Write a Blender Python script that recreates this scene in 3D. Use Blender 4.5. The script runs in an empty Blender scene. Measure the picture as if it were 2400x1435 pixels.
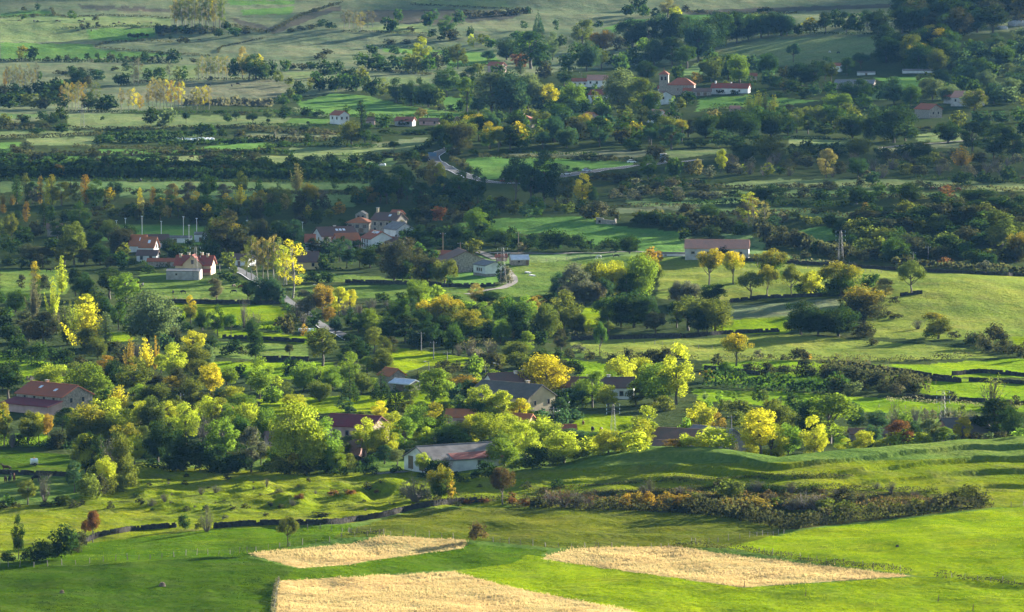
import bpy, math, random
import numpy as np

# ------------------------------------------------------------------ camera, sky, sun, exposure
R = math.radians
sc = bpy.context.scene
COL = sc.collection
CAM_Z = 169.0                 # height of the viewpoint above the valley floor
PITCH = 0.0852                # radians below the horizon
FPX = 13333.0                 # focal length in photograph pixels (2400 wide) = 200 mm
cam_data = bpy.data.cameras.new('camera')
cam = bpy.data.objects.new('camera', cam_data)
COL.objects.link(cam)
cam.location = (0, 0, CAM_Z)
cam.rotation_euler = (math.pi / 2 - PITCH, 0, 0)
cam_data.lens = 200.0
cam_data.sensor_width = 36.0
cam_data.clip_start = 1.0
cam_data.clip_end = 30000.0
sc.camera = cam

SUN_AZ = R(47)                # measured from +x (right) towards +y (away): sun stands right and behind the valley
SUN_EL = R(12.5)
sun_dir = np.array([math.cos(SUN_EL) * math.cos(SUN_AZ), math.cos(SUN_EL) * math.sin(SUN_AZ), math.sin(SUN_EL)])
world = bpy.data.worlds.new('World')
sc.world = world
world.use_nodes = True
wn = world.node_tree.nodes
wl = world.node_tree.links
sky = wn.new('ShaderNodeTexSky')
sky.sky_type = 'NISHITA'
sky.sun_disc = False
sky.sun_elevation = SUN_EL
sky.sun_rotation = math.pi / 2 - SUN_AZ
sky.altitude = 900
bg = wn['Background']
bg.inputs[1].default_value = 0.05
wl.new(sky.outputs[0], bg.inputs[0])
sun_data = bpy.data.lights.new('sun', 'SUN')
sun_data.energy = 5.0
sun_data.angle = R(0.53)
sun_data.color = (1.0, 0.94, 0.84)
sun = bpy.data.objects.new('sun', sun_data)
COL.objects.link(sun)
from mathutils import Vector
sun.rotation_euler = Vector(-sun_dir).to_track_quat('-Z', 'Y').to_euler()
sun.location = (800, 1500, 600)
sc.view_settings.view_transform = 'Standard'
sc.view_settings.look = 'None'
sc.view_settings.exposure = 2.62
sc.view_settings.gamma = 1.0
sc.cycles.use_denoising = True
sc.cycles.max_bounces = 6
sc.cycles.diffuse_bounces = 2
sc.cycles.transmission_bounces = 4
sc.cycles.transparent_max_bounces = 8
sc.cycles.volume_bounces = 1

rng = np.random.default_rng(7)
random.seed(7)

# ------------------------------------------------------------------ materials
def new_mat(name):
    m = bpy.data.materials.new(name)
    m.use_nodes = True
    nt = m.node_tree
    b = nt.nodes['Principled BSDF']
    b.inputs['Roughness'].default_value = 0.9
    b.inputs['Specular IOR Level'].default_value = 0.15
    return m, nt, b

def mixc(nt, fac, a, b, blend='MIX'):
    n = nt.nodes.new('ShaderNodeMix')
    n.data_type = 'RGBA'
    n.blend_type = blend
    n.clamp_result = False
    for sock, v in ((n.inputs[0], fac), (n.inputs[6], a), (n.inputs[7], b)):
        if isinstance(v, (int, float)):
            sock.default_value = v
        elif isinstance(v, tuple):
            sock.default_value = (*v, 1) if len(v) == 3 else v
        else:
            nt.links.new(v, sock)
    return n.outputs[2]

def noise(nt, vec, scale, detail=4.0, rough=0.55):
    n = nt.nodes.new('ShaderNodeTexNoise')
    n.inputs['Scale'].default_value = scale
    n.inputs['Detail'].default_value = detail
    n.inputs['Roughness'].default_value = rough
    if vec is not None:
        nt.links.new(vec, n.inputs['Vector'])
    return n.outputs['Fac']

def maprange(nt, v, a, b, c, d):
    n = nt.nodes.new('ShaderNodeMapRange')
    nt.links.new(v, n.inputs[0])
    for i, x in enumerate((a, b, c, d)):
        n.inputs[i + 1].default_value = x
    return n.outputs[0]

def math_node(nt, op, a, b=None):
    n = nt.nodes.new('ShaderNodeMath')
    n.operation = op
    for s, v in ((n.inputs[0], a), (n.inputs[1], b)):
        if v is None:
            continue
        if isinstance(v, (int, float)):
            s.default_value = v
        else:
            nt.links.new(v, s)
    return n.outputs[0]

_simple = {}
def plain(name, col, rough=0.85, var=0.25, scale=0.8, spec=0.2, metal=0.0, bump=0.0):
    """weathered flat paint / stone: base colour broken up by two octaves of noise"""
    if name in _simple:
        return _simple[name]
    m, nt, b = new_mat(name)
    tc = nt.nodes.new('ShaderNodeTexCoord').outputs['Object']
    f1 = noise(nt, tc, scale, 5)
    dark = tuple(c * (1 - var) for c in col)
    light = tuple(min(1, c * (1 + var)) for c in col)
    c1 = mixc(nt, maprange(nt, f1, 0.3, 0.7, 0, 1), dark, light)
    nt.links.new(c1, b.inputs['Base Color'])
    b.inputs['Roughness'].default_value = rough
    b.inputs['Specular IOR Level'].default_value = spec
    b.inputs['Metallic'].default_value = metal
    if bump:
        bn = nt.nodes.new('ShaderNodeBump')
        bn.inputs['Strength'].default_value = 0.6
        bn.inputs['Distance'].default_value = bump
        nt.links.new(noise(nt, tc, scale * 4, 3), bn.inputs['Height'])
        nt.links.new(bn.outputs[0], b.inputs['Normal'])
    _simple[name] = m
    return m

def tile_mat(name, col, dirt):
    """clay roof tiles: rows along the slope, stained in patches"""
    if name in _simple:
        return _simple[name]
    m, nt, b = new_mat(name)
    tc = nt.nodes.new('ShaderNodeTexCoord').outputs['Object']
    f1 = noise(nt, tc, 0.45, 6, 0.65)
    f2 = noise(nt, tc, 3.5, 3)
    c = mixc(nt, maprange(nt, f1, 0.38, 0.68, 0, 1), col, dirt)
    c = mixc(nt, maprange(nt, f2, 0.3, 0.7, 0.0, 0.5), c, tuple(x * 0.55 for x in col))
    nt.links.new(c, b.inputs['Base Color'])
    bn = nt.nodes.new('ShaderNodeBump')
    bn.inputs['Strength'].default_value = 0.7
    bn.inputs['Distance'].default_value = 0.12
    nt.links.new(noise(nt, tc, 5.0, 2), bn.inputs['Height'])
    nt.links.new(bn.outputs[0], b.inputs['Normal'])
    _simple[name] = m
    return m

def leaf_material(name, transl=0.42, tint=None):
    m = bpy.data.materials.new(name)
    m.use_nodes = True
    nt = m.node_tree
    nt.nodes.remove(nt.nodes['Principled BSDF'])
    out = nt.nodes['Material Output']
    oi = nt.nodes.new('ShaderNodeObjectInfo')
    at = nt.nodes.new('ShaderNodeAttribute')
    at.attribute_name = 'leaf'
    sep = nt.nodes.new('ShaderNodeSeparateColor')
    nt.links.new(at.outputs['Color'], sep.inputs[0])
    lightness, height, hue = sep.outputs[0], sep.outputs[1], sep.outputs[2]
    base, alpha = oi.outputs['Color'], oi.outputs['Alpha']
    if tint:
        ti = nt.nodes.new('ShaderNodeAttribute')
        ti.attribute_name = tint
        base, alpha = ti.outputs['Color'], ti.outputs['Alpha']
    # leaf to leaf variation of lightness and hue
    b1 = mixc(nt, maprange(nt, lightness, 0, 1, 0, 1), mixc(nt, 1.0, base, (0.55, 0.6, 0.55), 'MULTIPLY'), mixc(nt, 1.0, base, (1.5, 1.4, 1.3), 'MULTIPLY'))
    b2 = mixc(nt, maprange(nt, hue, 0.72, 1.0, 0, 0.15), b1, (0.20, 0.18, 0.04))
    b2 = mixc(nt, maprange(nt, hue, 0.05, 0.38, 0.25, 0), b2, (0.045, 0.085, 0.02))
    # autumn colour where the crown turns first (object alpha says how much)
    turn = math_node(nt, 'MULTIPLY', maprange(nt, math_node(nt, 'ADD', height, math_node(nt, 'MULTIPLY', hue, 0.5)), 0.75, 1.15, 0, 1), alpha)
    b3 = mixc(nt, turn, b2, (0.42, 0.31, 0.02))
    d = nt.nodes.new('ShaderNodeBsdfDiffuse')
    t = nt.nodes.new('ShaderNodeBsdfTranslucent')
    nt.links.new(b3, d.inputs[0])
    nt.links.new(mixc(nt, 1.0, b3, (1.3, 1.35, 0.7), 'MULTIPLY'), t.inputs[0])
    mx = nt.nodes.new('ShaderNodeMixShader')
    mx.inputs[0].default_value = transl
    nt.links.new(d.outputs[0], mx.inputs[1])
    nt.links.new(t.outputs[0], mx.inputs[2])
    nt.links.new(mx.outputs[0], out.inputs[0])
    return m

LEAF = leaf_material('foliage')
LEAF_FAR = leaf_material('distant_foliage', tint='tint')
BARK = plain('bark', (0.11, 0.085, 0.06), var=0.4, scale=3)
PALE_BARK = plain('pale_bark', (0.26, 0.23, 0.18), var=0.35, scale=3)

# ------------------------------------------------------------------ mesh helpers
def mesh_from(name, verts, faces, mat=None, smooth=False):
    me = bpy.data.meshes.new(name)
    me.from_pydata([tuple(v) for v in verts], [], faces)
    if mat:
        me.materials.append(mat)
    if smooth:
        me.polygons.foreach_set('use_smooth', [True] * len(me.polygons))
    me.update()
    return me

def obj(name, me, parent=None, loc=None, rz=0.0):
    o = bpy.data.objects.new(name, me)
    COL.objects.link(o)
    if parent is not None:
        o.parent = parent
    if loc is not None:
        o.location = loc
    if rz:
        o.rotation_euler = (0, 0, rz)
    return o

def tag(o, label=None, cat=None, group=None, kind=None):
    if label: o['label'] = label
    if cat: o['category'] = cat
    if group: o['group'] = group
    if kind: o['kind'] = kind
    return o

class MB:
    """collects boxes, tubes, polygons into one mesh"""
    def __init__(self):
        self.v, self.f, self.mi, self.mats = [], [], [], []
    def _m(self, mat):
        if mat not in self.mats:
            self.mats.append(mat)
        return self.mats.index(mat)
    def poly(self, pts, mat=None):
        n = len(self.v)
        self.v += [tuple(p) for p in pts]
        self.f.append(tuple(range(n, n + len(pts))))
        self.mi.append(self._m(mat))
    def prism(self, base, top, mat=None):
        n = len(base); k = len(self.v)
        self.v += [tuple(p) for p in base] + [tuple(p) for p in top]
        i = self._m(mat)
        self.f.append(tuple(range(k + n - 1, k - 1, -1))); self.f.append(tuple(range(k + n, k + 2 * n)))
        self.mi += [i, i]
        for a in range(n):
            b = (a + 1) % n
            self.f.append((k + a, k + b, k + n + b, k + n + a)); self.mi.append(i)
    def box(self, x0, x1, y0, y1, z0, z1, mat=None):
        b = [(x0, y0, z0), (x1, y0, z0), (x1, y1, z0), (x0, y1, z0)]
        self.prism(b, [(x, y, z1) for x, y, _ in b], mat)
    def tube(self, p, q, r0, r1, n=6, mat=None):
        p = np.array(p, float); q = np.array(q, float)
        d = q - p; L = np.linalg.norm(d)
        if L < 1e-6: return
        d /= L
        a = np.cross(d, (0, 0, 1.0)) if abs(d[2]) < 0.95 else np.cross(d, (1.0, 0, 0))
        a /= np.linalg.norm(a); b = np.cross(d, a)
        ring = lambda c, r: [tuple(c + r * (math.cos(t) * a + math.sin(t) * b)) for t in np.arange(n) * 2 * math.pi / n]
        self.prism(ring(p, r0), ring(q, r1), mat)
    def build(self, name, mat=None, parent=None, loc=None, rz=0.0):
        me = bpy.data.meshes.new(name)
        me.from_pydata(self.v, [], self.f)
        mats = [m if m else mat for m in self.mats]
        for m in mats:
            me.materials.append(m)
        if len(mats) > 1:
            me.polygons.foreach_set('material_index', self.mi)
        me.update()
        return obj(name, me, parent, loc, rz)

# ------------------------------------------------------------------ the lie of the land
_dirs = {}
def waves(x, y, lam, seed, n=9):
    """smooth pseudo-random relief of about +-1, wavelength lam metres"""
    if (lam, seed) not in _dirs:
        r = np.random.default_rng(seed * 101 + int(lam * 7))
        _dirs[(lam, seed)] = [(math.cos(a), math.sin(a), 2 * math.pi / (lam * s), p) for a, s, p in zip(r.uniform(0, 2 * math.pi, n), r.uniform(0.6, 1.7, n), r.uniform(0, 6.28, n))]
    out = 0
    for c, s, k, p in _dirs[(lam, seed)]:
        out = out + np.sin((c * x + s * y) * k + p)
    return out / (n ** 0.5 * 1.0)

def flat(px, py):
    """photograph pixel -> point on the level valley floor"""
    a = (np.asarray(px, float) - 1200) / FPX
    b = (717.5 - np.asarray(py, float)) / FPX
    dy = math.cos(PITCH) + b * math.sin(PITCH)
    dz = -math.sin(PITCH) + b * math.cos(PITCH)
    t = -CAM_Z / np.minimum(dz, -0.012)
    return a * t, dy * t

def sstep(t):
    t = np.clip(t, 0, 1)
    return t * t * (3 - 2 * t)

# knolls: pixel of the centre, height, radius across, radius in depth
KNOLLS = [(1390, 560, 6.0, 62, 70), (2180, 705, 7.5, 75, 75), (2420, 545, 16.0, 90, 110), (2100, 560, 5, 60, 60),
          (2420, 1300, 3.5, 60, 60), (1000, 545, 3.0, 60, 60), (1000, 1265, 1.6, 45, 30), (300, 1330, 1.5, 50, 40),
          (820, 1290, 1.6, 26, 16), (1650, 620, 2.5, 60, 50), (2300, 150, 10, 140, 160), (1850, 120, 6, 120, 160), (2350, 230, 9, 120, 120)]
_kn = [(*flat(a, b), h, sx, sy) for a, b, h, sx, sy in KNOLLS]
_footx = (np.array([1000, 1180, 1300, 1500, 1700, 1850, 2000, 2180, 2330, 2500, 2900]) - 1200) / FPX * 1400
_footd = flat(0 * np.arange(11), np.array([1172, 1188, 1194, 1198, 1215, 1240, 1226, 1206, 1190, 1184, 1180]))[1]

def stairs(t, n, sharp):
    k = t * n
    i = np.floor(k); f = k - i
    return (i + sstep((f - (1 - sharp)) / sharp)) / n

def ground(x, y):
    x = np.asarray(x, float); y = np.asarray(y, float)
    # the near hillside the viewpoint stands on, and the far slope
    z = 166.0 * np.clip(1 - y / 1130.0, 0, None) ** 2
    u = (y - 3830) / 130.0
    z = z + 0.051 * 130.0 * np.where(u > 20, u, np.log1p(np.exp(np.clip(u, -30, 20))))
    # gentle undulation everywhere
    z = z + 0.35 * waves(x, y, 90, 1) + 0.24 * waves(x, y, 26, 2) + 0.045 * waves(x, y, 8, 4)
    z = z + 2.5 * waves(x, y, 420, 3) * sstep((y - 1900) / 500) 
    z = z + 3.0 * waves(x, y, 260, 9) * sstep((y - 3700) / 400)
    for cx, cy, h, sx, sy in _kn:
        z = z + h * np.exp(-((x - cx) / sx) ** 2 - ((y - cy) / sy) ** 2)
    # terraced hill on the right of the foreground
    fy = np.interp(x, _footx, _footd)
    hr = 7.6 * sstep((x + 22) / 75.0)
    t = (y + 1.6 * waves(x, y, 70, 5) + 0.55 * waves(x, y, 12, 15) + 0.15 * waves(x, y, 5, 19) - fy) / 72.0
    tw = np.clip(0.9 + 0.3 * waves(x, y, 130, 16), 0.5, 1)
    t5 = np.clip(t, 0, 0.9999)
    rise = t5 + tw * 0.8 * (stairs(t5 ** 1.35, 4, 0.10) - t5 ** 1.35)
    back = 1 - sstep((y - fy - 82) / 55.0)
    z = z + hr * np.where(t < 1, rise, 1.0) * np.where(t > 0, 1, 0) * back
    # bumpy old diggings on the left of the foreground
    m = np.exp(-((x + 52) / 62.0) ** 2 - ((y - 1420) / 42.0) ** 2)
    n1 = waves(x, y, 17, 6)
    z = z + m * (0.6 * n1 + 1.5 * np.maximum(waves(x * 0.8, y * 0.6, 17, 7) - 0.6, 0) - 2.0 * np.maximum(waves(x * 0.7, y * 0.7, 11, 8) - 0.9, 0) + 0.22 * waves(x, y, 6, 18))
    # ripples of the olive field below the terraces
    m2 = np.exp(-((x - 20) / 62.0) ** 2 - ((y - 1352) / 26.0) ** 2)
    z = z + m2 * 0.8 * waves(x * 0.5, y * 1.1, 24, 11)
    return z

def pixel_to_land(px, py, floor=False):
    """photograph pixels -> first point of the land on that line of sight (arrays)"""
    px = np.atleast_1d(np.asarray(px, float)); py = np.atleast_1d(np.asarray(py, float))
    if floor:
        x, y = flat(px, py)
        return np.stack([x, y, ground(x, y)], 1)
    out = np.zeros((len(px), 3))
    ts = np.concatenate([np.arange(1150, 1800, 2.2), np.arange(1800, 3000, 6.0), np.arange(3000, 6600, 14.0)])
    for i in range(0, len(px), 300):
        a = (px[i:i + 300] - 1200) / FPX; b = (717.5 - py[i:i + 300]) / FPX
        dy = math.cos(PITCH) + b * math.sin(PITCH); dz = -math.sin(PITCH) + b * math.cos(PITCH)
        sx, sz = a / dy, dz / dy
        X = sx[:, None] * ts[None]; Z = CAM_Z + sz[:, None] * ts[None]
        below = Z < ground(X, np.broadcast_to(ts[None], X.shape))
        k = np.where(below.any(1), below.argmax(1), len(ts) - 1)
        lo = ts[np.maximum(k - 1, 0)]; hi = ts[k]
        for _ in range(14):
            mid = (lo + hi) / 2
            bl = CAM_Z + sz * mid < ground(sx * mid, mid)
            hi = np.where(bl, mid, hi); lo = np.where(bl, lo, mid)
        out[i:i + 300, 0] = sx * hi; out[i:i + 300, 1] = hi
        out[i:i + 300, 2] = ground(sx * hi, hi)
    return out

def P(px, py, floor=False):
    return pixel_to_land([px], [py], floor)[0]

def densify(pts, step=14.0):
    o = []
    for (a, b), (c, d) in zip(pts[:-1], pts[1:]):
        n = max(1, int(math.hypot(c - a, d - b) / step))
        o += [(a + (c - a) * i / n, b + (d - b) * i / n) for i in range(n)]
    return o + [pts[-1]]

def path_on_land(pts, floor=False, step=10.0):
    d = np.array(densify(pts, step))
    return pixel_to_land(d[:, 0], d[:, 1], floor)

def inside(poly, x, y):
    r = np.zeros(x.shape, bool)
    n = len(poly)
    for i in range(n):
        x0, y0 = poly[i][:2]; x1, y1 = poly[(i + 1) % n][:2]
        if y0 == y1: continue
        c = ((y0 > y) != (y1 > y))
        r ^= c & (x < (x1 - x0) * (y - y0) / (y1 - y0) + x0)
    return r

# ------------------------------------------------------------------ the ground sheet and its fields
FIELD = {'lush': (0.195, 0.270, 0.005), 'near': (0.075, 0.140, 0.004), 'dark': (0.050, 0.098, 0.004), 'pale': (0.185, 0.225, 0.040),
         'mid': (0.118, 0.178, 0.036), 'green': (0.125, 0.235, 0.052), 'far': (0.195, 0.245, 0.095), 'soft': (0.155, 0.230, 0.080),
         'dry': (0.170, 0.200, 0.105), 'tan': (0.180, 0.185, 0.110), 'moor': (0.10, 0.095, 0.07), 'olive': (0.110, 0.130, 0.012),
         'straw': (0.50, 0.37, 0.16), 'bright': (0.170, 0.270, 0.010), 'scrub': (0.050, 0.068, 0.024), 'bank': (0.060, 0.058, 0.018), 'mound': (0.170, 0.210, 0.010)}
FIELDS = [
 # kind, outline in photograph pixels (far to near)
 ('dry', [(-100, -40), (2500, -40), (2500, 60), (-100, 300)]),
 ('moor', [(850, 25), (1080, 22), (1240, 30), (1200, 45), (1000, 60), (860, 50)]), ('moor', [(180, 12), (400, 20), (400, 28), (190, 22)]),
 ('moor', [(620, 70), (700, 40), (800, 10), (800, 22), (720, 50), (640, 82)]), ('moor', [(540, 42), (620, 60), (640, 75), (560, 60)]),
 ('moor', [(1600, 25), (2000, 12), (2300, 2), (2300, 8), (2000, 22), (1620, 36)]),
 ('green', [(0, 32), (117, 23), (124, 37), (0, 42)]), ('far', [(0, 44), (170, 38), (400, 42), (400, 63), (140, 68), (0, 66)]),
 ('far', [(0, 66), (140, 68), (365, 65), (365, 82), (300, 97), (0, 98)]), ('green', [(200, 68), (365, 66), (365, 84), (300, 96), (210, 92)]),
 ('green', [(0, 100), (215, 104), (225, 115), (400, 130), (300, 138), (0, 138)]),
 ('green', [(530, 0), (690, 2), (690, 10), (540, 12)]), ('green', [(560, 24), (690, 16), (680, 34), (570, 36)]), ('far', [(960, 3), (1180, 0), (1198, 18), (985, 13)]),
 ('far', [(857, 65), (994, 55), (1007, 77), (910, 79)]), ('green', [(1412, 67), (1472, 47), (1535, 43), (1435, 77)]),
 ('green', [(1600, 35), (1780, 33), (1780, 45), (1600, 48)]),
 ('green', [(895, 112), (1060, 118), (1140, 124), (1180, 150), (1090, 155), (1050, 163), (1040, 130), (900, 122)]),
 ('far', [(250, 157), (385, 150), (460, 154), (458, 184), (375, 187), (265, 167)]), ('green', [(100, 200), (157, 186), (150, 200), (110, 210)]),
 ('dry', [(0, 148), (200, 146), (130, 175), (0, 205)]), ('dry', [(230, 107), (450, 90), (800, 80), (960, 82), (900, 108), (800, 112), (620, 147), (460, 134), (280, 117)]),
 ('tan', [(270, 214), (400, 195), (645, 188), (682, 207), (635, 248), (430, 247), (275, 230)]), ('far', [(670, 170), (735, 168), (735, 182), (690, 183)]),
 ('green', [(697, 240), (790, 219), (860, 225), (960, 250), (1085, 266), (1085, 277), (800, 274), (720, 264)]), ('green', [(1030, 225), (1080, 230), (1080, 262), (1030, 255)]),
 ('dry', [(690, 250), (730, 262), (800, 275), (780, 278), (690, 262)]),
 ('far', [(890, 181), (1010, 182), (1005, 197), (910, 200)]), ('far', [(157, 266), (340, 268), (560, 272), (770, 280), (770, 290), (340, 300), (160, 303)]),
 ('soft', [(0, 266), (90, 266), (90, 275), (0, 280)]), ('green', [(680, 277), (775, 280), (775, 288), (670, 288)]),
 ('far', [(1660, 150), (1690, 120), (1760, 97), (1940, 85), (2058, 87), (2058, 124), (1960, 150), (1815, 154), (1660, 160)]),
 ('soft', [(1600, 165), (1680, 122), (1690, 130), (1640, 175), (1600, 180)]), ('green', [(2048, 182), (2215, 177), (2195, 200), (2100, 207)]),
 ('green', [(2230, 160), (2300, 152), (2300, 170), (2240, 172)]),
 ('green', [(1640, 230), (1754, 224), (1920, 237), (1835, 246), (1700, 252), (1630, 262)]), ('soft', [(2000, 210), (2100, 212), (2080, 235), (2020, 232)]),
 ('far', [(0, 308), (255, 306), (170, 318), (0, 323)]), ('far', [(55, 323), (230, 320), (222, 340), (70, 341)]),
 ('far', [(250, 318), (480, 312), (480, 330), (260, 335)]), ('dry', [(580, 312), (800, 318), (800, 325), (580, 325)]),
 ('green', [(465, 348), (520, 336), (625, 333), (625, 346), (605, 352)]), ('green', [(230, 349), (480, 355), (480, 362), (230, 360)]),
 ('green', [(0, 335), (50, 335), (28, 355), (50, 366), (400, 368), (400, 382), (0, 380)]), ('far', [(400, 366), (780, 366), (930, 372), (920, 390), (760, 386), (400, 384)]),
 ('far', [(680, 345), (860, 345), (930, 342), (1000, 325), (1005, 338), (930, 362), (680, 366)]), ('dry', [(870, 335), (1000, 322), (1000, 332), (880, 345)]),
 ('soft', [(800, 372), (935, 370), (925, 388), (800, 390)]),
 ('green', [(1080, 378), (1125, 368), (1275, 371), (1485, 381), (1480, 392), (1330, 402), (1245, 415), (1135, 420), (1100, 400)]),
 ('tan', [(1190, 360), (1500, 352), (1560, 357), (1500, 368), (1200, 367)]), ('far', [(1560, 352), (1700, 349), (1700, 357), (1600, 372), (1560, 375)]),
 ('far', [(1847, 326), (1990, 328), (1985, 341), (1850, 341)]), ('far', [(2150, 314), (2260, 312), (2260, 332), (2150, 332)]), ('dry', [(2060, 345), (2250, 335), (2250, 345), (2060, 355)]),
 ('far', [(1670, 434), (1790, 422), (2060, 419), (2200, 425), (2400, 430), (2400, 450), (2150, 440), (1770, 442)]),
 ('soft', [(1650, 450), (1980, 446), (2300, 455), (2300, 466), (1980, 459), (1660, 461)]), ('soft', [(1460, 470), (1600, 462), (1800, 462), (1780, 476), (1500, 484)]),
 ('dry', [(1420, 490), (1640, 478), (1640, 488), (1440, 502)]), ('soft', [(1630, 490), (1900, 488), (1900, 499), (1640, 502)]), ('soft', [(1850, 500), (2010, 497), (2000, 511), (1850, 513)]),
 ('green', [(1500, 500), (1620, 500), (1620, 508), (1490, 512)]),
 ('soft', [(0, 425), (280, 425), (700, 428), (870, 431), (870, 444), (560, 446), (0, 450)]), ('soft', [(280, 440), (600, 438), (600, 462), (280, 465)]), ('soft', [(560, 455), (840, 455), (830, 484), (640, 480)]),
 ('green', [(235, 528), (480, 530), (480, 574), (235, 564)]), ('soft', [(940, 440), (1010, 440), (1010, 455), (940, 452)]),
 ('green', [(1067, 527), (1150, 512), (1368, 509), (1420, 525), (1600, 546), (1614, 600), (1505, 590), (1470, 563), (1390, 578), (1330, 552), (1150, 545)]), ('green', [(965, 549), (1027, 536), (1030, 552)]),
 ('soft', [(1694, 546), (1774, 556), (1805, 577), (1784, 582), (1694, 562)]), ('soft', [(1600, 560), (1620, 556), (1620, 600), (1600, 600)]), ('soft', [(1754, 577), (1834, 597), (1960, 614), (1884, 618), (1754, 592)]),
 ('green', [(1867, 543), (1934, 530), (1971, 543), (1971, 562), (1901, 572)]), ('soft', [(2200, 510), (2300, 505), (2300, 520), (2210, 525)]),
 ('soft', [(1000, 600), (1170, 598), (1500, 590), (1600, 603), (1600, 615), (1300, 612), (1170, 625), (1000, 640)]),
 ('green', [(1030, 630), (1175, 632), (1175, 655), (1150, 670), (1040, 668)]),
 ('mid', [(1165, 620), (1320, 612), (1500, 600), (1600, 606), (1600, 660), (1460, 650), (1290, 675), (1280, 712), (1190, 705), (1150, 680), (1200, 650)]),
 ('mid', [(700, 640), (880, 648), (1000, 660), (800, 662), (700, 660)]),
 ('mid', [(0, 633), (130, 633), (165, 640), (160, 690), (0, 690)]), ('mid', [(328, 635), (500, 655), (640, 660), (660, 708), (380, 708), (328, 675)]),
 ('mid', [(680, 670), (960, 668), (1100, 677), (1200, 682), (1290, 692), (1270, 715), (1050, 708), (880, 700), (690, 700)]),
 ('pale', [(1550, 606), (1780, 612), (2110, 634), (2400, 646), (2500, 650), (2500, 800), (2280, 800), (2050, 790), (2020, 740), (1960, 698), (1720, 705), (1540, 700)]),
 ('dry', [(1704, 718), (1965, 700), (1970, 725), (1900, 740), (1810, 750), (1705, 752)]), ('lush', [(1690, 752), (1900, 738), (1845, 780), (1715, 785), (1660, 785)]),
 ('pale', [(1335, 800), (1500, 792), (1600, 796), (1830, 783), (2050, 800), (2280, 818), (2330, 838), (2100, 846), (1900, 844), (1760, 854), (1540, 836), (1420, 840), (1340, 820)]),
 ('lush', [(2370, 790), (2500, 785), (2500, 815), (2380, 815)]),
 ('lush', [(378, 712), (655, 717), (672, 740), (650, 775), (410, 745)]), ('lush', [(500, 772), (730, 788), (725, 806), (515, 792)]), ('mid', [(505, 800), (722, 806), (722, 842), (600, 844), (500, 834)]),
 ('bright', [(490, 848), (780, 850), (780, 890), (640, 888), (490, 868)]), ('bright', [(-100, 800), (80, 845), (170, 860), (165, 885), (60, 895), (-100, 880)]), ('lush', [(250, 780), (320, 778), (310, 800), (250, 802)]),
 ('lush', [(910, 812), (1095, 838), (1085, 860), (1000, 858), (940, 878), (910, 850)]), ('bright', [(1320, 838), (1422, 855), (1415, 885), (1360, 885)]), ('mid', [(1270, 826), (1380, 832), (1380, 838), (1280, 838)]),
 ('lush', [(1365, 722), (1405, 722), (1415, 768), (1365, 768)]), ('bright', [(1190, 868), (1300, 868), (1300, 882), (1190, 882)]),
 ('bright', [(1645, 852), (1870, 845), (1940, 852), (2150, 855), (2400, 840), (2500, 838), (2500, 886), (2210, 884), (2080, 870), (1960, 858), (1940, 905), (1800, 903), (1650, 895)]),
 ('bright', [(2060, 878), (2215, 888), (2500, 892), (2500, 945), (2250, 937), (2140, 918)]), ('bright', [(1620, 912), (1870, 920), (1990, 930), (2180, 937), (2500, 946), (2500, 966), (2100, 968), (1950, 964), (1640, 940)]),
 ('mid', [(2080, 965), (2300, 965), (2280, 1000), (2080, 990)]),
 ('lush', [(600, 935), (880, 925), (1060, 905), (1090, 945), (900, 965), (640, 972)]), ('lush', [(1340, 970), (1480, 975), (1480, 1015), (1340, 1010)]), ('lush', [(1690, 1015), (1760, 1015), (1740, 1040), (1690, 1035)]),
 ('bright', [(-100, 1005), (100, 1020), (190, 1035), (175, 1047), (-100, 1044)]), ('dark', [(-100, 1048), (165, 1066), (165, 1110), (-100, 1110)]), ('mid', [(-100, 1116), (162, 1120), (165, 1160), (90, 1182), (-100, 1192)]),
 ('bright', [(610, 1055), (700, 1062), (690, 1080), (610, 1075)]),
 ('mound', [(-100, 1190), (170, 1180), (320, 1082), (420, 1096), (700, 1106), (1160, 1110), (1300, 1100), (1500, 1090), (2500, 1070), (2500, 1190), (2330, 1190), (1850, 1238), (1500, 1196), (1180, 1186), (1000, 1190), (820, 1226), (640, 1236), (500, 1240), (220, 1272), (-100, 1325)]),
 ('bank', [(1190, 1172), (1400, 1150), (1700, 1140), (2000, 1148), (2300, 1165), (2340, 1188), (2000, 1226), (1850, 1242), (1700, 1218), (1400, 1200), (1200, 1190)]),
 ('near', [(-100, 1330), (0, 1322), (220, 1272), (500, 1240), (700, 1236), (820, 1228), (860, 1250), (600, 1300), (580, 1305), (180, 1325)]),
 ('olive', [(780, 1262), (820, 1240), (1000, 1192), (1250, 1188), (1500, 1198), (1700, 1210), (1850, 1242), (1720, 1284), (1300, 1284), (1100, 1266), (900, 1256)]),
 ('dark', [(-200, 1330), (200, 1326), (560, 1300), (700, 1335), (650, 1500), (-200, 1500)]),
 ('lush', [(1700, 1284), (1862, 1245), (2330, 1193), (2500, 1182), (2500, 1385), (2170, 1352), (1900, 1316)]),
 ('near', [(690, 1335), (830, 1322), (1100, 1275), (1280, 1290), (1270, 1312), (1280, 1345), (1060, 1335), (660, 1362)]),
 ('lush', [(1240, 1300), (1740, 1378), (2150, 1352), (2500, 1380), (2500, 1500), (1400, 1500), (1480, 1436), (1200, 1378), (1060, 1338), (1200, 1322)]),
 ('straw', [(580, 1297), (820, 1275), (900, 1256), (1100, 1266), (1080, 1286), (920, 1307), (800, 1324), (700, 1332)]),
 ('straw', [(1268, 1310), (1340, 1285), (1580, 1280), (1740, 1305), (2130, 1350), (1900, 1366), (1740, 1377)]),
 ('straw', [(652, 1362), (1060, 1340), (1200, 1377), (1490, 1434), (1560, 1470), (640, 1480)]),
]
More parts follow.
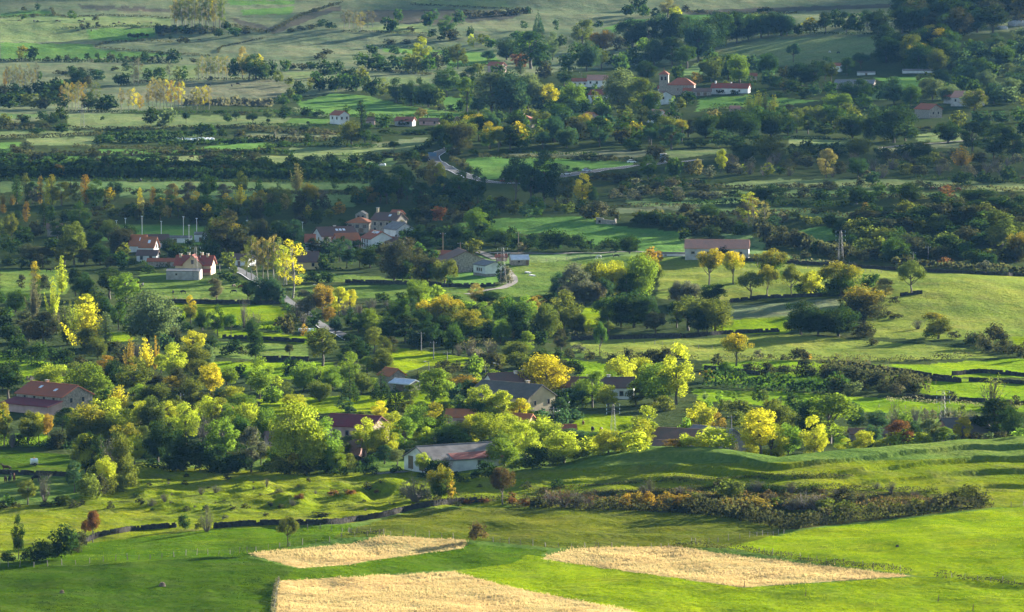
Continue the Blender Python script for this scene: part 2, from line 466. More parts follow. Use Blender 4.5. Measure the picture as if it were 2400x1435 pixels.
rows = np.concatenate([np.array([1545, 1520, 1490]), np.arange(1462, 1085, -1.15), np.arange(1085, -70, -1.9)])
ry = flat(0 * rows, rows)[1]
# re-space the far rows, where the land rises to meet the line of sight
far_rows = 1085 - np.arange(0, 1156, 1.9)
pf = pixel_to_land(0 * far_rows + 1200, far_rows)[:, 1]
ry = np.concatenate([ry[ry < ry[np.searchsorted(-rows, -1085)]], np.linspace(0, 0, 0)])
pf = np.maximum.accumulate(np.maximum(pf, ry[-1] + 0.5))
pf = pf[np.concatenate([[True], np.diff(pf) > 0.25])]
gaps = [pf[0]]
for v in pf[1:]:
    n = int((v - gaps[-1]) // 14)
    for i in range(n):
        gaps.append(gaps[-1] + (v - gaps[-1]) / (n + 1 - i))
    gaps.append(v)
ys = np.concatenate([np.array([-900, -300, 0, 200, 400, 600, 750, 900, 1000, 1060, 1095]), ry[ry > 1096], np.array(gaps), gaps[-1] + np.array([20, 60, 120, 250, 500, 900, 1600])])
ys = np.unique(np.round(ys, 3))
cs = np.concatenate([[-9000, -5000, -3200, -2600, -2200, -1900], np.arange(-1700, 1701, 4.2), [1900, 2200, 2600, 3200, 5000, 9000]]) / FPX
YY, CC = np.meshgrid(ys, cs, indexing='ij')
XX = CC * np.maximum(YY, 900.0)
ZZ = ground(XX, YY)
colr = np.empty(XX.shape + (4,), np.float32)
colr[..., :3] = FIELD['scrub']; colr[..., 3] = 0.0
near_mask = YY < 1500
colr[near_mask, :3] = FIELD['mid']
colr[YY < 1230, :3] = FIELD['dark']
jx = XX + 0.5 * waves(XX, YY, 9, 21); jy = YY + np.clip((YY - 1450) / 300, 0.12, 3.0) * waves(XX, YY, 15, 22)
FIELD_POLYS = {}
for kind, pts in FIELDS:
    d = np.array(densify(pts + [pts[0]], 24))
    d[:, 1] = np.maximum(d[:, 1], -60)
    big = d[:, 1] > 1436
    w = pixel_to_land(d[:, 0], np.minimum(d[:, 1], 1460))
    FIELD_POLYS.setdefault(kind, []).append(w)
    a0, a1, b0, b1 = w[:, 0].min(), w[:, 0].max(), w[:, 1].min(), w[:, 1].max()
    r0, r1 = np.searchsorted(ys, b0 - 12), np.searchsorted(ys, b1 + 12)
    s = (slice(r0, r1), slice(None))
    hit = inside(w, jx[s], jy[s])
    sub = colr[s]
    sub[hit, :3] = FIELD[kind]
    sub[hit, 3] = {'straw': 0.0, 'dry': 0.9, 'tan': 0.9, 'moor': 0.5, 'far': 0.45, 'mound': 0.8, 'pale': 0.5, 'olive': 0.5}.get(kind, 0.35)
me = bpy.data.meshes.new('valley_ground')
nr, nc = XX.shape
co = np.stack([XX, YY, ZZ], -1).reshape(-1, 3).astype(np.float32)
idx = np.arange(nr * nc).reshape(nr, nc)
quads = np.stack([idx[:-1, :-1], idx[:-1, 1:], idx[1:, 1:], idx[1:, :-1]], -1).reshape(-1, 4).astype(np.int32)
me.vertices.add(len(co)); me.vertices.foreach_set('co', co.ravel())
me.loops.add(quads.size); me.loops.foreach_set('vertex_index', quads.ravel())
me.polygons.add(len(quads)); me.polygons.foreach_set('loop_start', np.arange(0, quads.size, 4, dtype=np.int32))
me.polygons.foreach_set('use_smooth', np.ones(len(quads), bool))
me.update(calc_edges=True)
ca = me.color_attributes.new('field', 'FLOAT_COLOR', 'POINT')
ca.data.foreach_set('color', colr.reshape(-1))
m, nt, b = new_mat('pasture')
tc = nt.nodes.new('ShaderNodeNewGeometry').outputs['Position']
at = nt.nodes.new('ShaderNodeAttribute'); at.attribute_name = 'field'
rough_amt = at.outputs['Alpha']
n_big = noise(nt, tc, 0.018, 5, 0.6)
n_mid = noise(nt, tc, 0.11, 5, 0.65)
n_fine = noise(nt, tc, 0.9, 4, 0.7)
# mowing and grazing streaks run across the fields
mp = nt.nodes.new('ShaderNodeMapping'); mp.inputs['Scale'].default_value = (0.02, 0.22, 0.1)
mp.inputs['Rotation'].default_value = (0, 0, 0.25)
nt.links.new(tc, mp.inputs[0])
n_str = noise(nt, mp.outputs[0], 1.0, 4, 0.6)
c = mixc(nt, maprange(nt, n_big, 0.32, 0.68, 0, 1), mixc(nt, 1.0, at.outputs['Color'], (0.78, 0.86, 0.85), 'MULTIPLY'), mixc(nt, 1.0, at.outputs['Color'], (1.28, 1.14, 1.15), 'MULTIPLY'))
c = mixc(nt, maprange(nt, n_str, 0.35, 0.7, 0, 0.35), c, mixc(nt, 1.0, c, (1.3, 1.12, 1.0), 'MULTIPLY'))
dry_f = math_node(nt, 'MULTIPLY', maprange(nt, n_mid, 0.46, 0.72, 0, 0.75), rough_amt)
c = mixc(nt, dry_f, c, (0.14, 0.12, 0.065))
c = mixc(nt, maprange(nt, noise(nt, tc, 0.3, 3, 0.6), 0.45, 0.7, 0, 0.5), c, mixc(nt, 1.0, c, (0.55, 0.72, 0.5), 'MULTIPLY'))
c = mixc(nt, maprange(nt, n_fine, 0.35, 0.68, 0.0, 0.85), c, mixc(nt, 1.0, c, (0.42, 0.55, 0.45), 'MULTIPLY'))
c = mixc(nt, maprange(nt, noise(nt, tc, 0.045, 4, 0.62), 0.48, 0.68, 0, 0.45), c, mixc(nt, 1.0, c, (1.5, 1.12, 1.2), 'MULTIPLY'))
c = mixc(nt, maprange(nt, noise(nt, mp.outputs[0], 2.7, 5, 0.7), 0.55, 0.75, 0, 0.5), c, mixc(nt, 1.0, c, (0.6, 0.75, 0.6), 'MULTIPLY'))
nt.links.new(c, b.inputs['Base Color'])
b.inputs['Roughness'].default_value = 1.0
b.inputs['Specular IOR Level'].default_value = 0.0
bn = nt.nodes.new('ShaderNodeBump'); bn.inputs['Strength'].default_value = 0.75; bn.inputs['Distance'].default_value = 0.55
hsum = math_node(nt, 'ADD', math_node(nt, 'ADD', n_fine, math_node(nt, 'MULTIPLY', noise(nt, tc, 0.33, 3, 0.6), 1.5)), math_node(nt, 'MULTIPLY', n_mid, 2.0))
nt.links.new(hsum, bn.inputs['Height'])
nt.links.new(bn.outputs[0], b.inputs['Normal'])
me.materials.append(m)
tag(obj('valley_ground', me), kind='structure')

# ------------------------------------------------------------------ roads and tracks
asphalt = plain('asphalt', (0.065, 0.064, 0.063), var=0.2, scale=0.3)
dirt = plain('dirt_track', (0.15, 0.125, 0.095), var=0.35, scale=0.25)
white_line = plain('road_paint', (0.75, 0.75, 0.72), var=0.1)
def strip(name, w, width, mat, lift):
    w = np.array(w)
    d = np.gradient(w[:, :2], axis=0)
    d /= np.maximum(np.linalg.norm(d, axis=1, keepdims=True), 1e-6)
    nrm = np.stack([-d[:, 1], d[:, 0]], 1)
    v = []
    for i in range(len(w)):
        for s in (-1, -0.33, 0.33, 1):
            x, y = w[i, :2] + nrm[i] * s * width / 2
            v.append((x, y, float(ground(x, y)) + lift))
    f = [(4 * i + k, 4 * i + k + 1, 4 * i + 5 + k, 4 * i + 4 + k) for i in range(len(w) - 1) for k in range(3)]
    return tag(obj(name, mesh_from(name, v, f, mat, True)), kind='structure')
def offset(w, s):
    w = np.array(w); d = np.gradient(w[:, :2], axis=0)
    d /= np.maximum(np.linalg.norm(d, axis=1, keepdims=True), 1e-6)
    o = w.copy(); o[:, 0] += -d[:, 1] * s; o[:, 1] += d[:, 0] * s
    return o
def resample(w, step):
    s = np.concatenate([[0], np.cumsum(np.linalg.norm(np.diff(w[:, :2], axis=0), axis=1))])
    t = np.arange(0, s[-1], step)
    xy = np.stack([np.interp(t, s, w[:, 0]), np.interp(t, s, w[:, 1])], 1)
    k = np.ones(5) / 5
    if len(xy) > 12:
        p = np.pad(xy, ((2, 2), (0, 0)), 'edge')
        xy = np.stack([np.convolve(p[:, i], k, 'valid') for i in (0, 1)], 1)
    return np.concatenate([xy, ground(xy[:, 0], xy[:, 1])[:, None]], 1)
ROADS = [[(1060, 345), (1044, 353), (1016, 362), (1012, 370), (1023, 380), (1050, 395), (1085, 408), (1112, 420), (1150, 429), (1200, 432), (1260, 427), (1300, 418), (1345, 408), (1400, 400), (1480, 390), (1560, 382), (1660, 374)],
         [(535, 615), (555, 632), (592, 652), (630, 678), (667, 700), (705, 727), (760, 770), (800, 783), (832, 803)]]
for k, r in enumerate(ROADS):
    w = resample(path_on_land(r, step=4), 6.0)
    strip('road', w, (6.8, 4.2)[k], asphalt, 0.16)
    for s in ((-3.1, 3.1), (-2.0,))[k]:
        strip('road_marking', offset(w, s), 0.22, white_line, 0.2)
for r in ([(1180, 628), (1197, 645), (1207, 660), (1190, 673), (1140, 682), (1080, 692)], [(1105, 588), (1130, 593), (1165, 609)], [(1130, 593), (1300, 596), (1480, 590), (1560, 594), (1640, 602)],
          [(2060, 347), (2160, 338), (2250, 332), (2290, 325)], [(880, 1112), (920, 1108), (960, 1105)]):
    strip('path', resample(path_on_land(r, step=4), 5.0), 3.4, dirt, 0.15)

# ------------------------------------------------------------------ buildings
WM = {'white': plain('white_render', (0.62, 0.61, 0.58), var=0.22, scale=0.35), 'stone': plain('rubble_stone', (0.27, 0.235, 0.19), var=0.4, scale=1.6, bump=0.08), 'grey': plain('grey_render', (0.38, 0.36, 0.33), var=0.25, scale=0.6), 'beige': plain('beige_render', (0.46, 0.37, 0.23), var=0.15, scale=0.5),
      'ochre': plain('ochre_render', (0.62, 0.47, 0.20), var=0.15, scale=0.5), 'pale': plain('pale_panel', (0.55, 0.55, 0.52), var=0.15, scale=0.4), 'brick': plain('brick_wall', (0.26, 0.13, 0.09), var=0.35, scale=1.5), 'rose': plain('rose_render', (0.40, 0.27, 0.24), var=0.2, scale=0.5), 'concrete': plain('bare_concrete', (0.34, 0.31, 0.27), var=0.25, scale=0.6)}
RM = {'red': tile_mat('red_tile', (0.36, 0.075, 0.045), (0.20, 0.10, 0.07)), 'clay': tile_mat('clay_tile', (0.42, 0.12, 0.06), (0.28, 0.12, 0.075)), 'brown': tile_mat('brown_tile', (0.175, 0.095, 0.075), (0.12, 0.10, 0.085)), 'orange': tile_mat('orange_tile', (0.50, 0.16, 0.055), (0.30, 0.14, 0.08)), 'grey': tile_mat('grey_sheet', (0.24, 0.235, 0.235), (0.17, 0.15, 0.14)),
      'metal': plain('weathered_metal_sheet', (0.19, 0.17, 0.155), rough=0.9, var=0.35, scale=0.35, spec=0.05), 'maroon': tile_mat('maroon_sheet', (0.22, 0.045, 0.055), (0.14, 0.06, 0.06)), 'pink': tile_mat('faded_clay_tile', (0.58, 0.27, 0.18), (0.44, 0.25, 0.18)), 'whitish': plain('pale_metal_sheet', (0.55, 0.57, 0.62), rough=0.5, var=0.15, spec=0.4), 'old': tile_mat('old_clay_tile', (0.26, 0.14, 0.095), (0.14, 0.115, 0.09)), 'rustred': tile_mat('rusty_sheet', (0.33, 0.10, 0.075), (0.2, 0.1, 0.08)), 'darkgrey': tile_mat('mossy_dark_tile', (0.16, 0.135, 0.115), (0.10, 0.095, 0.08))}
GLASS = plain('window_glass', (0.025, 0.03, 0.04), rough=0.15, var=0.2, spec=0.6)
FRAME = plain('window_frame', (0.30, 0.25, 0.19), var=0.1)
DARK = plain('opening_shade_paint', (0.02, 0.018, 0.016), var=0.3)  # near-black colour painted in for the unlit inside of openings
WOODEN = plain('weathered_wood', (0.16, 0.11, 0.07), var=0.35, scale=2)
SKYL = plain('skylight_glass', (0.75, 0.78, 0.82), rough=0.2, var=0.05, spec=0.6)

def face_xform(face, L, W):
    """(origin, along, outward) of a wall in house coordinates"""
    return {'f': ((0, -W / 2), (1, 0), (0, -1)), 'b': ((0, W / 2), (-1, 0), (0, 1)), 'r': ((L / 2, 0), (0, 1), (1, 0)), 'l': ((-L / 2, 0), (0, -1), (-1, 0))}[face]
def opening(parent, face, L, W, u, z, w, h, name='window', mat=None, frame=True):
    (ox, oy), (ax, ay), (nx, ny) = face_xform(face, L, W)
    def slab(n, u0, u1, z0, z1, d0, d1, m, par):
        mb = MB()
        q = [(ox + ax * uu + nx * dd, oy + ay * uu + ny * dd) for uu, dd in ((u0, d0), (u1, d0), (u1, d1), (u0, d1))]
        mb.prism([(x, y, z0) for x, y in q], [(x, y, z1) for x, y in q])
        return mb.build(n, m, par)
    if frame:
        b = 0.16
        o = MB()
        for u0, u1, z0, z1 in ((u - w / 2 - b, u - w / 2, z - b, z + h + b), (u + w / 2, u + w / 2 + b, z - b, z + h + b), (u - w / 2, u + w / 2, z - b, z), (u - w / 2, u + w / 2, z + h, z + h + b)):
            q = [(ox + ax * uu + nx * dd, oy + ay * uu + ny * dd) for uu, dd in ((u0, -0.02), (u1, -0.02), (u1, 0.09), (u0, 0.09))]
            o.prism([(x, y, z0) for x, y in q], [(x, y, z1) for x, y in q])
        win = o.build(name, FRAME, parent)
        slab('pane' if name == 'window' else 'leaf', u - w / 2, u + w / 2, z, z + h, -0.02, 0.03, mat or GLASS, win)
        return win
    return slab(name, u - w / 2, u + w / 2, z, z + h, -0.02, 0.05, mat or DARK, parent)

def house(label, px, py, L, W, hw, hr, rz, wall='white', roof='clay', cat='house', name=None, hip=False, win=(), doors=(), chim=(), sky=(), floor=False, over=0.45, plinth=None, sink=1.2, group=None, lift=0.0, roof2=None):
    p = P(px, py, floor)
    root = obj(name or cat.replace(' ', '_'), None, None, (p[0], p[1], p[2] + lift), R(rz))
    tag(root, label, cat, group)
    wm, rm = WM[wall], RM[roof]
    mb = MB()
    x, y = L / 2, W / 2
    b = [(-x, -y, -sink), (x, -y, -sink), (x, y, -sink), (-x, y, -sink)]
    if hip:
        mb.prism(b, [(q[0], q[1], hw) for q in b])
    else:
        k = [(-y, -sink), (y, -sink), (y, hw), (0, hw + hr), (-y, hw)]
        mb.prism([(-x, a, c) for a, c in k], [(x, a, c) for a, c in k])
    mb.build('wall', wm, root)
    rf = MB(); th = 0.28
    if hip:
        e = hw; ox, oy = x + over, y + over
        rl = max(0.2, (L - W) / 2)
        base = [(-ox, -oy, e), (ox, -oy, e), (ox, oy, e), (-ox, oy, e)]; t0 = [(q[0], q[1], e + 0.2) for q in base]
        rf.prism(base, t0)
        r0, r1 = (-rl, 0, hw + hr), (rl, 0, hw + hr)
        rf.poly([t0[0], t0[1], r1, r0]); rf.poly([t0[1], t0[2], r1]); rf.poly([t0[2], t0[3], r0, r1]); rf.poly([t0[3], t0[0], r0])
    else:
        sl = hr / y; ey = y + over; ez = hw - sl * over; ox = x + over
        for s in (-1, 1):
            a = [(-ox, s * ey, ez + 0.02), (ox, s * ey, ez + 0.02), (ox, 0, hw + hr + 0.02), (-ox, 0, hw + hr + 0.02)]
            t = [(q[0], q[1], q[2] + th) for q in a]
            if s > 0: a, t = a[::-1], t[::-1]
            rf.prism(a, t, rm)
        rf.tube((-ox, 0, hw + hr + th), (ox, 0, hw + hr + th), 0.17, 0.17, 6, rm)
    ro = rf.build('roof', rm, root)
    if roof2:      # lower strip of the front slope in another sheet
        f0 = roof2[1]; sl = hr / y
        y0, y1 = -(y + over) - 0.03, -(y + over) * (1 - f0)
        z = lambda q: hw + hr - sl * abs(q) + th + 0.03
        m2 = MB(); m2.prism([(-x * roof2[2] - over, y0, z(y0)), (x + over + 0.04, y0, z(y0)), (x + over + 0.04, y1, z(y1)), (-x * roof2[2] - over, y1, z(y1))], [(-x * roof2[2] - over, y0, z(y0) + 0.06), (x + over + 0.04, y0, z(y0) + 0.06), (x + over + 0.04, y1, z(y1) + 0.06), (-x * roof2[2] - over, y1, z(y1) + 0.06)])
        m2.build('roof_sheet', RM[roof2[0]], ro)
    for cx, cy, ch in chim:
        zr = hw + hr * (1 - abs(cy) / y)
        c = MB(); c.box(cx - 0.45, cx + 0.45, cy - 0.35, cy + 0.35, zr - 0.6, zr + ch, WM['beige' if wall != 'white' else 'white']); c.box(cx - 0.6, cx + 0.6, cy - 0.5, cy + 0.5, zr + ch, zr + ch + 0.18, WM['concrete'])
        c.build('chimney', None, ro)
    for u, f in sky:     # skylights on the front slope: along, fraction from eave
        sl = hr / y
        yy = -y * (1 - f); dz = 0.55
        m2 = MB(); q = [(u - 0.5, yy - dz), (u + 0.5, yy - dz), (u + 0.5, yy + dz), (u - 0.5, yy + dz)]
        m2.prism([(a, c, hw + hr - sl * abs(c) + th) for a, c in q], [(a, c, hw + hr - sl * abs(c) + th + 0.14) for a, c in q]); m2.build('skylight', SKYL, ro)
    for w in win: opening(root, w[0], L, W, *w[1:])
    for d in doors: opening(root, d[0], L, W, *d[1:], name='door', mat=WOODEN if len(d) < 7 else None, frame=False) if len(d) == 5 else opening(root, d[0], L, W, *d[1:5], name='doorway', frame=False)
    if plinth:
        m2 = MB(); m2.box(-x - 0.05, x + 0.05, -y - 0.05, y + 0.05, -sink, plinth); m2.build('plinth', WM['stone'], root)
    return root
def row(face, z, us, w=1.0, h=1.3):
    return [(face, u, z, w, h) for u in us]

G = 'houses of the near village'
f1 = house('big farmhouse with mossy tiled roof, stone gable and maroon lean-to', 128, 964, 19, 12, 4.7, 2.7, -42, 'stone', 'clay', 'farmhouse', win=row('r', 2.9, (-2.5, 2.2)) + row('f', 3.0, (-6, -2, 2, 6)), doors=[('f', 0, 0, 2.6, 2.8)], chim=[(-4, 1, 1.2)], sky=[(-3, 0.6), (4, 0.45)], floor=True)
lt = MB(); lt.prism([(-9.5, -11.5, -1.2), (9.5, -11.5, -1.2), (9.5, -6.02, -1.2), (-9.5, -6.02, -1.2)], [(-9.5, -11.5, 2.3), (9.5, -11.5, 2.3), (9.5, -6.02, 3.4), (-9.5, -6.02, 3.4)]); lt.build('lean_to', WM['rose'], f1)
lr = MB(); lr.prism([(-10, -12.2, 2.2), (10, -12.2, 2.2), (10, -6.03, 3.46), (-10, -6.03, 3.46)], [(-10, -12.2, 2.42), (10, -12.2, 2.42), (10, -6.03, 3.7), (-10, -6.03, 3.7)]); lr.build('lean_to_roof', RM['maroon'], f1)
house('large barn with grey metal roof, rusty lower sheets and white gable', 1064, 1102, 22, 14, 2.9, 3.0, 30, 'white', 'metal', 'barn', doors=[('l', -3.4, 0.0, 2.6, 3.4), ('l', 2.8, 0.0, 3.2, 3.4)], win=[('f', 4, 1.4, 1.5, 1.0)], roof2=('rustred', 0.42, 0.35), floor=True)
house('long house with mossy dark roof and dull yellow wall', 1200, 975, 22, 12, 5.6, 3.2, -40, 'beige', 'darkgrey', win=row('f', 3.6, (-8, -4, 0, 4, 8)) + row('f', 0.8, (-8, -4, 4, 8)) + row('r', 3.4, (-3, 3)), doors=[('f', 0, 0, 1.4, 2.3)], chim=[(5, 1, 1.4)], floor=True)
house('white-gabled house with brown roof behind the long yellow house', 1192, 933, 13, 9, 4.6, 2.7, 24, 'white', 'brown', win=row('l', 1.5, (-2, 2)) + row('f', 2.4, (-4, 0, 4)), chim=[(2, -0.5, 0.9), (5, 0.2, 1.0)], floor=True)
house('long low white house with brown roof behind the big yellow tree', 1402, 930, 21, 8.5, 3.4, 2.4, -3, 'white', 'brown', win=row('f', 1.0, (-8, -5, -2, 1, 4, 7)), chim=[(-3, 0.3, 0.9), (3, 0.2, 0.9)], floor=True)
house('small stone cottage with orange gabled roof', 918, 903, 6, 5.5, 3.4, 1.7, -52, 'stone', 'orange', 'cottage', win=row('r', 1.5, (0,)), floor=True)
house('open shed with pale sheet roof below the orange cottage', 950, 918, 7.5, 5, 2.2, 0.9, -40, 'stone', 'whitish', 'shed', doors=[('f', 0, 0, 3, 2)], floor=True)
house('maroon-roofed house behind the tall maple', 835, 1045, 15, 10, 5.2, 2.4, -28, 'rose', 'maroon', win=row('r', 2.6, (-2, 2)) + row('f', 2.8, (-4, 0, 4)), floor=True)
house('brick outbuilding right of the tall maple', 812, 1072, 8, 6, 3.0, 1.2, -10, 'brick', 'old', 'outbuilding', doors=[('f', 0, 0, 2, 2.2)], floor=True)
house('purple-walled house half hidden left of the tall maple', 662, 1060, 9, 8, 3.6, 1.8, 15, 'rose', 'old', win=row('f', 2.8, (-2, 2)), floor=True)
house('red-tiled roof among trees left of the maple', 502, 985, 9, 7, 2.6, 1.7, -20, 'grey', 'clay', win=row('f', 2, (-2, 2)), floor=True)
house('red-tiled shed among the autumn grove', 390, 990, 8, 6, 2.4, 1.4, 10, 'stone', 'clay', 'shed', doors=[('f', 0, 0, 2, 2.2)], floor=True)
house('orange-tiled shed above the big barn trees', 1082, 1000, 8, 6, 3.0, 1.6, -8, 'rose', 'orange', 'shed', doors=[('f', 0, 0, 2, 2.2)], floor=True)
house('small red-roofed annex below the yellow house', 1215, 1002, 8, 5, 2.6, 1.4, -22, 'ochre', 'orange', 'annex', win=row('f', 1, (-2, 2)), floor=True)
house('red-walled hut beside the village paddock', 1320, 1030, 6.5, 5, 3.0, 0.9, 5, 'brick', 'clay', 'hut', doors=[('f', 0, 0, 1.4, 2)], floor=True)
house('stone cottage with old clay roof left of the slate barn', 1590, 1062, 14, 9, 3.6, 3.0, -26, 'stone', 'old', 'cottage', win=row('f', 1.3, (-4, 0, 4)) + row('r', 1.4, (0,)), floor=True)
house('low tiled lean-to shed beside the stone cottage', 1572, 1085, 8, 5, 2.2, 1.1, -26, 'stone', 'old', 'shed', doors=[('f', 0, 0, 2, 1.8)], floor=True)
house('stone barn with slate-grey roof beside the yellow thicket', 1672, 1058, 15, 10, 4.0, 2.8, -48, 'stone', 'grey', 'barn', doors=[('r', 1, 0, 1.4, 2.4)], win=row('r', 3.4, (0,), 0.8, 0.8), floor=True)
house('dark old house in shadow at the right edge of the village', 2275, 1058, 17, 11, 4.6, 3.4, 22, 'brick', 'darkgrey', win=row('f', 1.8, (-5, 0, 5)) + row('l', 1.8, (-2, 2)), floor=True)
house('long low clay-roofed wall building behind the rust tree', 2060, 1032, 16, 5, 2.0, 1.0, 4, 'stone', 'old', 'outbuilding', doors=[('f', 2, 0, 2, 1.6)], floor=True)

G2 = 'houses of the middle village'
v = house('beige villa with bright red roof and many chimneys', 458, 644, 13.5, 9, 4.0, 2.9, -8, 'beige', 'red', 'villa', chim=[(-5.4, -0.8, 1.3), (-2.6, 0.6, 1.5), (2.4, 0.6, 1.6), (4.8, -0.6, 1.3)], win=row('f', 1.4, (5.0,), 1.8, 1.1), doors=[('f', -5.2, 0.2, 1.2, 2.0)], over=0.6)
cg = MB(); k = [(-3.6, -1.2), (3.6, -1.2), (3.6, 4.4), (0, 7.6), (-3.6, 4.4)]
cg.prism([(a, -6.0, c) for a, c in k], [(a, -1.0, c) for a, c in k]); cg.build('cross_gable', WM['beige'], v)
cr_ = MB()
for s in (-1, 1):
    cr_.prism([(s * 4.2, -6.6, 3.85), (0, -6.6, 7.62), (0, -0.5, 7.62), (s * 4.2, -0.5, 3.85)], [(s * 4.2, -6.6, 4.1), (0, -6.6, 7.9), (0, -0.5, 7.9), (s * 4.2, -0.5, 4.1)])
cr_.build('cross_gable_roof', RM['red'], v)
for u, z, w_, h_ in ((0.2, 4.4, 1.1, 1.5), (-1.8, 1.2, 0.8, 1.3), (1.6, 1.2, 0.8, 1.3)): opening(v, 'f', 13.5, 12.04, u, z, w_, h_)
pr = MB(); pr.prism([(2.2, -8.6, 1.5), (7.2, -8.6, 1.5), (7.2, -6.02, 2.5), (2.2, -6.02, 2.5)], [(2.2, -8.6, 1.75), (7.2, -8.6, 1.75), (7.2, -6.02, 2.75), (2.2, -6.02, 2.75)]); pr.build('porch_roof', RM['red'], v)
house('flat grey concrete garage in front of the villa', 432, 654, 12.5, 6.0, 3.0, 0.5, -6, 'concrete', 'grey', 'garage', doors=[('r', 0, 0, 1.0, 2.0)], win=row('f', 1.6, (-2.5,), 0.6, 0.6), over=0.12)
house('long low garden building with tiled roof beside the villa', 378, 624, 10, 3.0, 2.0, 0.7, -4, 'stone', 'clay', 'outbuilding', doors=[('f', 3, 0, 1.2, 1.7)])
house('low white house with brown roof left of the villa', 347, 613, 7.8, 5.5, 2.6, 1.5, -8, 'white', 'brown', win=row('f', 0.9, (-2, 1.6)))
house('left of two bright orange-roofed houses by the playing field', 326, 588, 6.0, 7, 2.4, 3.6, -14, 'white', 'orange', sky=[(1.2, 0.55)], win=row('r', 2, (0,)))
house('right of two bright orange-roofed houses by the playing field', 350, 592, 5.8, 7, 2.4, 3.4, -14, 'white', 'orange', sky=[(0.6, 0.5)], win=row('r', 2, (0,)))
house('dark-roofed house behind the two orange roofs', 368, 583, 9, 8, 3.4, 2.0, 5, 'white', 'brown', win=row('f', 1.4, (0,)))
house('white flat building beyond the playing field', 412, 568, 13, 4, 1.8, 0.5, -2, 'white', 'metal', 'pavilion', doors=[('f', 0, 0, 1.2, 1.6)], over=0.2)
house('small white changing hut at the right of the playing field', 471, 566, 5, 4, 2.8, 0.7, -4, 'white', 'metal', 'hut', doors=[('f', 0, 0, 1.0, 1.8)], over=0.2)
house('ochre house with dark brown roof beside the pale poplars', 723, 630, 7.4, 8, 3.0, 3.2, 4, 'ochre', 'brown', win=row('f', 1.2, (1.6,), 0.9, 1.2))
house('dark cottage roof at the far left wood', 128, 552, 6, 5, 3, 1.6, 5, 'stone', 'old', 'cottage', win=row('f', 1.2, (0,)))
house('brown hut roof beside the lane end', 570, 622, 8, 6, 2.4, 1.6, -30, 'white', 'brown', 'hut', doors=[('f', 0, 0, 1.2, 1.8)])
house('long white village house with brown roof and three skylights', 785, 578, 15, 11, 4.6, 3.0, 22, 'white', 'brown', sky=[(0, 0.62), (1.5, 0.62), (3, 0.62)], win=row('f', 2.8, (-6, -3, 0, 3, 6)) + row('f', 0.4, (-6, -3, 3, 6)) + row('l', 2.6, (-2, 2)), chim=[(0, 0.5, 0.9)])
house('orange-tiled wing in front of the skylight house', 812, 584, 9, 7, 3.8, 2.2, 18, 'rose', 'orange', 'house', win=row('f', 1.6, (-2, 2)))
house('slim white house with red roof at the village left end', 727, 594, 3.6, 5, 4.8, 2.4, 0, 'white', 'clay', win=row('f', 2.6, (0,), 0.8, 1.1))
house('square stone house with orange hipped roof', 843, 544, 9.2, 8.2, 3.9, 2.2, -12, 'stone', 'orange', hip=True, win=row('f', 1.9, (-3, 0, 3), 1.5, 1.4) + row('r', 1.8, (0,)), doors=[('f', 1.5, 0, 2.0, 2.0)])
house('tall stone manor with brown roof and dormers', 912, 545, 11.5, 9, 5.2, 2.5, -28, 'stone', 'brown', 'manor', chim=[(-5.2, 0, 2.0), (3.6, 1.5, 1.4), (5.0, -1, 1.4)], win=row('f', 3.0, (-4, -1.2, 1.6, 4.2)) + row('f', 0.8, (-4, 1.6, 4.2)) + row('r', 3.2, (-2, 2)), sky=[(1.5, 0.6)])
house('stone dormer wing with clay roof on the manor end', 931, 540, 4.0, 4.6, 6.6, 1.3, -28, 'beige', 'clay', 'wing', win=row('f', 5.0, (0,)))
house('grey-roofed shed right of the manor', 935, 556, 11, 8, 3.4, 2.4, -62, 'white', 'grey', 'shed', doors=[('r', 0, 0, 2, 2.2)])
house('white gabled house with a row of ridge skylights', 884, 584, 10, 9.4, 4.4, 2.5, -66, 'white', 'clay', sky=[(-1.5, 0.8), (0, 0.8), (1.5, 0.8), (3, 0.8)], win=row('f', 2.7, (-3.4, -1.2, 1.2), 0.8, 1.2) + row('f', 1.0, (-3.4, -1.2, 1.2), 0.8, 1.2) + row('r', 1.8, (2.6,), 0.7, 1.0), chim=[(1, -1.4, 1.0)])
house('low brown-roofed house right of the white gabled house', 922, 582, 10, 7, 2.6, 1.6, -24, 'stone', 'brown', win=row('f', 1.2, (-2, 2)))
house('big stone barn with orange-edged roof', 1083, 634, 15, 16, 4.0, 3.6, -78, 'stone', 'old', 'barn', doors=[('r', -4, 0, 2.4, 2.6)], over=0.5)
house('low sheds roof at the left of the stone barn', 1040, 610, 8, 5, 2.2, 1.2, -30, 'stone', 'clay', 'shed', doors=[('f', 0, 0, 1.6, 1.6)])
house('white shed with grey roof and stone plinth', 1146, 645, 9.5, 8.0, 3.8, 1.3, -62, 'white', 'grey', 'shed', win=row('f', 1.8, (-1.6, 0, 1.6), 0.7, 1.0), plinth=0.9, over=0.3)
house('small stone shed with pale blue-white roof', 1217, 620, 6.8, 4.6, 1.9, 1.4, 10, 'stone', 'whitish', 'shed', doors=[('f', 2.6, 0, 1.0, 1.7)], win=row('f', 0.9, (-0.5,), 0.8, 0.6), over=0.2)
house('tiny clay-roofed hut behind the pylon', 1175, 612, 4, 3, 1.5, 0.7, 6, 'rose', 'clay', 'hut', doors=[('f', 0, 0, 0.9, 1.4)])
house('long pale barn with faded pink roof', 1681, 605, 24, 11, 4.0, 2.7, -4, 'grey', 'pink', 'barn', win=row('f', 2.0, (-9, -3, 3, 9), 1.2, 0.8), doors=[('l', 0, 0, 3.0, 3.2)], over=0.3)
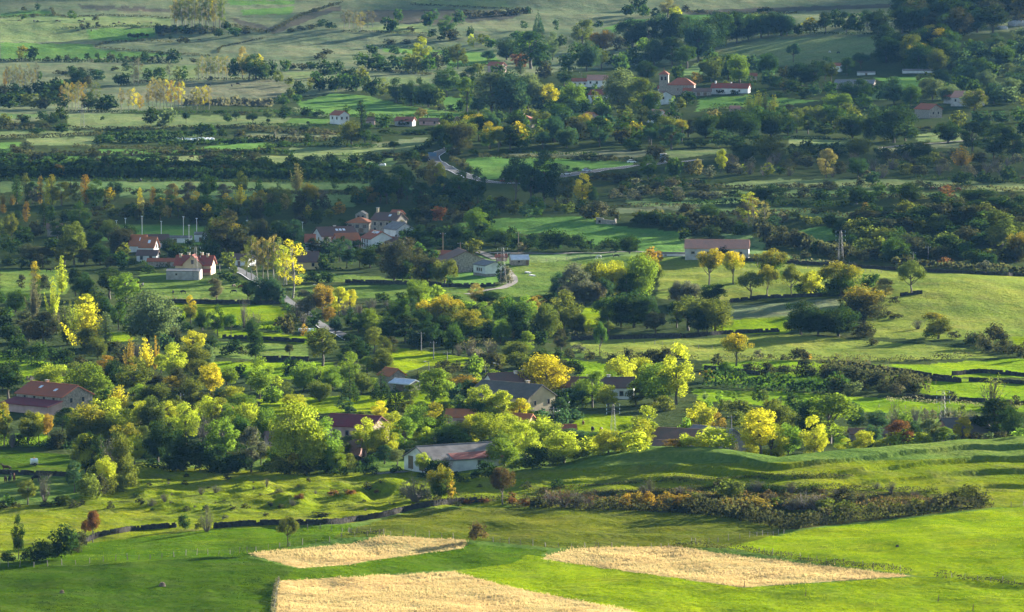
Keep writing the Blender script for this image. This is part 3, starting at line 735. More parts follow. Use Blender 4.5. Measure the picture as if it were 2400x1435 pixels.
house('low pale trough building beside the long barn', 1560, 600, 15, 1.6, 0.8, 0.3, -5, 'pale', 'metal', 'trough shelter', name='trough_shelter', doors=[('f', 0, 0.1, 1.0, 0.5)], over=0.1)

G3 = 'houses of the far village'
house('white two-storey house alone at the far left village end', 796, 291, 8.5, 7, 5.2, 2.0, -50, 'white', 'clay', win=row('r', 2.8, (-1.8, 1.8)) + row('r', 0.4, (1.8,)) + row('f', 2.8, (-2, 2)))
house('low brown cottage with clay roof near the far lane', 950, 295, 10, 7, 2.8, 1.8, -15, 'grey', 'clay', 'cottage', win=row('f', 1, (-2.5, 2.5)))
house('long low brown roof left of the street lamps', 1007, 293, 11, 6, 2.2, 1.3, -4, 'rose', 'old', win=row('f', 0.8, (-3, 3)))
house('brown hut between far white house and cottage', 868, 292, 5, 5, 2.4, 1.2, 0, 'rose', 'old', 'hut', doors=[('f', 0, 0, 1, 1.6)])
house('white-gabled grey house by the far lane', 1074, 296, 6, 6, 3.2, 1.6, -70, 'white', 'old', win=row('r', 1.2, (-1, 1), 0.7, 0.9))
house('stone house with red hipped roof by the street lamps', 1226, 296, 12, 9, 3.8, 2.4, -16, 'stone', 'clay', hip=True, win=row('f', 1.4, (-4, 0, 4)) + row('r', 1.4, (0,)), chim=[(0, 0.5, 1.0)])
house('gabled house half hidden below the pale poplars', 1384, 292, 8, 8, 4.2, 2.4, -60, 'rose', 'clay', win=row('r', 1.8, (-1.5, 1.5)))
house('white house with red roof left of the pale poplars', 1408, 241, 12, 10, 5.0, 2.6, -26, 'white', 'red', win=row('r', 2.8, (-3, 0, 3), 0.9, 1.3) + row('r', 0.4, (-3, 0, 3), 0.9, 1.3) + row('f', 2.8, (-3, 3)), chim=[(1, 1, 1.0)])
house('clay-roofed house above the white red-roofed house', 1400, 203, 12, 8, 4.2, 2.6, -5, 'white', 'pink', win=row('f', 2.0, (-4, 0, 4)))
house('low white house with dark windows at the wood edge', 1358, 203, 9, 7, 3.4, 1.4, 4, 'white', 'clay', win=row('f', 1.4, (-3, 0, 3), 1.1, 1.0))
house('white gabled house below the church', 1553, 243, 11, 11, 4.4, 3.0, -72, 'white', 'old', win=row('r', 3.0, (-1.5,), 1.0, 1.4) + row('f', 2.0, (-2, 2)), sky=[(1, 0.5)])
house('left of two white gabled houses at the village foot', 1541, 288, 10, 8.5, 4.6, 2.6, -58, 'white', 'pink', win=row('r', 2.0, (0,)))
house('right of two white gabled houses at the village foot', 1570, 290, 9, 8, 3.4, 2.4, -58, 'white', 'pink', win=row('r', 1.4, (-1, 1.4)))
house('small white house tight against the church tower', 1550, 222, 4, 5, 3.8, 1.4, 0, 'white', 'clay', win=row('f', 2.4, (-0.9, 0.9), 0.7, 1.1) + row('f', 0.2, (-0.9, 0.9), 0.7, 1.1))
house('long low clay-roofed barn right of the church', 1645, 224, 11.5, 6, 2.6, 1.6, -3, 'stone', 'old', 'barn', doors=[('f', -2, 0, 2, 2), ('f', 2, 0, 2, 2)])
house('long white farmhouse with red roof right of the church', 1713, 219, 23, 7.5, 3.4, 2.4, -14, 'white', 'red', 'farmhouse', win=row('r', 1.4, (-1.4, 1.6), 0.9, 1.4) + row('f', 1.2, (-8, -4, 2, 6), 0.8, 1.0), chim=[(-9.5, 0, 1.6), (0, 0.4, 1.2)])
house('tiny red-roofed barn in the church meadow', 1722, 262, 5.5, 4, 2.0, 1.2, 12, 'rose', 'pink', 'hut', doors=[('f', 0, 0, 1.2, 1.6)])
house('red-roofed house behind trees right of the farmhouse', 1766, 190, 4, 4, 3.4, 1.2, 0, 'rose', 'clay', win=row('f', 1.6, (0,)))
house('long grey sheet-roofed shed in the right village', 2004, 205, 24, 12, 2.6, 1.8, -10, 'stone', 'grey', 'shed', doors=[('f', -4, 0, 3, 2.6)], win=row('f', 1.2, (4, 8)))
house('clay-roofed house above the grey shed', 1963, 168, 5, 5, 4.0, 1.4, -20, 'white', 'clay', win=row('r', 2, (0,)))
house('low grey wall shed behind the lone tree', 2030, 176, 12, 3, 1.6, 0.5, 0, 'pale', 'metal', 'shed', doors=[('f', 0, 0, 1.5, 1.3)], over=0.1)
house('low pale polytunnel shed under the brown wood', 2152, 172, 21, 4, 1.6, 0.9, 2, 'pale', 'metal', 'polytunnel', doors=[('l', 0, 0, 1.2, 1.5)], over=0.05)
house('pale house with broad clay roof at the far right', 2268, 248, 16, 12, 5.0, 3.2, -30, 'grey', 'pink', win=row('f', 2.6, (-5, 0, 5)) + row('r', 2.4, (-2, 2)))
house('clay-roofed wing left of the far right house', 2238, 242, 10, 9, 4.0, 2.4, -40, 'grey', 'clay', win=row('r', 1.8, (0,)))
house('brown gabled house hidden in trees at the far right', 2176, 276, 12, 10, 5.0, 2.6, -50, 'stone', 'clay', win=row('r', 2.2, (-2, 2)))
house('half-hidden red roof in the wood above the village', 1165, 168, 10, 7, 4.0, 2.0, -30, 'rose', 'clay', win=row('f', 1.6, (-2, 2)))

# the church: square tower with belfry arches, hipped nave, porch
p = P(1590, 222)
ch = obj('church', None, None, tuple(p), R(-6)); tag(ch, 'stone village church with belfry tower and red hipped roof', 'church')
n = MB(); n.box(-6, 10, -5, 5, -1.5, 6.0); n.build('nave', WM['stone'], ch)
n = MB(); b = [(-6.5, -5.5, 6.0), (10.5, -5.5, 6.0), (10.5, 5.5, 6.0), (-6.5, 5.5, 6.0)]; t = [(x, y, 6.2) for x, y, _ in b]; n.prism(b, t); a0, a1 = (-0.5, 0, 10.4), (4.5, 0, 10.4)
n.poly([t[0], t[1], a1, a0]); n.poly([t[1], t[2], a1]); n.poly([t[2], t[3], a0, a1]); n.poly([t[3], t[0], a0]); n.build('nave_roof', RM['clay'], ch)
n = MB(); n.box(-11.6, -6.05, -3, 3, -1.5, 12.4); n.box(-11.8, -5.9, -3.2, 3.2, 8.2, 8.5); n.build('tower', WM['stone'], ch)
n = MB(); b = [(-12.1, -3.5, 12.4), (-5.6, -3.5, 12.4), (-5.6, 3.5, 12.4), (-12.1, 3.5, 12.4)]; n.prism(b, [(x, y, 12.6) for x, y, _ in b])
for i in range(4): q, s = b[i], b[(i + 1) % 4]; n.poly([(q[0], q[1], 12.6), (s[0], s[1], 12.6), (-8.85, 0, 15.0)])
n.tube((-8.85, 0, 15.0), (-8.85, 0, 16.4), 0.08, 0.08); n.build('tower_roof', RM['clay'], ch)
for u in (-10.0, -7.7):
    n = MB(); pts = [(u - 0.6, 8.9), (u + 0.6, 8.9), (u + 0.6, 10.6)] + [(u + 0.6 * math.cos(a), 10.6 + 0.6 * math.sin(a)) for a in (0.6, 1.2, 1.57, 1.94, 2.54)] + [(u - 0.6, 10.6)]
    n.prism([(a, -3.0, c) for a, c in pts], [(a, -3.06, c) for a, c in pts]); n.build('belfry_arch_shade', DARK, ch)  # dark slab on the solid tower face, its colour standing in for shade
n = MB(); n.box(3.5, 9.5, -8.5, -5.02, -1.5, 2.6, WM['stone']); n.prism([(3.1, -9, 2.6), (9.9, -9, 2.6), (9.9, -5.03, 4.2), (3.1, -5.03, 4.2)], [(3.1, -9, 2.8), (9.9, -9, 2.8), (9.9, -5.03, 4.5), (3.1, -5.03, 4.5)], RM['clay']); n.build('porch', None, ch)
opening(ch, 'f', 16, 10, 0.0, 2.6, 0.9, 1.6)
n = MB(); n.box(5.6, 7.4, -8.56, -8.45, -0.2, 1.9); n.build('porch_doorway_shade', DARK, ch)  # dark slab on the porch front, interior shade put into its colour

# bell gable above the middle village
p = P(848, 522)
bgb = obj('bell_gable', None, None, tuple(p), R(-10)); tag(bgb, 'stone bell gable with two openings above the hipped house', 'bell gable')
n = MB(); k = [(-2.2, -1.5), (2.2, -1.5), (2.2, 3.6), (0, 4.9), (-2.2, 3.6)]; n.prism([(a, -2.5, c) for a, c in k], [(a, 2.5, c) for a, c in k]); n.build('wall', WM['stone'], bgb)
for u in (-0.9, 0.9):
    n = MB(); n.box(u - 0.45, u + 0.45, -2.56, -2.4, 1.6, 3.1); n.build('bell_opening_shade', DARK, bgb)  # wall is solid; a dark slab paints the shade of each opening
# roofless ruin on the knoll
p = P(1421, 524)
ru = obj('stone_ruin', None, None, tuple(p), R(-8)); tag(ru, 'roofless brown stone ruin on the knoll', 'ruin')
n = MB()
for x0, x1, h in ((-4, -1, 2.6), (-1, 1.0, 1.8), (1.0, 3.8, 1.5)):
    n.prism([(x0, -1.6, -1), (x1, -1.6, -1), (x1, -1.0, -1), (x0, -1.0, -1)], [(x0, -1.6, h), (x1, -1.6, h * 0.85), (x1, -1.0, h * 0.85), (x0, -1.0, h)])
n.prism([(-4, -0.99, -1), (-3.4, -0.99, -1), (-3.4, 2, -1), (-4, 2, -1)], [(-4, -0.99, 2.6), (-3.4, -0.99, 2.6), (-3.4, 2, 1.6), (-4, 2, 1.6)]); n.prism([(3.2, -0.99, -1), (3.8, -0.99, -1), (3.8, 2, -1), (3.2, 2, -1)], [(3.2, -0.99, 1.3), (3.8, -0.99, 1.3), (3.8, 2, 1.9), (3.2, 2, 1.9)])
n.build('broken_wall', WM['stone'], ru)
n = MB(); n.box(-3.0, -2.1, -1.66, -1.58, 0.4, 1.4); n.build('window_hole_shade', DARK, ru)  # no hole cut: dark slab painted as the shade of a window

# ------------------------------------------------------------------ plants: prototypes (one metre tall, scaled when placed)
def leaf_mesh(name, P0, N0, size, hfrac, seed, extra=None):
    """P0 leaf positions, N0 facing; every leaf spray is a small bent quad"""
    r = np.random.default_rng(seed)
    n = len(P0)
    N = N0 / np.maximum(np.linalg.norm(N0, axis=1, keepdims=True), 1e-6)
    a = np.cross(N, r.normal(size=(n, 3))); a /= np.maximum(np.linalg.norm(a, axis=1, keepdims=True), 1e-6)
    b = np.cross(N, a)
    s = (size * r.uniform(0.6, 1.4, n))[:, None]
    v = np.stack([P0 - a * s * 0.62, P0 - b * s * 0.42 + N * s * 0.12, P0 + a * s * 0.62, P0 + b * s * 0.42 + N * s * 0.12], 1)
    co = v.reshape(-1, 3)
    me = bpy.data.meshes.new(name)
    me.vertices.add(4 * n); me.vertices.foreach_set('co', co.astype(np.float32).ravel())
    me.loops.add(4 * n); me.loops.foreach_set('vertex_index', np.arange(4 * n, dtype=np.int32))
    me.polygons.add(n); me.polygons.foreach_set('loop_start', np.arange(0, 4 * n, 4, dtype=np.int32))
    me.update(calc_edges=True)
    c = np.ones((n, 4), np.float32)
    c[:, 0] = r.uniform(0, 1, n) if extra is None else np.clip(0.55 * ((extra * 7.31) % 1) + 0.45 * r.uniform(0, 1, n), 0, 1); c[:, 1] = np.clip(hfrac, 0, 1); c[:, 2] = r.uniform(0, 1, n) if extra is None else np.clip(extra + r.uniform(-0.3, 0.3, n), 0, 1)
    ca = me.color_attributes.new('leaf', 'FLOAT_COLOR', 'POINT')
    ca.data.foreach_set('color', np.repeat(c, 4, 0).ravel())
    me.materials.append(LEAF)
    return me

def clump_crown(name, centres, radii, per, size, seed, mid, zmin=0.0, out=0.6):
    r = np.random.default_rng(seed)
    Ps, Ns, E = [], [], []
    for c, rad in zip(centres, radii):
        k = max(6, int(per * (rad / np.mean(radii)) ** 2))
        d = r.normal(size=(k, 3)); d /= np.linalg.norm(d, axis=1, keepdims=True)
        p = c + d * (rad * r.uniform(0.35, 1.12, k) ** 0.6)[:, None] * np.array([1, 1, 0.85])
        Ps.append(p)
        Ns.append(d * 0.75 + out * (p - mid) / max(0.05, np.abs(p - mid).max()) + 0.55 * r.normal(size=(k, 3)))
        E.append(np.full(k, r.uniform(0, 1)))
    Pp = np.concatenate(Ps); Nn = np.concatenate(Ns); E = np.concatenate(E)
    ok = Pp[:, 2] > zmin
    Pp, Nn, E = Pp[ok], Nn[ok], E[ok]
    top = np.max(Pp[:, 2])
    return leaf_mesh(name, Pp, Nn, size, Pp[:, 2] / top, seed + 1, E)

def trunk_mesh(name, height, r0, limbs, mat, seed, sides=6):
    r = np.random.default_rng(seed)
    mb = MB()
    p = np.array([0, 0, -0.03]); rad = r0
    n = 4
    for i in range(n):
        q = np.array([r.normal() * 0.012, r.normal() * 0.012, height * (i + 1) / n])
        mb.tube(p, q, rad, rad * 0.8, sides); p = q; rad *= 0.8
    for l in limbs:
        l = np.array(l, float)
        z0 = min(height * 0.95, max(height * 0.45, l[2] * r.uniform(0.45, 0.7)))
        s = np.array([0, 0, z0]); m = (s + l) / 2 + np.array([0, 0, -0.03])
        mb.tube(s, m, r0 * 0.45, r0 * 0.28, 5); mb.tube(m, l, r0 * 0.28, r0 * 0.07, 4)
    me = bpy.data.meshes.new(name)
    me.from_pydata(mb.v, [], mb.f); me.materials.append(mat); me.update()
    return me

def ell(n, mid, rad, r, low=-0.85, shell=(0.55, 0.92)):
    """clump centres through an ellipsoid, mostly near its skin"""
    out = []
    while len(out) < n:
        d = r.normal(size=3); d /= np.linalg.norm(d)
        if d[2] < low: continue
        k = r.uniform(*shell)
        out.append(np.array(mid) + d * np.array(rad) * k)
    return np.array(out)

PROTO = {}    # kind -> list of (crown mesh, trunk mesh or None, natural width)
def add_proto(kind, crown, trunk, width):
    PROTO.setdefault(kind, []).append((crown, trunk, width))

for i in range(5):     # round broadleaf
    r = np.random.default_rng(100 + i)
    c = ell(40, (0, 0, 0.47), (0.42, 0.42, 0.46), r, -0.97, (0.5, 1.0))
    c += np.array([r.normal() * 0.03, r.normal() * 0.03, 0])
    rad = r.uniform(0.07, 0.19, len(c))
    core = ell(8, (0, 0, 0.4), (0.22, 0.22, 0.3), r); c = np.concatenate([c, core]); rad = np.concatenate([rad, np.full(8, 0.16)])
    add_proto('r', clump_crown('crown', c, rad, 190, 0.0275, 200 + i, np.array([0, 0, 0.4]), 0.015), trunk_mesh('trunk', 0.5, 0.035, c[:7], BARK, i), 0.98)
for i in range(3):     # round crown on a clear stem
    r = np.random.default_rng(120 + i)
    c = ell(30, (0, 0, 0.62), (0.42, 0.42, 0.33), r, -0.5)
    rad = r.uniform(0.09, 0.17, len(c))
    add_proto('l', clump_crown('crown', c, rad, 170, 0.028, 220 + i, np.array([0, 0, 0.55]), 0.2), trunk_mesh('trunk', 0.55, 0.03, c[:9], BARK, 20 + i), 0.98)
for i in range(4):     # tall oval
    r = np.random.default_rng(140 + i)
    c = ell(34, (0, 0, 0.55), (0.25, 0.25, 0.43), r, -0.9)
    rad = r.uniform(0.05, 0.125, len(c))
    add_proto('t', clump_crown('crown', c, rad, 150, 0.023, 240 + i, np.array([0, 0, 0.45]), 0.08), trunk_mesh('trunk', 0.62, 0.024, c[:8], BARK, 40 + i), 0.66)
for i in range(2):     # columnar
    r = np.random.default_rng(160 + i)
    z = np.linspace(0.08, 0.94, 26)
    w = 0.085 * np.sin(np.clip(z * 1.05, 0, 1) * math.pi) ** 0.6
    a = r.uniform(0, 6.28, 26)
    c = np.stack([np.cos(a) * w * 0.7, np.sin(a) * w * 0.7, z], 1)
    add_proto('c', clump_crown('crown', c, 0.05 + w * 0.45, 70, 0.022, 260 + i, np.array([0, 0, 0.5]), 0.03), trunk_mesh('trunk', 0.8, 0.016, c[::6], BARK, 60 + i), 0.26)
for i in range(3):     # feathery, upswept plumes
    r = np.random.default_rng(180 + i)
    c, rad = [], []
    for k in range(17):
        a, s = r.uniform(0, 6.28), r.uniform(0.05, 0.40) ; top = 1.0 - 0.55 * (s / 0.4) ** 1.6 * r.uniform(0.7, 1.1)
        for q in np.linspace(0.15, 1, 7):
            c.append((math.cos(a) * s * q ** 0.6, math.sin(a) * s * q ** 0.6, 0.06 + (top - 0.06) * q)); rad.append(0.085 * (1.25 - q * 0.75))
    c = np.array(c)
    add_proto('f', clump_crown('crown', c, np.array(rad), 34, 0.026, 280 + i, np.array([0, 0, 0.1]), 0.02, 0.3), trunk_mesh('trunk', 0.3, 0.03, c[6::14], BARK, 80 + i), 0.92)
for i in range(3):     # thin poplar, stem showing, leaves few
    r = np.random.default_rng(300 + i)
    z = np.linspace(0.28, 0.96, 24); a = r.uniform(0, 6.28, 24)
    w = 0.13 * np.sin((z - 0.18) / 0.84 * math.pi) ** 0.7
    c = np.stack([np.cos(a) * w, np.sin(a) * w, z], 1)
    add_proto('p', clump_crown('crown', c, r.uniform(0.035, 0.075, 24), 42, 0.021, 320 + i, np.array([0, 0, 0.6]), 0.15), trunk_mesh('trunk', 0.9, 0.014, c[::2], PALE_BARK, 90 + i), 0.36)
for i in range(4):     # bush
    r = np.random.default_rng(340 + i)
    c = ell(20, (0, 0, 0.36), (0.44, 0.44, 0.52), r, -0.5, (0.5, 0.85))
    add_proto('b', clump_crown('bush', c, r.uniform(0.14, 0.24, 20), 62, 0.062, 360 + i, np.array([0, 0, 0.2]), 0.0), None, 1.1)
for i in range(3):     # twiggy, nearly leafless shrub
    r = np.random.default_rng(380 + i)
    mb = MB(); tips = []
    for k in range(34):
        a, s = r.uniform(0, 6.28), r.uniform(0.05, 0.45); h = r.uniform(0.6, 1.0) * (1 - 0.4 * (s / 0.45) ** 2)
        b0 = np.array([math.cos(a) * s * 0.12, math.sin(a) * s * 0.12, 0]); e = np.array([math.cos(a) * s, math.sin(a) * s, h]); m = (b0 + e) / 2 + r.normal(size=3) * 0.03
        mb.tube(b0, m, 0.016, 0.010, 3); mb.tube(m, e, 0.010, 0.003, 3)
        for q in range(4):
            s0 = m + (e - m) * r.uniform(0, 0.9); e2 = s0 + r.normal(size=3) * 0.10 + np.array([0, 0, 0.05]); mb.tube(s0, e2, 0.006, 0.002, 3); tips.append(e2)
    tm = bpy.data.meshes.new('twigs'); tm.from_pydata(mb.v, [], mb.f); tm.materials.append(plain('twig', (0.15, 0.12, 0.10), var=0.3)); tm.update()
    tips = np.array(tips)
    pts = np.repeat(tips, 5, 0) + r.normal(size=(len(tips) * 5, 3)) * 0.045
    pts = pts[pts[:, 2] > 0.02]
    add_proto('s', leaf_mesh('crown', pts, r.normal(size=pts.shape), 0.022, pts[:, 2], 390 + i), tm, 0.95)
for i in range(2):     # conifer
    r = np.random.default_rng(400 + i)
    c, rad = [], []
    for z in np.linspace(0.08, 0.97, 15):
        w = 0.27 * (1 - z) ** 0.85
        for a in np.arange(max(1, int(10 * (1 - z) + 1))) * 2.399 + r.uniform(0, 6):
            c.append((math.cos(a) * w, math.sin(a) * w, z - 0.02)); rad.append(0.03 + 0.05 * (1 - z))
    add_proto('n', clump_crown('crown', np.array(c), np.array(rad), 34, 0.028, 420 + i, np.array([0, 0, 0.3]), 0.03), trunk_mesh('trunk', 0.9, 0.018, [], BARK, 99), 0.62)

LEAFCOL = {'dg': ((0.020, 0.042, 0.013), 'dark green'), 'g': ((0.042, 0.085, 0.018), 'green'), 'lg': ((0.135, 0.205, 0.028), 'light green'), 'yg': ((0.31, 0.34, 0.034), 'yellow-green'),
           'y': ((0.44, 0.40, 0.030), 'bright yellow'), 'o': ((0.25, 0.165, 0.030), 'orange'), 'r': ((0.15, 0.065, 0.03), 'rust-red'), 'b': ((0.040, 0.042, 0.026), 'brown'),
           'br': ((0.080, 0.052, 0.028), 'russet brown'), 'gr': ((0.105, 0.102, 0.085), 'grey-brown'), 'bg': ((0.036, 0.075, 0.042), 'blue-green'), 'ol': ((0.100, 0.120, 0.026), 'olive'), 't': ((0.22, 0.19, 0.075), 'tan'), 'sg': ((0.10, 0.135, 0.07), 'silvery green')}
KIND = {'r': ('broadleaf_tree', 'rounded tree', 'tree'), 'l': ('spreading_tree', 'spreading tree', 'tree'), 't': ('tall_tree', 'tall tree', 'tree'), 'c': ('columnar_poplar', 'narrow columnar poplar', 'poplar'),
        'f': ('feathery_tree', 'feathery upswept tree', 'tree'), 'p': ('slender_poplar', 'slender poplar', 'poplar'), 'b': ('bush', 'bush', 'bush'), 's': ('twiggy_shrub', 'twiggy shrub', 'shrub'), 'n': ('conifer_tree', 'conifer', 'conifer')}
def ordinal(n):
    return str(n) + ('th' if 10 <= n % 100 <= 20 else {1: 'st', 2: 'nd', 3: 'rd'}.get(n % 10, 'th'))
plant_rng = random.Random(11)
N_PLANTS = {}
TILES = {1: (0, 0), 2: (800, 0), 3: (1600, 0), 4: (0, 480), 5: (800, 480), 6: (1600, 480), 7: (0, 955), 8: (800, 955), 9: (1600, 955)}
K3 = 800 / 2392.0
H_UP, W_UP = {'b': 1.1, 's': 1.1}, {'r': 1.22, 'l': 1.12, 't': 1.25, 'b': 1.25, 'p': 1.15, 'f': 1.15}
PLANTS = []          # gathered first, planted below: (x, y, z, height m, width m, kind, colour, turning, where, screen area)
def plant_block(where, items, floor=False):
    """items: (px, py, height px, width px, kind, colour, turning 0..1) in photograph pixels; where: phrase that says which clump"""
    w = pixel_to_land([i[0] for i in items], [i[1] for i in items], floor)
    for i in sorted(range(len(items)), key=lambda i: items[i][0]):
        px, py, h, wd, kind, colour, turn = items[i]
        x, y, z = w[i]
        mpp = math.sqrt(y * y + (CAM_Z - z) ** 2) / FPX
        inframe = -wd * 0.7 < px < 2400 + wd * 0.7 and -5 < py < 1440 + h
        if py < 700: wd, h = wd * 1.1, h * 1.07
        if kind == 'r' and h > wd * 0.98 and (int(px * 7) % 10) < 4: kind = 't'
        if py > 880 and h > 28: h, wd = h * 1.1, wd * 1.12
        PLANTS.append((x, y, z, h * mpp * H_UP.get(kind, 1.07), wd * mpp * W_UP.get(kind, 1.1), kind, colour, turn, where, h * wd * inframe))

_lod = {}
def lod_quads(me, n, seed):
    """a thinned copy of a crown: n larger leaf sprays, as arrays"""
    k = (me.name, n)
    if k not in _lod:
        r = np.random.default_rng(seed)
        co = np.zeros(len(me.vertices) * 3, np.float32); me.vertices.foreach_get('co', co); q = co.reshape(-1, 4, 3)
        cl = np.zeros(len(me.vertices) * 4, np.float32); me.color_attributes['leaf'].data.foreach_get('color', cl); cl = cl.reshape(-1, 4, 4)
        i = r.choice(len(q), min(n, len(q)), replace=False)
        c = q[i].mean(1, keepdims=True)
        _lod[k] = (c + (q[i] - c) * math.sqrt(len(q) / n) * 0.82, cl[i])
    return _lod[k]

def plant_all():
    order = {}
    for i, p in enumerate(PLANTS):
        order.setdefault(KIND[p[5]][0], []).append(i)
    keep = set()
    for name, ids in order.items():
        ids.sort(key=lambda i: -PLANTS[i][9])
        keep.update(ids[:300])
    seen, rest = {}, {}
    for i, (x, y, z, hm, wm, kind, colour, turn, where, area) in enumerate(PLANTS):
        name, words_, cat = KIND[kind]
        rgb, cname = LEAFCOL[colour]
        crown, trunk, nat = PROTO[kind][plant_rng.randrange(len(PROTO[kind]))]
        f = plant_rng.uniform(0.82, 1.2); g = plant_rng.uniform(0.9, 1.1)
        col = (rgb[0] * f * g, rgb[1] * f, rgb[2] * f / g, turn)
        sx = wm / nat; rz = plant_rng.uniform(0, 6.28); sq = plant_rng.uniform(0.85, 1.15)
        if area == 0: continue
        if i not in keep:
            q, cl = lod_quads(crown, 420 if kind != 'b' else 190, i)
            m = np.array([[math.cos(rz) * sx, -math.sin(rz) * sx, 0], [math.sin(rz) * sx, math.cos(rz) * sx, 0], [0, 0, hm]])
            v = q @ m.T + np.array([x, y, z - 0.15])
            t = np.empty(cl.shape, np.float32); t[...] = col
            rest.setdefault(name, []).append((v, cl, t))
            continue
        seen[(name, where)] = seen.get((name, where), 0) + 1
        if trunk is None:
            o = obj(name, crown, None, (x, y, z - 0.12), rz); o.scale = (sx, sx * sq, hm); o.color = col
        else:
            o = obj(name, None, None, (x, y, z - 0.15), rz); o.scale = (sx, sx, hm)
            obj('trunk', trunk, o); c = obj('crown', crown, o); c.color = col
        N_PLANTS[name] = N_PLANTS.get(name, 0) + 1
        tag(o, f'{cname} {words_}, {ordinal(seen[(name, where)])} from left {where}', cat, where)
    for name, lst in rest.items():
        v = np.concatenate([a[0] for a in lst]).reshape(-1, 3); cl = np.concatenate([a[1] for a in lst]).reshape(-1); tn = np.concatenate([a[2] for a in lst]).reshape(-1)
        n = len(v) // 4
        nm = {'bush': 'distant_scrub', 'broadleaf_tree': 'distant_woodland'}.get(name, 'distant_trees')
        me = bpy.data.meshes.new(nm)
        me.vertices.add(4 * n); me.vertices.foreach_set('co', v.astype(np.float32).ravel())
        me.loops.add(4 * n); me.loops.foreach_set('vertex_index', np.arange(4 * n, dtype=np.int32))
        me.polygons.add(n); me.polygons.foreach_set('loop_start', np.arange(0, 4 * n, 4, dtype=np.int32))
        me.update(calc_edges=True)
        me.color_attributes.new('leaf', 'FLOAT_COLOR', 'POINT').data.foreach_set('color', cl.astype(np.float32))
        me.color_attributes.new('tint', 'FLOAT_COLOR', 'POINT').data.foreach_set('color', tn.astype(np.float32))
        me.materials.append(LEAF_FAR)
        tag(obj(nm, me), {'distant_scrub': 'small dark bushes scattered along the hedges and scrubland', 'distant_woodland': 'smaller dark green trees massed in the woods and hedgerows'}.get(nm, 'small trees'), 'scrub' if nm == 'distant_scrub' else 'woodland', kind='stuff')

def parse(text, tile):
    x0, y0 = TILES[tile]
    out = []
    for e in text.replace('\n', ' ').split(';'):
        e = e.strip()
        if not e: continue
        x, y, h, w, k, c = [s.strip() for s in e.split(',')]
        turn = 0.0
        if c.endswith('*'): c, turn = c[:-1], 0.85
        elif c.endswith('+'): c, turn = c[:-1], 0.45
        out.append((x0 + float(x) * K3, y0 + float(y) * K3, float(h) * K3, float(w) * K3, k, c, turn))
    return out
def trees(tile, where, text, floor=False):
    plant_block(where, parse(text, tile), floor)
def scatter(where, poly, n, hr, kinds, cols, asp=(0.8, 1.1), floor=False, seed=0):
    """fill an outline (photograph pixels) with n plants, hr = height range in pixels"""
    r = random.Random(seed * 77 + n)
    xs = [p[0] for p in poly]; ysp = [p[1] for p in poly]
    items = []; tries = 0
    while len(items) < n and tries < 4000:
        tries += 1
        x, y = r.uniform(min(xs), max(xs)), r.uniform(min(ysp), max(ysp))
        if not inside(poly, np.array([x]), np.array([y]))[0]: continue
        h = r.uniform(*hr)
        k = r.choice(kinds); a = r.uniform(*asp) * (0.62 if k == 't' else 0.26 if k == 'c' else 0.36 if k == 'p' else 1.0 if k != 'b' else 1.25)
        if any(abs(x - q[0]) < (q[3] + h * a) * 0.27 and abs(y - q[1]) < 4 for q in items): continue
        items.append((x, y, h, h * a, k, *(lambda c: (c[:-1], 0.7) if c.endswith('*') else (c, 0.0))(r.choice(cols))))
    plant_block(where, items, floor)

# ------------------------------------------------------------------ every tree and bush (x, y of the foot, height, width, kind, colour; tile pixels)
# ---- far hillside, left
trees(1, 'in poplar plantation on the far hillside', ';'.join(f'{1222 + i * 24 + (7 if i % 2 else 0)},{212 - (i % 2) * 14},{205 + (i * 37) % 23},{54},p,{"ol" if i % 3 else "t"}' for i in range(15)) +
      ';1497,205,205,40,p,y;1235,196,200,60,p,sg;1285,194,205,60,p,ol;1340,196,200,60,p,sg;1395,195,205,60,p,ol;1440,195,205,60,p,sg;1545,200,190,50,p,ol')
scatter('at the foot of the poplar plantation', [(375, 75), (500, 72), (500, 80), (375, 82)], 13, (14, 22), 'b', ['dg', 'dg', 'b'])
trees(1, 'in the pastures below the far poplar plantation', '''1105,240,80,55,r,dg;1215,240,65,35,r,g;1130,265,45,45,b,b;1585,210,60,60,r,dg;1530,260,60,64,r,dg;1640,255,65,80,r,g;1720,245,50,60,r,b;505,145,70,64,r,g;260,70,50,42,b,dg;170,80,35,40,b,b;
235,125,35,42,b,b;170,140,40,42,b,g;570,200,40,35,b,b;615,200,45,45,b,b;688,195,45,40,b,b;670,150,40,50,b,b;910,280,45,36,l,b;935,285,45,32,l,b;965,285,50,36,l,b;998,270,40,36,l,b;1030,270,32,30,l,b;1265,300,50,62,b,b;1305,300,40,50,b,b;1195,275,30,30,b,dg;950,195,16,60,b,dg''')
trees(1, 'along the upper left hedgerow', '''155,425,100,85,r,ol+;230,425,100,72,r,dg;410,430,45,52,b,dg;470,430,45,52,b,b;610,420,50,44,b,dg;680,415,48,36,b,dg;770,430,60,75,b,b;840,425,50,46,b,dg;890,435,45,66,b,b;945,437,50,60,b,b;1010,435,75,64,r,dg;1060,440,50,60,b,b;1120,440,80,64,r,dg;1205,440,92,98,r,dg;1350,440,36,55,b,b;330,432,36,50,b,b;540,432,34,50,b,b''')
trees(1, 'in the hollow right of the far pastures', '''2180,490,62,75,r,dg;2110,490,50,80,b,b;2050,490,44,60,b,b;2300,395,50,100,b,b;2240,415,45,80,b,b;2270,185,50,100,b,dg;2190,205,40,80,b,b;2320,205,50,80,b,dg;2100,210,30,70,b,b;2040,225,30,60,b,b''')
trees(1, 'in bare poplar row at far left', ';'.join(f'{30 + i * 21},{640 - (i % 3) * 12},{120 + (i * 29) % 40},34,p,{"gr" if i % 2 else "t"}' for i in range(12)) + ';40,650,150,30,p,o')
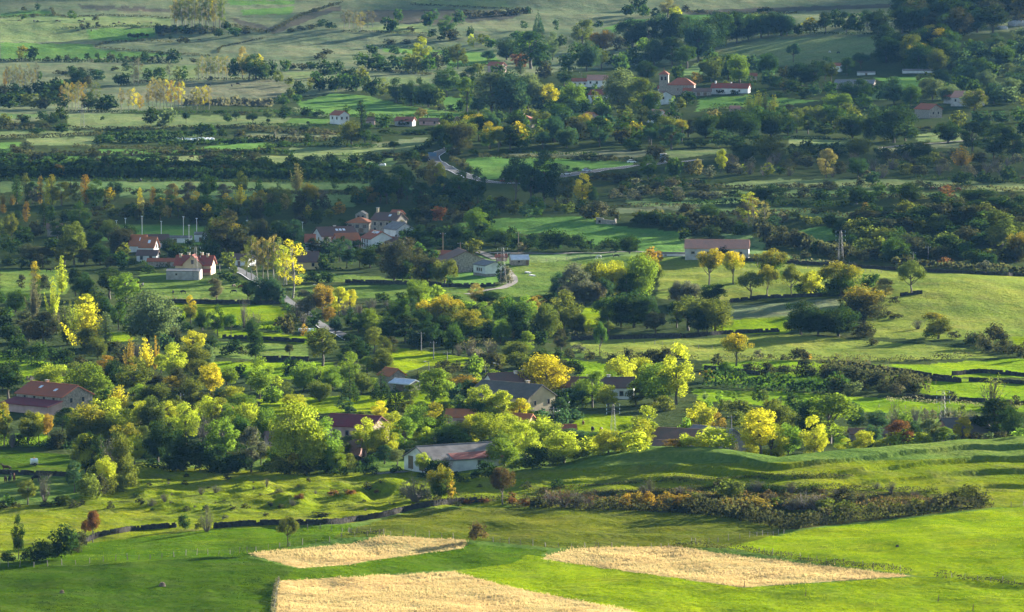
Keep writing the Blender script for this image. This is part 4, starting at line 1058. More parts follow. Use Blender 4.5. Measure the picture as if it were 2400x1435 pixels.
trees(1, 'in dark wood at the far left', '''545,620,120,150,r,dg;420,720,140,160,r,dg;330,740,120,125,r,dg;220,770,110,125,r,ol;60,765,120,125,r,dg;140,740,110,95,r,dg;100,685,90,100,r,dg;280,665,100,100,r,dg;275,570,66,44,t,g;690,570,76,95,r,bg;620,650,120,70,r,b;
505,520,64,64,r,dg;30,680,80,90,r,b;380,640,90,90,r,dg;480,660,100,90,r,dg;180,680,80,80,r,dg;10,740,90,90,r,dg;300,770,90,90,r,b;440,770,100,90,r,dg;560,500,30,70,b,b;640,510,30,80,b,b;700,520,30,70,b,dg;400,520,30,60,b,b;450,525,28,60,b,b''')
trees(1, 'in tan poplar row before the dark wood', ';'.join(f'{435 + i * 23},{765 - (i % 2) * 8},{150 + (i * 17) % 22},44,p,{"t" if i % 3 else "o"}' for i in range(8)) + ';640,770,170,60,p,ol;675,770,180,60,p,ol')
trees(1, 'above the big tan field', '''855,600,92,105,r,dg;940,600,130,50,p,gr;970,600,180,60,p,gr;1035,590,110,64,r,g;1125,580,105,84,r,g;1185,560,110,56,p,gr;1245,570,90,60,t,ol;1290,570,95,60,t,g;1390,560,130,50,p,ol;1420,560,150,46,p,t;1447,560,150,46,p,ol;1475,560,140,46,p,t;1505,560,145,46,p,ol;1532,560,155,46,p,t;1562,560,150,46,p,ol;1592,560,150,46,p,t;
1640,562,145,84,r,dg;1700,552,195,90,t,t;1745,562,165,110,t,ol;1790,562,160,150,r,g;1812,500,115,66,t,y;1840,562,110,90,r,dg;1912,552,118,80,r,dg;2002,502,86,68,r,g;1470,570,40,44,b,b;880,510,70,60,r,dg;810,500,34,60,b,b;1090,545,60,60,b,dg''')
trees(1, 'in yellow poplar row below the tan field', ';'.join(f'{1042 + i * 26},{768 - (i % 2) * 6},{165 + (i * 31) % 34},46,p,{"t" if i < 5 else "y" if i % 2 else "o"}' for i in range(10)) + ';' + ';'.join(f'{1352 + i * 28},770,{135 + (i * 13) % 20},44,p,{"y" if i % 2 else "t"}' for i in range(5)) + ';905,782,140,40,p,t;940,782,150,44,p,y;970,784,120,40,p,y;990,785,100,36,p,o;850,770,140,40,p,t')
trees(1, 'in line above the pale left pasture', '''750,782,112,135,r,dg;620,784,120,110,r,dg;700,780,90,80,r,b;1055,877,122,92,r,dg;1170,882,132,112,r,sg;1305,867,78,64,l,dg;1590,872,76,74,r,g;1655,852,62,58,l,dg;1770,877,82,88,l,dg;1880,852,94,84,r,sg;2000,862,120,95,r,dg;718,842,30,30,b,dg;1125,885,40,50,b,dg;1880,872,40,30,l,dg;2160,880,30,26,l,dg;1540,800,30,100,b,dg;1700,805,26,120,b,b;2150,815,60,80,r,dg;2240,820,50,90,b,dg;2130,815,40,60,b,b''')
trees(1, 'beside the upper green field', '''1985,742,82,72,r,g;2040,692,72,64,r,ol;2100,672,102,94,r,dg;2180,642,92,64,t,ol+;2240,642,122,95,r,dg;2330,642,112,95,r,dg;2290,542,112,115,r,dg;2360,522,92,76,r,dg;1950,592,92,74,t,ol;2030,602,62,64,b,ol;1925,738,50,60,b,dg;2080,720,60,60,r,g;2380,600,80,60,r,dg;2200,560,60,60,r,g''')
trees(1, 'on the scrubby left bank', '''175,867,62,74,r,dg;30,892,92,95,r,ol;300,852,72,74,r,dg;370,872,82,84,r,dg;430,852,102,84,r,dg;430,932,72,105,r,dg;260,937,42,112,b,dg;100,890,40,70,b,b;140,850,50,60,b,b;60,900,50,70,b,b;200,900,40,80,b,b;310,900,40,80,b,b''')
trees(1, 'among the walled strips at left', '''1410,962,102,104,r,dg;1290,922,44,44,r,dg;1490,962,82,54,r,g;1565,962,64,66,r,dg;1690,982,74,84,b,b;860,925,36,36,b,dg;700,1005,60,90,b,dg;760,1000,50,80,b,g;960,990,54,80,b,dg;1080,990,54,80,b,dg;1320,1060,60,100,b,dg;190,1050,60,90,b,b;110,1080,46,80,b,b;640,1080,50,80,b,b;390,1080,44,70,b,b;2000,990,44,70,b,b;2060,1000,84,80,t,gr;2160,1000,60,60,r,dg;2370,1010,60,70,r,dg;1880,1040,40,90,b,g;1990,1030,44,90,b,g;1820,1050,34,40,b,g;2130,940,56,70,l,dg;2290,980,60,100,t,gr;1930,985,70,40,p,gr''')
# the dark belt of wood on the left
for k, (y, n) in enumerate(((388, 26), (402, 30), (414, 30))):
    scatter(('in upper line of the dark belt', 'in middle line of the dark belt', 'in lower line of the dark belt')[k], [(-10, y - 3), (880, y), (880, y + 5), (-10, y + 2)], n, (20, 33), 'rrb', ['dg', 'dg', 'dg', 'b'], (0.95, 1.35), seed=k)
trees(1, 'standing out in the dark belt', '740,1240,145,95,t,dg;415,1242,88,84,r,o;240,1250,70,80,r,g;1520,1180,80,70,r,dg;2355,1180,80,80,r,dg')
trees(1, 'in poplar line below the dark belt', '''120,1430,190,70,c,g;180,1430,200,60,c,ol;285,1438,185,46,c,o;330,1440,170,44,c,y;365,1436,195,64,c,ol+;600,1432,190,70,c,o;20,1440,76,50,f,o;85,1440,70,60,f,o;225,1430,150,90,t,g;430,1440,160,130,t,ol;530,1440,160,70,t,ol;670,1440,160,130,t,g;770,1440,125,80,t,ol*;800,1410,140,115,t,bg;980,1440,115,36,c,y;1070,1440,122,42,c,o;
1205,1430,140,95,t,t;1320,1430,150,110,t,gr;1455,1430,208,135,t,g;1565,1410,120,100,t,gr;1690,1372,150,95,t,ol;1685,1438,128,115,f,y;1815,1372,112,56,t,g;1950,1440,165,90,n,bg;2190,1440,135,115,t,o;2260,1430,100,90,t,gr;2350,1332,82,66,r,g;2075,1342,174,125,f,t;1110,1360,40,70,b,dg;950,1370,40,60,b,dg;1860,1380,60,90,b,dg;1930,1360,40,90,b,dg;480,1400,120,90,t,b;250,1440,120,90,t,gr''')
# ---- far hillside, centre
trees(2, 'on moor left of the far lane', '''20,197,110,50,p,gr;52,197,115,50,p,gr;84,199,105,50,p,gr;116,201,110,50,p,gr;150,199,108,50,p,gr;185,196,112,50,p,gr;216,194,105,50,p,gr;135,222,120,60,p,t;345,228,114,90,r,dg;292,172,52,44,b,dg;405,158,92,60,r,g;605,192,114,95,r,dg;650,152,82,74,r,bg;735,262,134,115,r,g;820,172,94,84,r,bg;640,262,62,64,b,dg;700,292,72,66,b,dg;780,282,84,95,r,b;
905,262,74,56,b,dg;910,342,92,50,t,yg;990,332,92,95,t,ol;1042,342,82,66,r,g;1305,97,52,44,b,dg;1280,212,64,56,t,bg;1380,232,144,76,n,bg;1505,222,82,44,t,bg;210,382,72,86,b,dg;365,382,64,74,b,dg;480,225,40,60,b,b;560,290,50,60,b,b;330,310,40,90,b,b;450,310,36,70,b,b''')
trees(2, 'in clump above the lower green field', '''150,472,94,95,r,g;230,502,114,125,r,dg;360,472,84,66,r,g;320,512,82,66,r,dg;410,502,94,105,r,bg;490,512,134,115,r,ol;560,482,194,115,t,yg;600,512,124,95,r,g;660,502,134,95,r,b;730,462,114,84,r,dg;815,482,174,115,t,ol;870,472,84,56,t,ol;450,470,100,80,r,g;545,512,110,90,r,sg;280,470,80,70,r,g''')
trees(2, 'in dark row beside the lower green field', '''20,622,114,105,r,g;90,642,124,125,r,dg;145,602,124,95,r,ol;225,682,144,95,r,dg;295,692,124,84,r,ol;385,722,154,125,r,dg;490,742,164,115,r,dg;610,752,174,165,r,dg;545,602,64,44,b,dg;440,735,120,90,r,dg;555,748,140,100,r,dg;670,760,120,90,r,ol;180,660,110,80,r,dg;60,560,90,90,r,dg''')
trees(2, 'in wood above the far village', '''740,682,204,175,r,g;890,642,164,135,r,dg;1030,452,94,114,l,bg;1160,422,154,155,r,dg;1330,482,254,235,r,g;1250,472,104,105,r,r;1390,482,124,125,r,bg;1255,522,84,64,c,dg;1480,422,174,90,t,sg;1580,502,124,105,r,g;1580,482,64,64,r,lg;1690,332,184,155,t,ol;1720,502,204,145,r,bg;1830,362,154,155,r,o;1820,492,144,135,r,ol;1940,372,114,95,r,b;1420,562,124,105,r,b;1560,602,114,105,r,dg;
1960,502,124,115,r,g;2040,332,194,185,r,dg;2150,322,174,165,r,dg;2010,112,84,95,r,dg;2080,72,84,105,r,dg;2120,122,84,84,r,g;2200,132,74,66,r,dg;2290,122,114,115,t,t;2340,132,84,84,t,yg;2270,312,224,185,r,dg;2350,302,204,155,r,dg;2050,472,134,115,r,g;2140,562,124,135,r,dg;2190,462,184,165,r,bg;2320,472,204,175,r,dg;2120,372,104,105,r,lg;2360,562,114,80,r,g;1500,360,90,70,r,g;1540,330,80,70,r,dg;1780,440,120,100,r,dg;1660,440,130,110,r,g;1880,480,110,90,r,dg;1800,200,60,80,b,dg;1300,360,120,120,r,lg;1240,330,110,100,r,g;960,520,80,70,r,ol;1010,600,90,90,r,dg;1100,560,110,90,r,g''')
trees(2, 'around the great grey-green willows', '''1060,802,284,270,r,sg;1190,802,290,240,r,bg;1310,782,254,165,r,sg;960,800,180,120,r,bg;1280,772,164,44,c,lg;880,792,244,130,t,lg;835,792,84,56,r,g;1450,782,194,150,t,y;1640,782,184,155,r,lg;1550,802,134,125,r,dg;1480,792,90,90,r,g;1400,790,110,100,r,bg;770,790,60,80,b,dg;1700,770,90,80,r,dg;700,780,50,70,b,b''')
trees(2, 'in pair of huge pale poplars', '1990,800,305,235,r,sg;2110,840,285,210,t,ol;2050,790,240,150,t,lg;2160,840,180,120,r,g;1940,790,160,110,t,sg')
trees(2, 'around the far white house and lane', '''70,1012,154,155,r,ol;165,1012,144,115,t,g;140,892,174,70,c,dg;300,902,94,105,r,g;560,842,84,84,t,t;440,885,50,90,b,dg;730,902,104,95,r,dg;850,902,84,76,r,b;210,852,64,50,t,ol;35,800,60,50,t,g;640,930,40,160,b,dg;480,945,40,160,b,dg;330,945,40,140,b,dg;240,1000,60,90,b,dg;550,945,40,100,b,dg;370,1052,62,74,l,dg;545,1072,54,74,r,dg;330,1102,44,144,b,b;480,1142,94,144,b,dg;410,1130,60,90,b,b;560,1130,60,100,b,b;600,1040,60,70,b,dg''')
scatter('in belt of trees below the far village', [(1010, 345), (1040, 322), (1600, 322), (1600, 352), (1420, 345), (1250, 355), (1060, 356)], 46, (38, 60), 'rrrl', ['dg', 'dg', 'g', 'bg', 'ol', 'b', 'g*'], (0.7, 0.95), seed=3)
scatter('behind the belt below the far village', [(1080, 285), (1600, 290), (1600, 322), (1080, 320)], 30, (28, 48), 'r', ['dg', 'g', 'bg', 'ol', 'dg'], (0.85, 1.1), seed=4)
scatter('among the far village houses', [(1290, 225), (1620, 245), (1640, 285), (1290, 280)], 22, (22, 40), 'rrt', ['dg', 'g', 'bg', 'ol', 'lg', 'gr'], (0.8, 1.1), seed=5)
trees(2, 'beside the curving road', '''640,1352,204,100,t,t;690,1352,205,80,t,y;570,1262,94,124,b,b;270,1424,244,155,t,bg;400,1424,254,165,t,g;460,1404,204,115,t,bg;720,1432,194,125,t,bg;830,1424,204,135,t,g;955,1434,224,124,t,bg;1225,1437,304,210,l,bg;1420,1437,334,215,t,bg;1500,1437,254,205,t,sg;1410,1202,94,124,b,g;1690,1437,194,115,t,y;1590,1437,184,90,t,ol;1760,1437,134,90,t,g;
180,1437,114,134,t,o;560,1437,154,124,t,bg;1040,1437,66,64,t,yg;320,1430,180,120,t,g;1330,1430,260,160,t,bg;640,1200,70,100,b,b;500,1190,80,100,b,b;800,1090,70,90,b,b;860,1170,60,60,b,b;900,1210,50,60,b,dg;920,1090,50,70,b,g;760,1075,60,60,r,g;100,1420,60,80,b,dg;70,1360,60,90,b,dg''')
trees(2, 'below the green field by the road', '''1740,1112,54,104,b,dg;1690,1115,40,60,b,b;1830,1118,36,90,b,b;1900,1120,36,80,b,b;2030,1052,84,134,b,g;2190,1112,104,144,b,b;2150,1262,154,124,t,g;2330,1252,154,104,r,g;2270,1140,60,80,b,b;1580,1190,34,40,b,dg;1650,1195,24,60,b,dg;1720,1195,24,50,b,dg;1780,1270,64,120,b,b;1880,1270,60,120,b,b;1960,1275,60,120,b,dg;2040,1270,70,110,b,b''')
# ---- far hillside, right
trees(3, 'in wood edge of the upper right field', '''30,482,164,135,r,g;110,432,304,200,r,bg;170,382,244,165,r,dg;230,352,244,150,r,dg;300,322,224,140,r,g;380,302,204,135,r,dg;460,282,184,125,r,dg;550,262,154,125,r,g;600,252,154,115,r,dg;690,252,154,135,r,dg;730,252,144,115,r,bg;810,247,84,66,r,dg;890,242,114,115,r,ol+;1000,237,154,105,r,dg;1080,202,124,105,r,dg;1150,242,154,95,r,dg;1220,242,144,105,r,dg;1290,192,124,95,r,bg;1370,242,164,155,r,dg;
1540,232,174,155,r,dg;140,330,180,140,r,dg;60,380,180,130,r,g;500,200,110,110,r,ol;420,240,130,110,r,dg;30,250,130,120,r,g;640,160,70,80,r,dg;330,260,130,110,r,dg;200,460,110,90,r,g;580,90,40,110,b,dg;20,85,50,60,b,b;120,95,30,90,b,b''')
scatter('in dark wood at the upper right', [(2105, 30), (2400, 5), (2420, 60), (2300, 95), (2190, 90), (2110, 75)], 34, (48, 72), 'r', ['dg', 'dg', 'dg', 'bg', 'b'], (0.8, 1.05), seed=6)
scatter('in brown-tinged wood at the far right', [(2060, 125), (2180, 100), (2235, 120), (2230, 170), (2070, 168)], 20, (42, 66), 'r', ['dg', 'dg', 'ol', 'b', 'g', 'ol*'], (0.8, 1.05), seed=7)
scatter('on the slope by the far right ruin', [(2245, 130), (2400, 105), (2420, 180), (2250, 165)], 16, (28, 50), 'rrb', ['g', 'bg', 'sg', 'dg'], (0.9, 1.1), seed=8)
trees(3, 'around the long white farmhouse', '''775,437,128,96,l,bg;1250,482,104,124,l,bg;1150,532,124,95,r,g;200,572,154,145,r,ol;320,562,174,135,r,g;400,582,184,135,r,lg;490,502,124,95,r,bg;580,542,164,135,r,g;580,442,64,66,r,dg;610,622,124,95,r,bg;100,602,94,84,t,o;730,562,94,95,r,b;780,662,104,124,r,dg;840,602,154,155,r,dg;920,602,154,124,r,dg;1000,562,144,105,r,dg;1040,572,134,95,t,ol;920,692,114,95,r,bg;305,652,86,60,t,ol;
480,620,80,70,t,bg;660,630,90,80,t,g;720,650,80,80,r,b;270,662,36,60,b,dg;360,665,34,60,b,dg;560,680,60,110,b,dg;660,690,50,100,b,dg;250,480,90,100,r,ol;160,520,100,100,r,g;860,690,80,90,r,dg''')
trees(3, 'in front of the grey shed', '1080,762,104,174,r,lg;1170,722,154,124,r,g;1270,722,164,124,r,g;1270,762,94,114,r,lg;1480,732,184,165,r,bg;1600,742,144,124,r,g;1750,702,154,144,r,sg;1030,660,90,90,r,g;1330,690,100,90,r,bg;1400,700,110,100,r,g')
scatter('around the red roofs at far right', [(2150, 205), (2400, 165), (2420, 270), (2330, 275), (2200, 240)], 26, (32, 52), 'r', ['ol', 'g', 'bg', 'dg', 'sg', 'g'], (0.85, 1.1), seed=9)
trees(3, 'in pale poplar clump before the village belt', '470,792,114,90,f,yg;530,782,134,80,f,yg;580,792,128,80,f,ol;640,792,114,80,f,yg;500,800,90,80,f,lg;740,800,70,80,t,b')
trees(3, 'in great dark belt on the right', '''160,972,174,145,r,dg;280,962,164,145,r,dg;430,982,204,205,r,dg;620,962,194,205,r,dg;800,932,154,135,r,ol;950,902,154,155,r,ol;1000,952,94,144,r,dg;1190,972,184,195,r,dg;1340,982,174,155,r,dg;1480,1002,244,285,r,dg;1340,832,94,95,r,bg;1060,902,154,155,r,g;40,962,124,115,r,b;230,882,114,95,t,t;1200,852,104,105,r,ol;720,900,130,120,r,dg;880,940,130,110,r,dg;1110,930,120,120,r,ol;1560,990,160,140,r,dg;330,900,110,100,r,dg;540,880,120,120,r,g;740,960,120,110,r,dg;1420,900,120,110,r,dg;690,840,90,80,r,g;870,830,90,90,r,ol;1000,820,90,90,r,g;1150,790,70,70,r,ol''')
trees(3, 'in second row right of the road', '''260,1032,114,134,r,bg;370,1032,74,104,r,dg;60,1042,64,104,b,dg;130,1032,64,94,b,dg;440,1132,124,155,r,dg;620,1112,154,205,r,ol;560,1082,124,124,r,dg;765,1092,84,66,r,dg;880,1102,114,134,r,dg;990,1102,104,115,r,dg;1080,1102,104,124,r,dg;1230,1092,124,185,r,ol;1400,1112,84,105,r,dg;1560,1122,124,124,r,dg;1660,1132,134,165,r,dg;1860,1002,154,155,r,dg;2030,1062,204,175,r,dg;2180,1122,194,175,r,dg;2320,1122,184,165,r,dg;2250,1002,144,124,r,dg;1800,950,60,100,b,dg;1700,930,50,130,b,b;1920,900,110,110,r,ol;2120,980,130,120,r,bg;2390,960,130,110,r,dg;2090,880,100,120,r,dg;2220,870,90,120,r,bg;2370,860,100,110,r,g;1480,1130,60,90,b,b''')
trees(3, 'among grey scrub right of centre', '''1005,1252,204,124,t,t;270,1212,164,76,t,yg;110,1242,124,66,t,t;1960,1172,134,165,f,o;1230,1242,134,124,r,g;1330,1292,94,104,r,bg;2290,1272,104,115,r,dg;1950,1302,104,134,r,dg;2100,1292,94,95,r,dg;600,1240,90,80,t,ol;1770,1170,100,110,r,ol;190,1260,90,90,t,gr;50,1220,90,80,b,b;330,1230,90,80,t,b''')
scatter('in the grey-brown scrub right of centre', [(1660, 385), (1850, 378), (2240, 375), (2400, 380), (2420, 418), (1900, 418), (1700, 416)], 60, (18, 32), 'bbs', ['gr', 'b', 'b', 'dg', 'gr', 'ol'], (0.9, 1.3), seed=10)
scatter('in the brown scrub below the road', [(1430, 430), (1600, 425), (1660, 450), (1640, 475), (1440, 470)], 30, (16, 28), 'bb', ['gr', 'b', 'b', 'dg'], (0.9, 1.3), seed=11)
trees(3, 'along the thin right-hand pastures', '''600,1422,134,215,r,dg;110,1322,64,95,r,dg;470,1440,80,115,f,o;850,1372,64,105,b,b;970,1422,104,124,r,dg;1020,1332,64,134,b,b;1110,1392,74,84,r,g;1220,1432,134,134,r,dg;1370,1392,104,95,r,g;1500,1382,84,95,r,g;1590,1412,124,155,r,dg;1850,1402,94,105,t,r;2070,1422,104,205,r,dg;1310,1432,84,95,r,dg;100,1402,64,150,b,gr;220,1400,60,130,b,gr;380,1392,64,105,b,dg;1240,1302,54,74,b,b;1790,1437,94,105,r,dg;2320,1392,54,74,b,b;720,1312,24,60,b,dg;820,1310,28,90,b,b;920,1312,24,90,b,b;1660,1310,50,80,b,b;1720,1310,40,80,b,dg;1060,1310,40,50,b,dg;320,1385,50,90,b,b''')
# ---- middle distance, left
trees(4, 'in dark wood left of the red-roofed villa', '''80,262,204,95,t,ol;310,152,154,84,c,dg;350,142,134,84,t,g;185,122,134,46,c,o;560,202,194,145,t,g;470,132,94,124,b,dg;40,332,114,95,r,dg;100,352,104,105,r,dg;180,282,124,124,r,dg;220,402,134,145,r,b;300,442,144,135,r,b;380,352,124,124,r,dg;450,432,164,155,r,ol;520,422,300,150,t,ol;700,200,90,90,r,b;760,250,140,130,r,ol;840,330,170,150,r,b;900,300,150,110,r,dg;640,330,150,140,r,dg;700,420,130,130,r,dg;590,430,120,110,r,b;
840,440,110,120,r,dg;870,400,120,90,t,ol;20,240,120,90,t,ol;120,170,120,70,c,g;60,430,70,100,b,dg;150,440,70,100,b,dg;240,450,70,90,b,dg;770,440,80,90,b,b;250,230,110,100,r,b;400,240,120,110,t,dg;620,190,100,100,t,dg;480,330,130,120,r,b;930,260,90,80,r,dg;560,320,110,100,r,dg;20,60,60,50,c,o;680,90,80,100,t,b;780,100,90,110,t,ol;870,110,90,100,t,b''')
trees(4, 'in dark wood between villa and village', '''1590,392,310,225,r,b;1640,252,124,115,t,ol*;1440,272,124,60,n,dg;1540,332,244,165,r,ol;1700,392,204,165,r,b;1800,312,204,145,r,b;1950,302,184,165,r,dg;2060,302,174,135,r,bg;1605,462,128,90,r,ol;1830,262,134,115,r,b;1480,400,140,110,r,dg;1740,300,160,130,r,dg;1890,380,120,100,r,dg;2080,370,110,90,r,bg;1510,240,120,100,r,b;1400,390,70,80,r,dg;1240,390,110,130,r,dg;1180,385,150,140,r,dg;1060,330,60,110,b,b;1040,480,60,100,b,dg;870,460,60,70,b,dg;1030,470,50,70,b,dg;1330,300,60,100,b,dg;1290,320,50,80,b,dg;1420,330,90,60,n,dg;1570,530,70,110,b,dg;1640,545,50,70,b,dg''')
scatter('in long wood above the playing field', [(210, 500), (800, 480), (800, 525), (500, 528), (230, 520)], 46, (32, 50), 'rtt', ['dg', 'b', 'ol', 'g', 'b', 't', 'ol*'], (0.85, 1.15), seed=12)
trees(4, 'in pale poplar group by the lane', '1762,525,276,90,p,ol;1802,525,246,90,p,t;1842,525,266,90,p,t;1918,525,286,100,p,t;1952,525,266,80,p,ol;1984,565,250,110,p,yg;2050,655,362,165,p,y;2008,562,230,90,p,yg;1880,525,240,80,p,ol;1725,500,180,70,p,ol;1640,520,90,60,l,ol')
trees(4, 'in mixed grove at far left', '''245,642,226,66,c,g*;435,622,236,110,f,yg;150,602,114,60,t,b;230,802,304,125,f,gr;370,802,284,135,f,yg;110,752,154,155,r,g;10,702,94,80,r,g;310,602,114,95,b,b;530,642,194,115,r,dg;600,662,194,145,r,dg;770,662,234,205,r,dg;880,722,264,225,r,lg;600,752,134,124,t,yg;720,822,184,165,r,dg;830,882,204,124,t,g;1040,982,384,355,r,sg;590,1002,334,325,f,y;740,1022,264,96,c,sg;470,982,304,190,f,ol;300,1002,254,205,r,b;
60,982,154,155,b,dg;130,1082,184,145,b,dg;270,1102,154,175,b,dg;430,1122,124,195,b,dg;560,1142,94,105,b,b;620,1042,184,155,r,ol;690,1082,164,124,r,ol;200,960,160,150,r,b;20,880,160,120,r,dg;160,860,120,110,r,b;400,900,170,140,f,gr;540,860,140,120,f,yg;940,900,130,150,b,dg;850,760,110,90,r,dg;940,620,90,90,b,b;680,700,120,110,r,dg;350,1080,90,110,b,dg;490,1100,110,110,b,dg;60,820,110,100,r,g;690,960,150,120,f,sg;510,900,200,150,f,yg;640,900,230,160,f,y''')
trees(4, 'in the walled meadows left of the lane', '''1250,842,124,95,r,dg;1335,842,194,95,t,ol*;1420,882,164,124,r,g;1525,917,204,115,r,g;1617,922,164,104,l,g;1710,862,184,105,s,gr;1790,872,124,135,s,b;1775,962,174,115,r,g;2020,922,164,105,r,b;1640,1052,114,105,r,dg;1790,1102,204,135,r,dg;1490,1022,104,115,b,dg;1580,1052,74,80,b,dg;2030,1082,114,66,l,b;2130,932,94,56,t,o;1515,682,174,115,t,gr;1740,682,164,105,r,dg;1830,692,194,155,r,bg;1900,692,184,135,r,bg;1960,692,134,84,r,bg;
2190,547,84,114,b,dg;2285,547,84,105,b,dg;150,690,40,60,b,dg;680,690,40,70,b,b;1160,850,60,60,b,b;1310,880,60,90,b,dg;1700,1060,80,80,b,b;1960,860,90,100,b,b;2060,850,90,100,b,b;2130,840,90,90,s,gr;1230,1000,140,130,b,b;1960,900,60,70,b,g''')
trees(4, 'in orange clump by the lane', '2150,802,214,175,t,gr;2260,792,254,165,t,o;2375,772,204,130,t,y;2200,862,114,95,t,g;2350,922,154,90,t,bg;2310,850,150,110,t,o;2080,790,130,110,s,gr;2230,700,110,110,s,gr;2260,1132,294,225,r,ol;2190,1000,130,110,r,lg')
trees(4, 'in yellow and orange grove', '''920,1172,224,120,f,o;1010,1192,244,145,f,y;1090,1162,234,70,f,o;1355,1062,194,165,t,y;1215,1242,234,165,t,yg;1340,1202,204,185,r,ol;1465,1182,214,90,t,sg;1160,1042,154,114,r,bg;1230,1000,124,105,b,dg;800,1042,104,105,b,b;740,1212,134,135,t,o;860,1100,120,110,r,b;830,1150,120,110,r,b;960,1080,120,100,s,gr;1280,1100,120,100,r,b;1130,1180,140,110,t,yg;1400,1230,140,120,r,ol''')
trees(4, 'in the leafy front row of the village', '''350,1282,164,205,r,yg;630,1392,264,265,r,lg;530,1292,164,165,r,ol;790,1292,184,145,r,dg;940,1342,234,215,r,ol;850,1432,144,195,f,y;1070,1302,134,124,r,b;1100,1402,154,185,r,ol;1210,1392,164,165,r,b+;1475,1362,244,150,t,y;1340,1422,184,145,r,ol;1590,1292,154,155,r,lg;1820,1362,254,175,r,lg;1690,1192,84,95,b,dg;1935,1292,94,84,t,yg;2040,1212,134,124,b,dg;2130,1302,204,175,r,lg;2330,1302,164,124,r,lg;1640,1402,124,155,r,yg;1700,1440,110,205,r,lg;
60,1362,264,205,r,dg;300,1440,120,115,t,g;20,1300,180,130,r,dg;1000,1400,130,140,r,lg;1540,1400,110,110,t,g;1900,1400,120,130,r,lg;2000,1380,120,120,t,ol;1760,1300,110,110,t,g;2240,1380,150,130,r,ol;2190,1240,110,110,b,b;2390,1260,130,110,r,lg;440,1440,90,110,r,yg;640,1440,90,120,r,yg;1230,1435,120,130,r,ol;1440,1430,120,120,r,b;760,1400,110,110,r,g;1380,1330,130,110,t,ol;2060,1440,110,150,r,yg;1250,1300,150,120,r,b''')
# ---- middle distance, centre
trees(5, 'along the knoll below the valley road', '''945,182,154,155,r,lg;1080,282,114,144,r,g;930,352,114,95,r,ol;1470,322,154,155,b,dg;1560,322,134,135,b,dg;1650,322,124,155,b,dg;1350,312,114,124,b,dg;1240,312,104,104,b,dg;1740,322,80,90,b,dg;1870,332,94,155,b,dg;2020,342,134,155,r,dg;1140,300,110,120,b,dg;1000,230,100,110,b,dg;1190,270,110,100,r,dg;820,240,110,110,b,dg;880,280,110,120,b,dg;760,230,100,110,b,b;700,260,100,110,b,dg;640,230,90,110,b,b;560,230,90,110,b,dg;480,240,80,100,b,dg;600,290,70,120,b,dg;720,300,60,130,b,dg;820,310,60,120,b,dg;
1760,110,110,110,r,b;1830,90,100,90,r,gr;1790,115,60,40,t,y;1900,110,90,90,b,b;2100,150,110,120,b,dg;2200,150,110,130,b,dg;2300,170,110,130,b,dg;2380,180,110,110,b,dg;1700,100,90,70,b,b;1290,110,110,90,r,bg;840,150,100,110,b,b;780,130,100,110,b,b;680,110,100,100,r,r;600,120,100,90,r,b;520,120,100,100,r,dg;1040,160,100,80,b,dg;560,160,80,100,b,b;440,250,80,90,b,dg''')
scatter('in scrub behind the knoll', [(970, 500), (1150, 490), (1400, 490), (1420, 506), (1200, 510), (980, 520)], 26, (20, 36), 'rrb', ['dg', 'b', 'b', 'g', 'ol'], (0.85, 1.15), seed=13)
scatter('left of the tall valley trees', [(820, 470), (960, 455), (1100, 470), (1100, 490), (960, 490), (830, 490)], 18, (26, 44), 'rtt', ['bg', 'g', 'b', 'ol', 'dg'], (0.85, 1.1), seed=14)
trees(5, 'below the stone village', '''40,442,174,95,t,bg;80,442,134,75,t,bg;130,440,140,90,t,dg;200,442,144,155,r,dg;300,460,180,130,r,b;370,532,264,185,r,b;480,522,254,155,r,b;600,542,204,155,r,b;720,552,164,155,r,ol;360,202,104,115,r,ol;540,400,130,110,r,g;630,420,120,110,r,dg;260,330,70,80,b,dg;420,310,90,80,b,g;10,330,110,80,t,dg;430,530,150,120,r,dg;550,540,120,110,r,ol;660,545,130,110,r,g;20,200,100,80,t,dg;110,330,80,80,t,g''')
trees(4, 'beneath the white-walled village house', '2190,345,110,90,t,dg;2240,345,100,90,r,b;2290,350,110,90,r,dg;2340,360,120,90,t,bg;2380,400,130,90,t,bg;2320,440,110,80,t,bg;2270,460,110,80,r,dg;2160,110,70,80,r,b;2110,150,80,90,r,b;2220,140,90,90,r,dg;2300,110,80,80,t,ol;2380,80,90,80,t,o;2250,430,90,90,r,dg')
trees(5, 'by the white shed and track', '1120,555,134,76,t,dg;1158,555,124,84,b,gr;2172,422,118,135,r,o;940,470,40,40,b,dg;760,560,40,50,b,dg;1260,340,70,70,t,gr')
trees(5, 'in grey-green clump on the sunny meadow', '1520,642,164,115,r,bg;1640,662,254,205,r,gr;1700,702,194,185,r,gr;1780,602,204,165,r,ol;1900,652,254,185,r,yg;1840,692,184,135,r,bg;2080,652,284,205,r,lg;1930,560,164,135,r,yg;2190,562,184,115,r,ol+;2140,482,104,105,r,lg;1560,690,130,110,r,gr;1780,700,160,130,r,gr;2000,660,190,150,r,g;2160,600,160,110,r,ol;1450,690,70,70,r,dg')
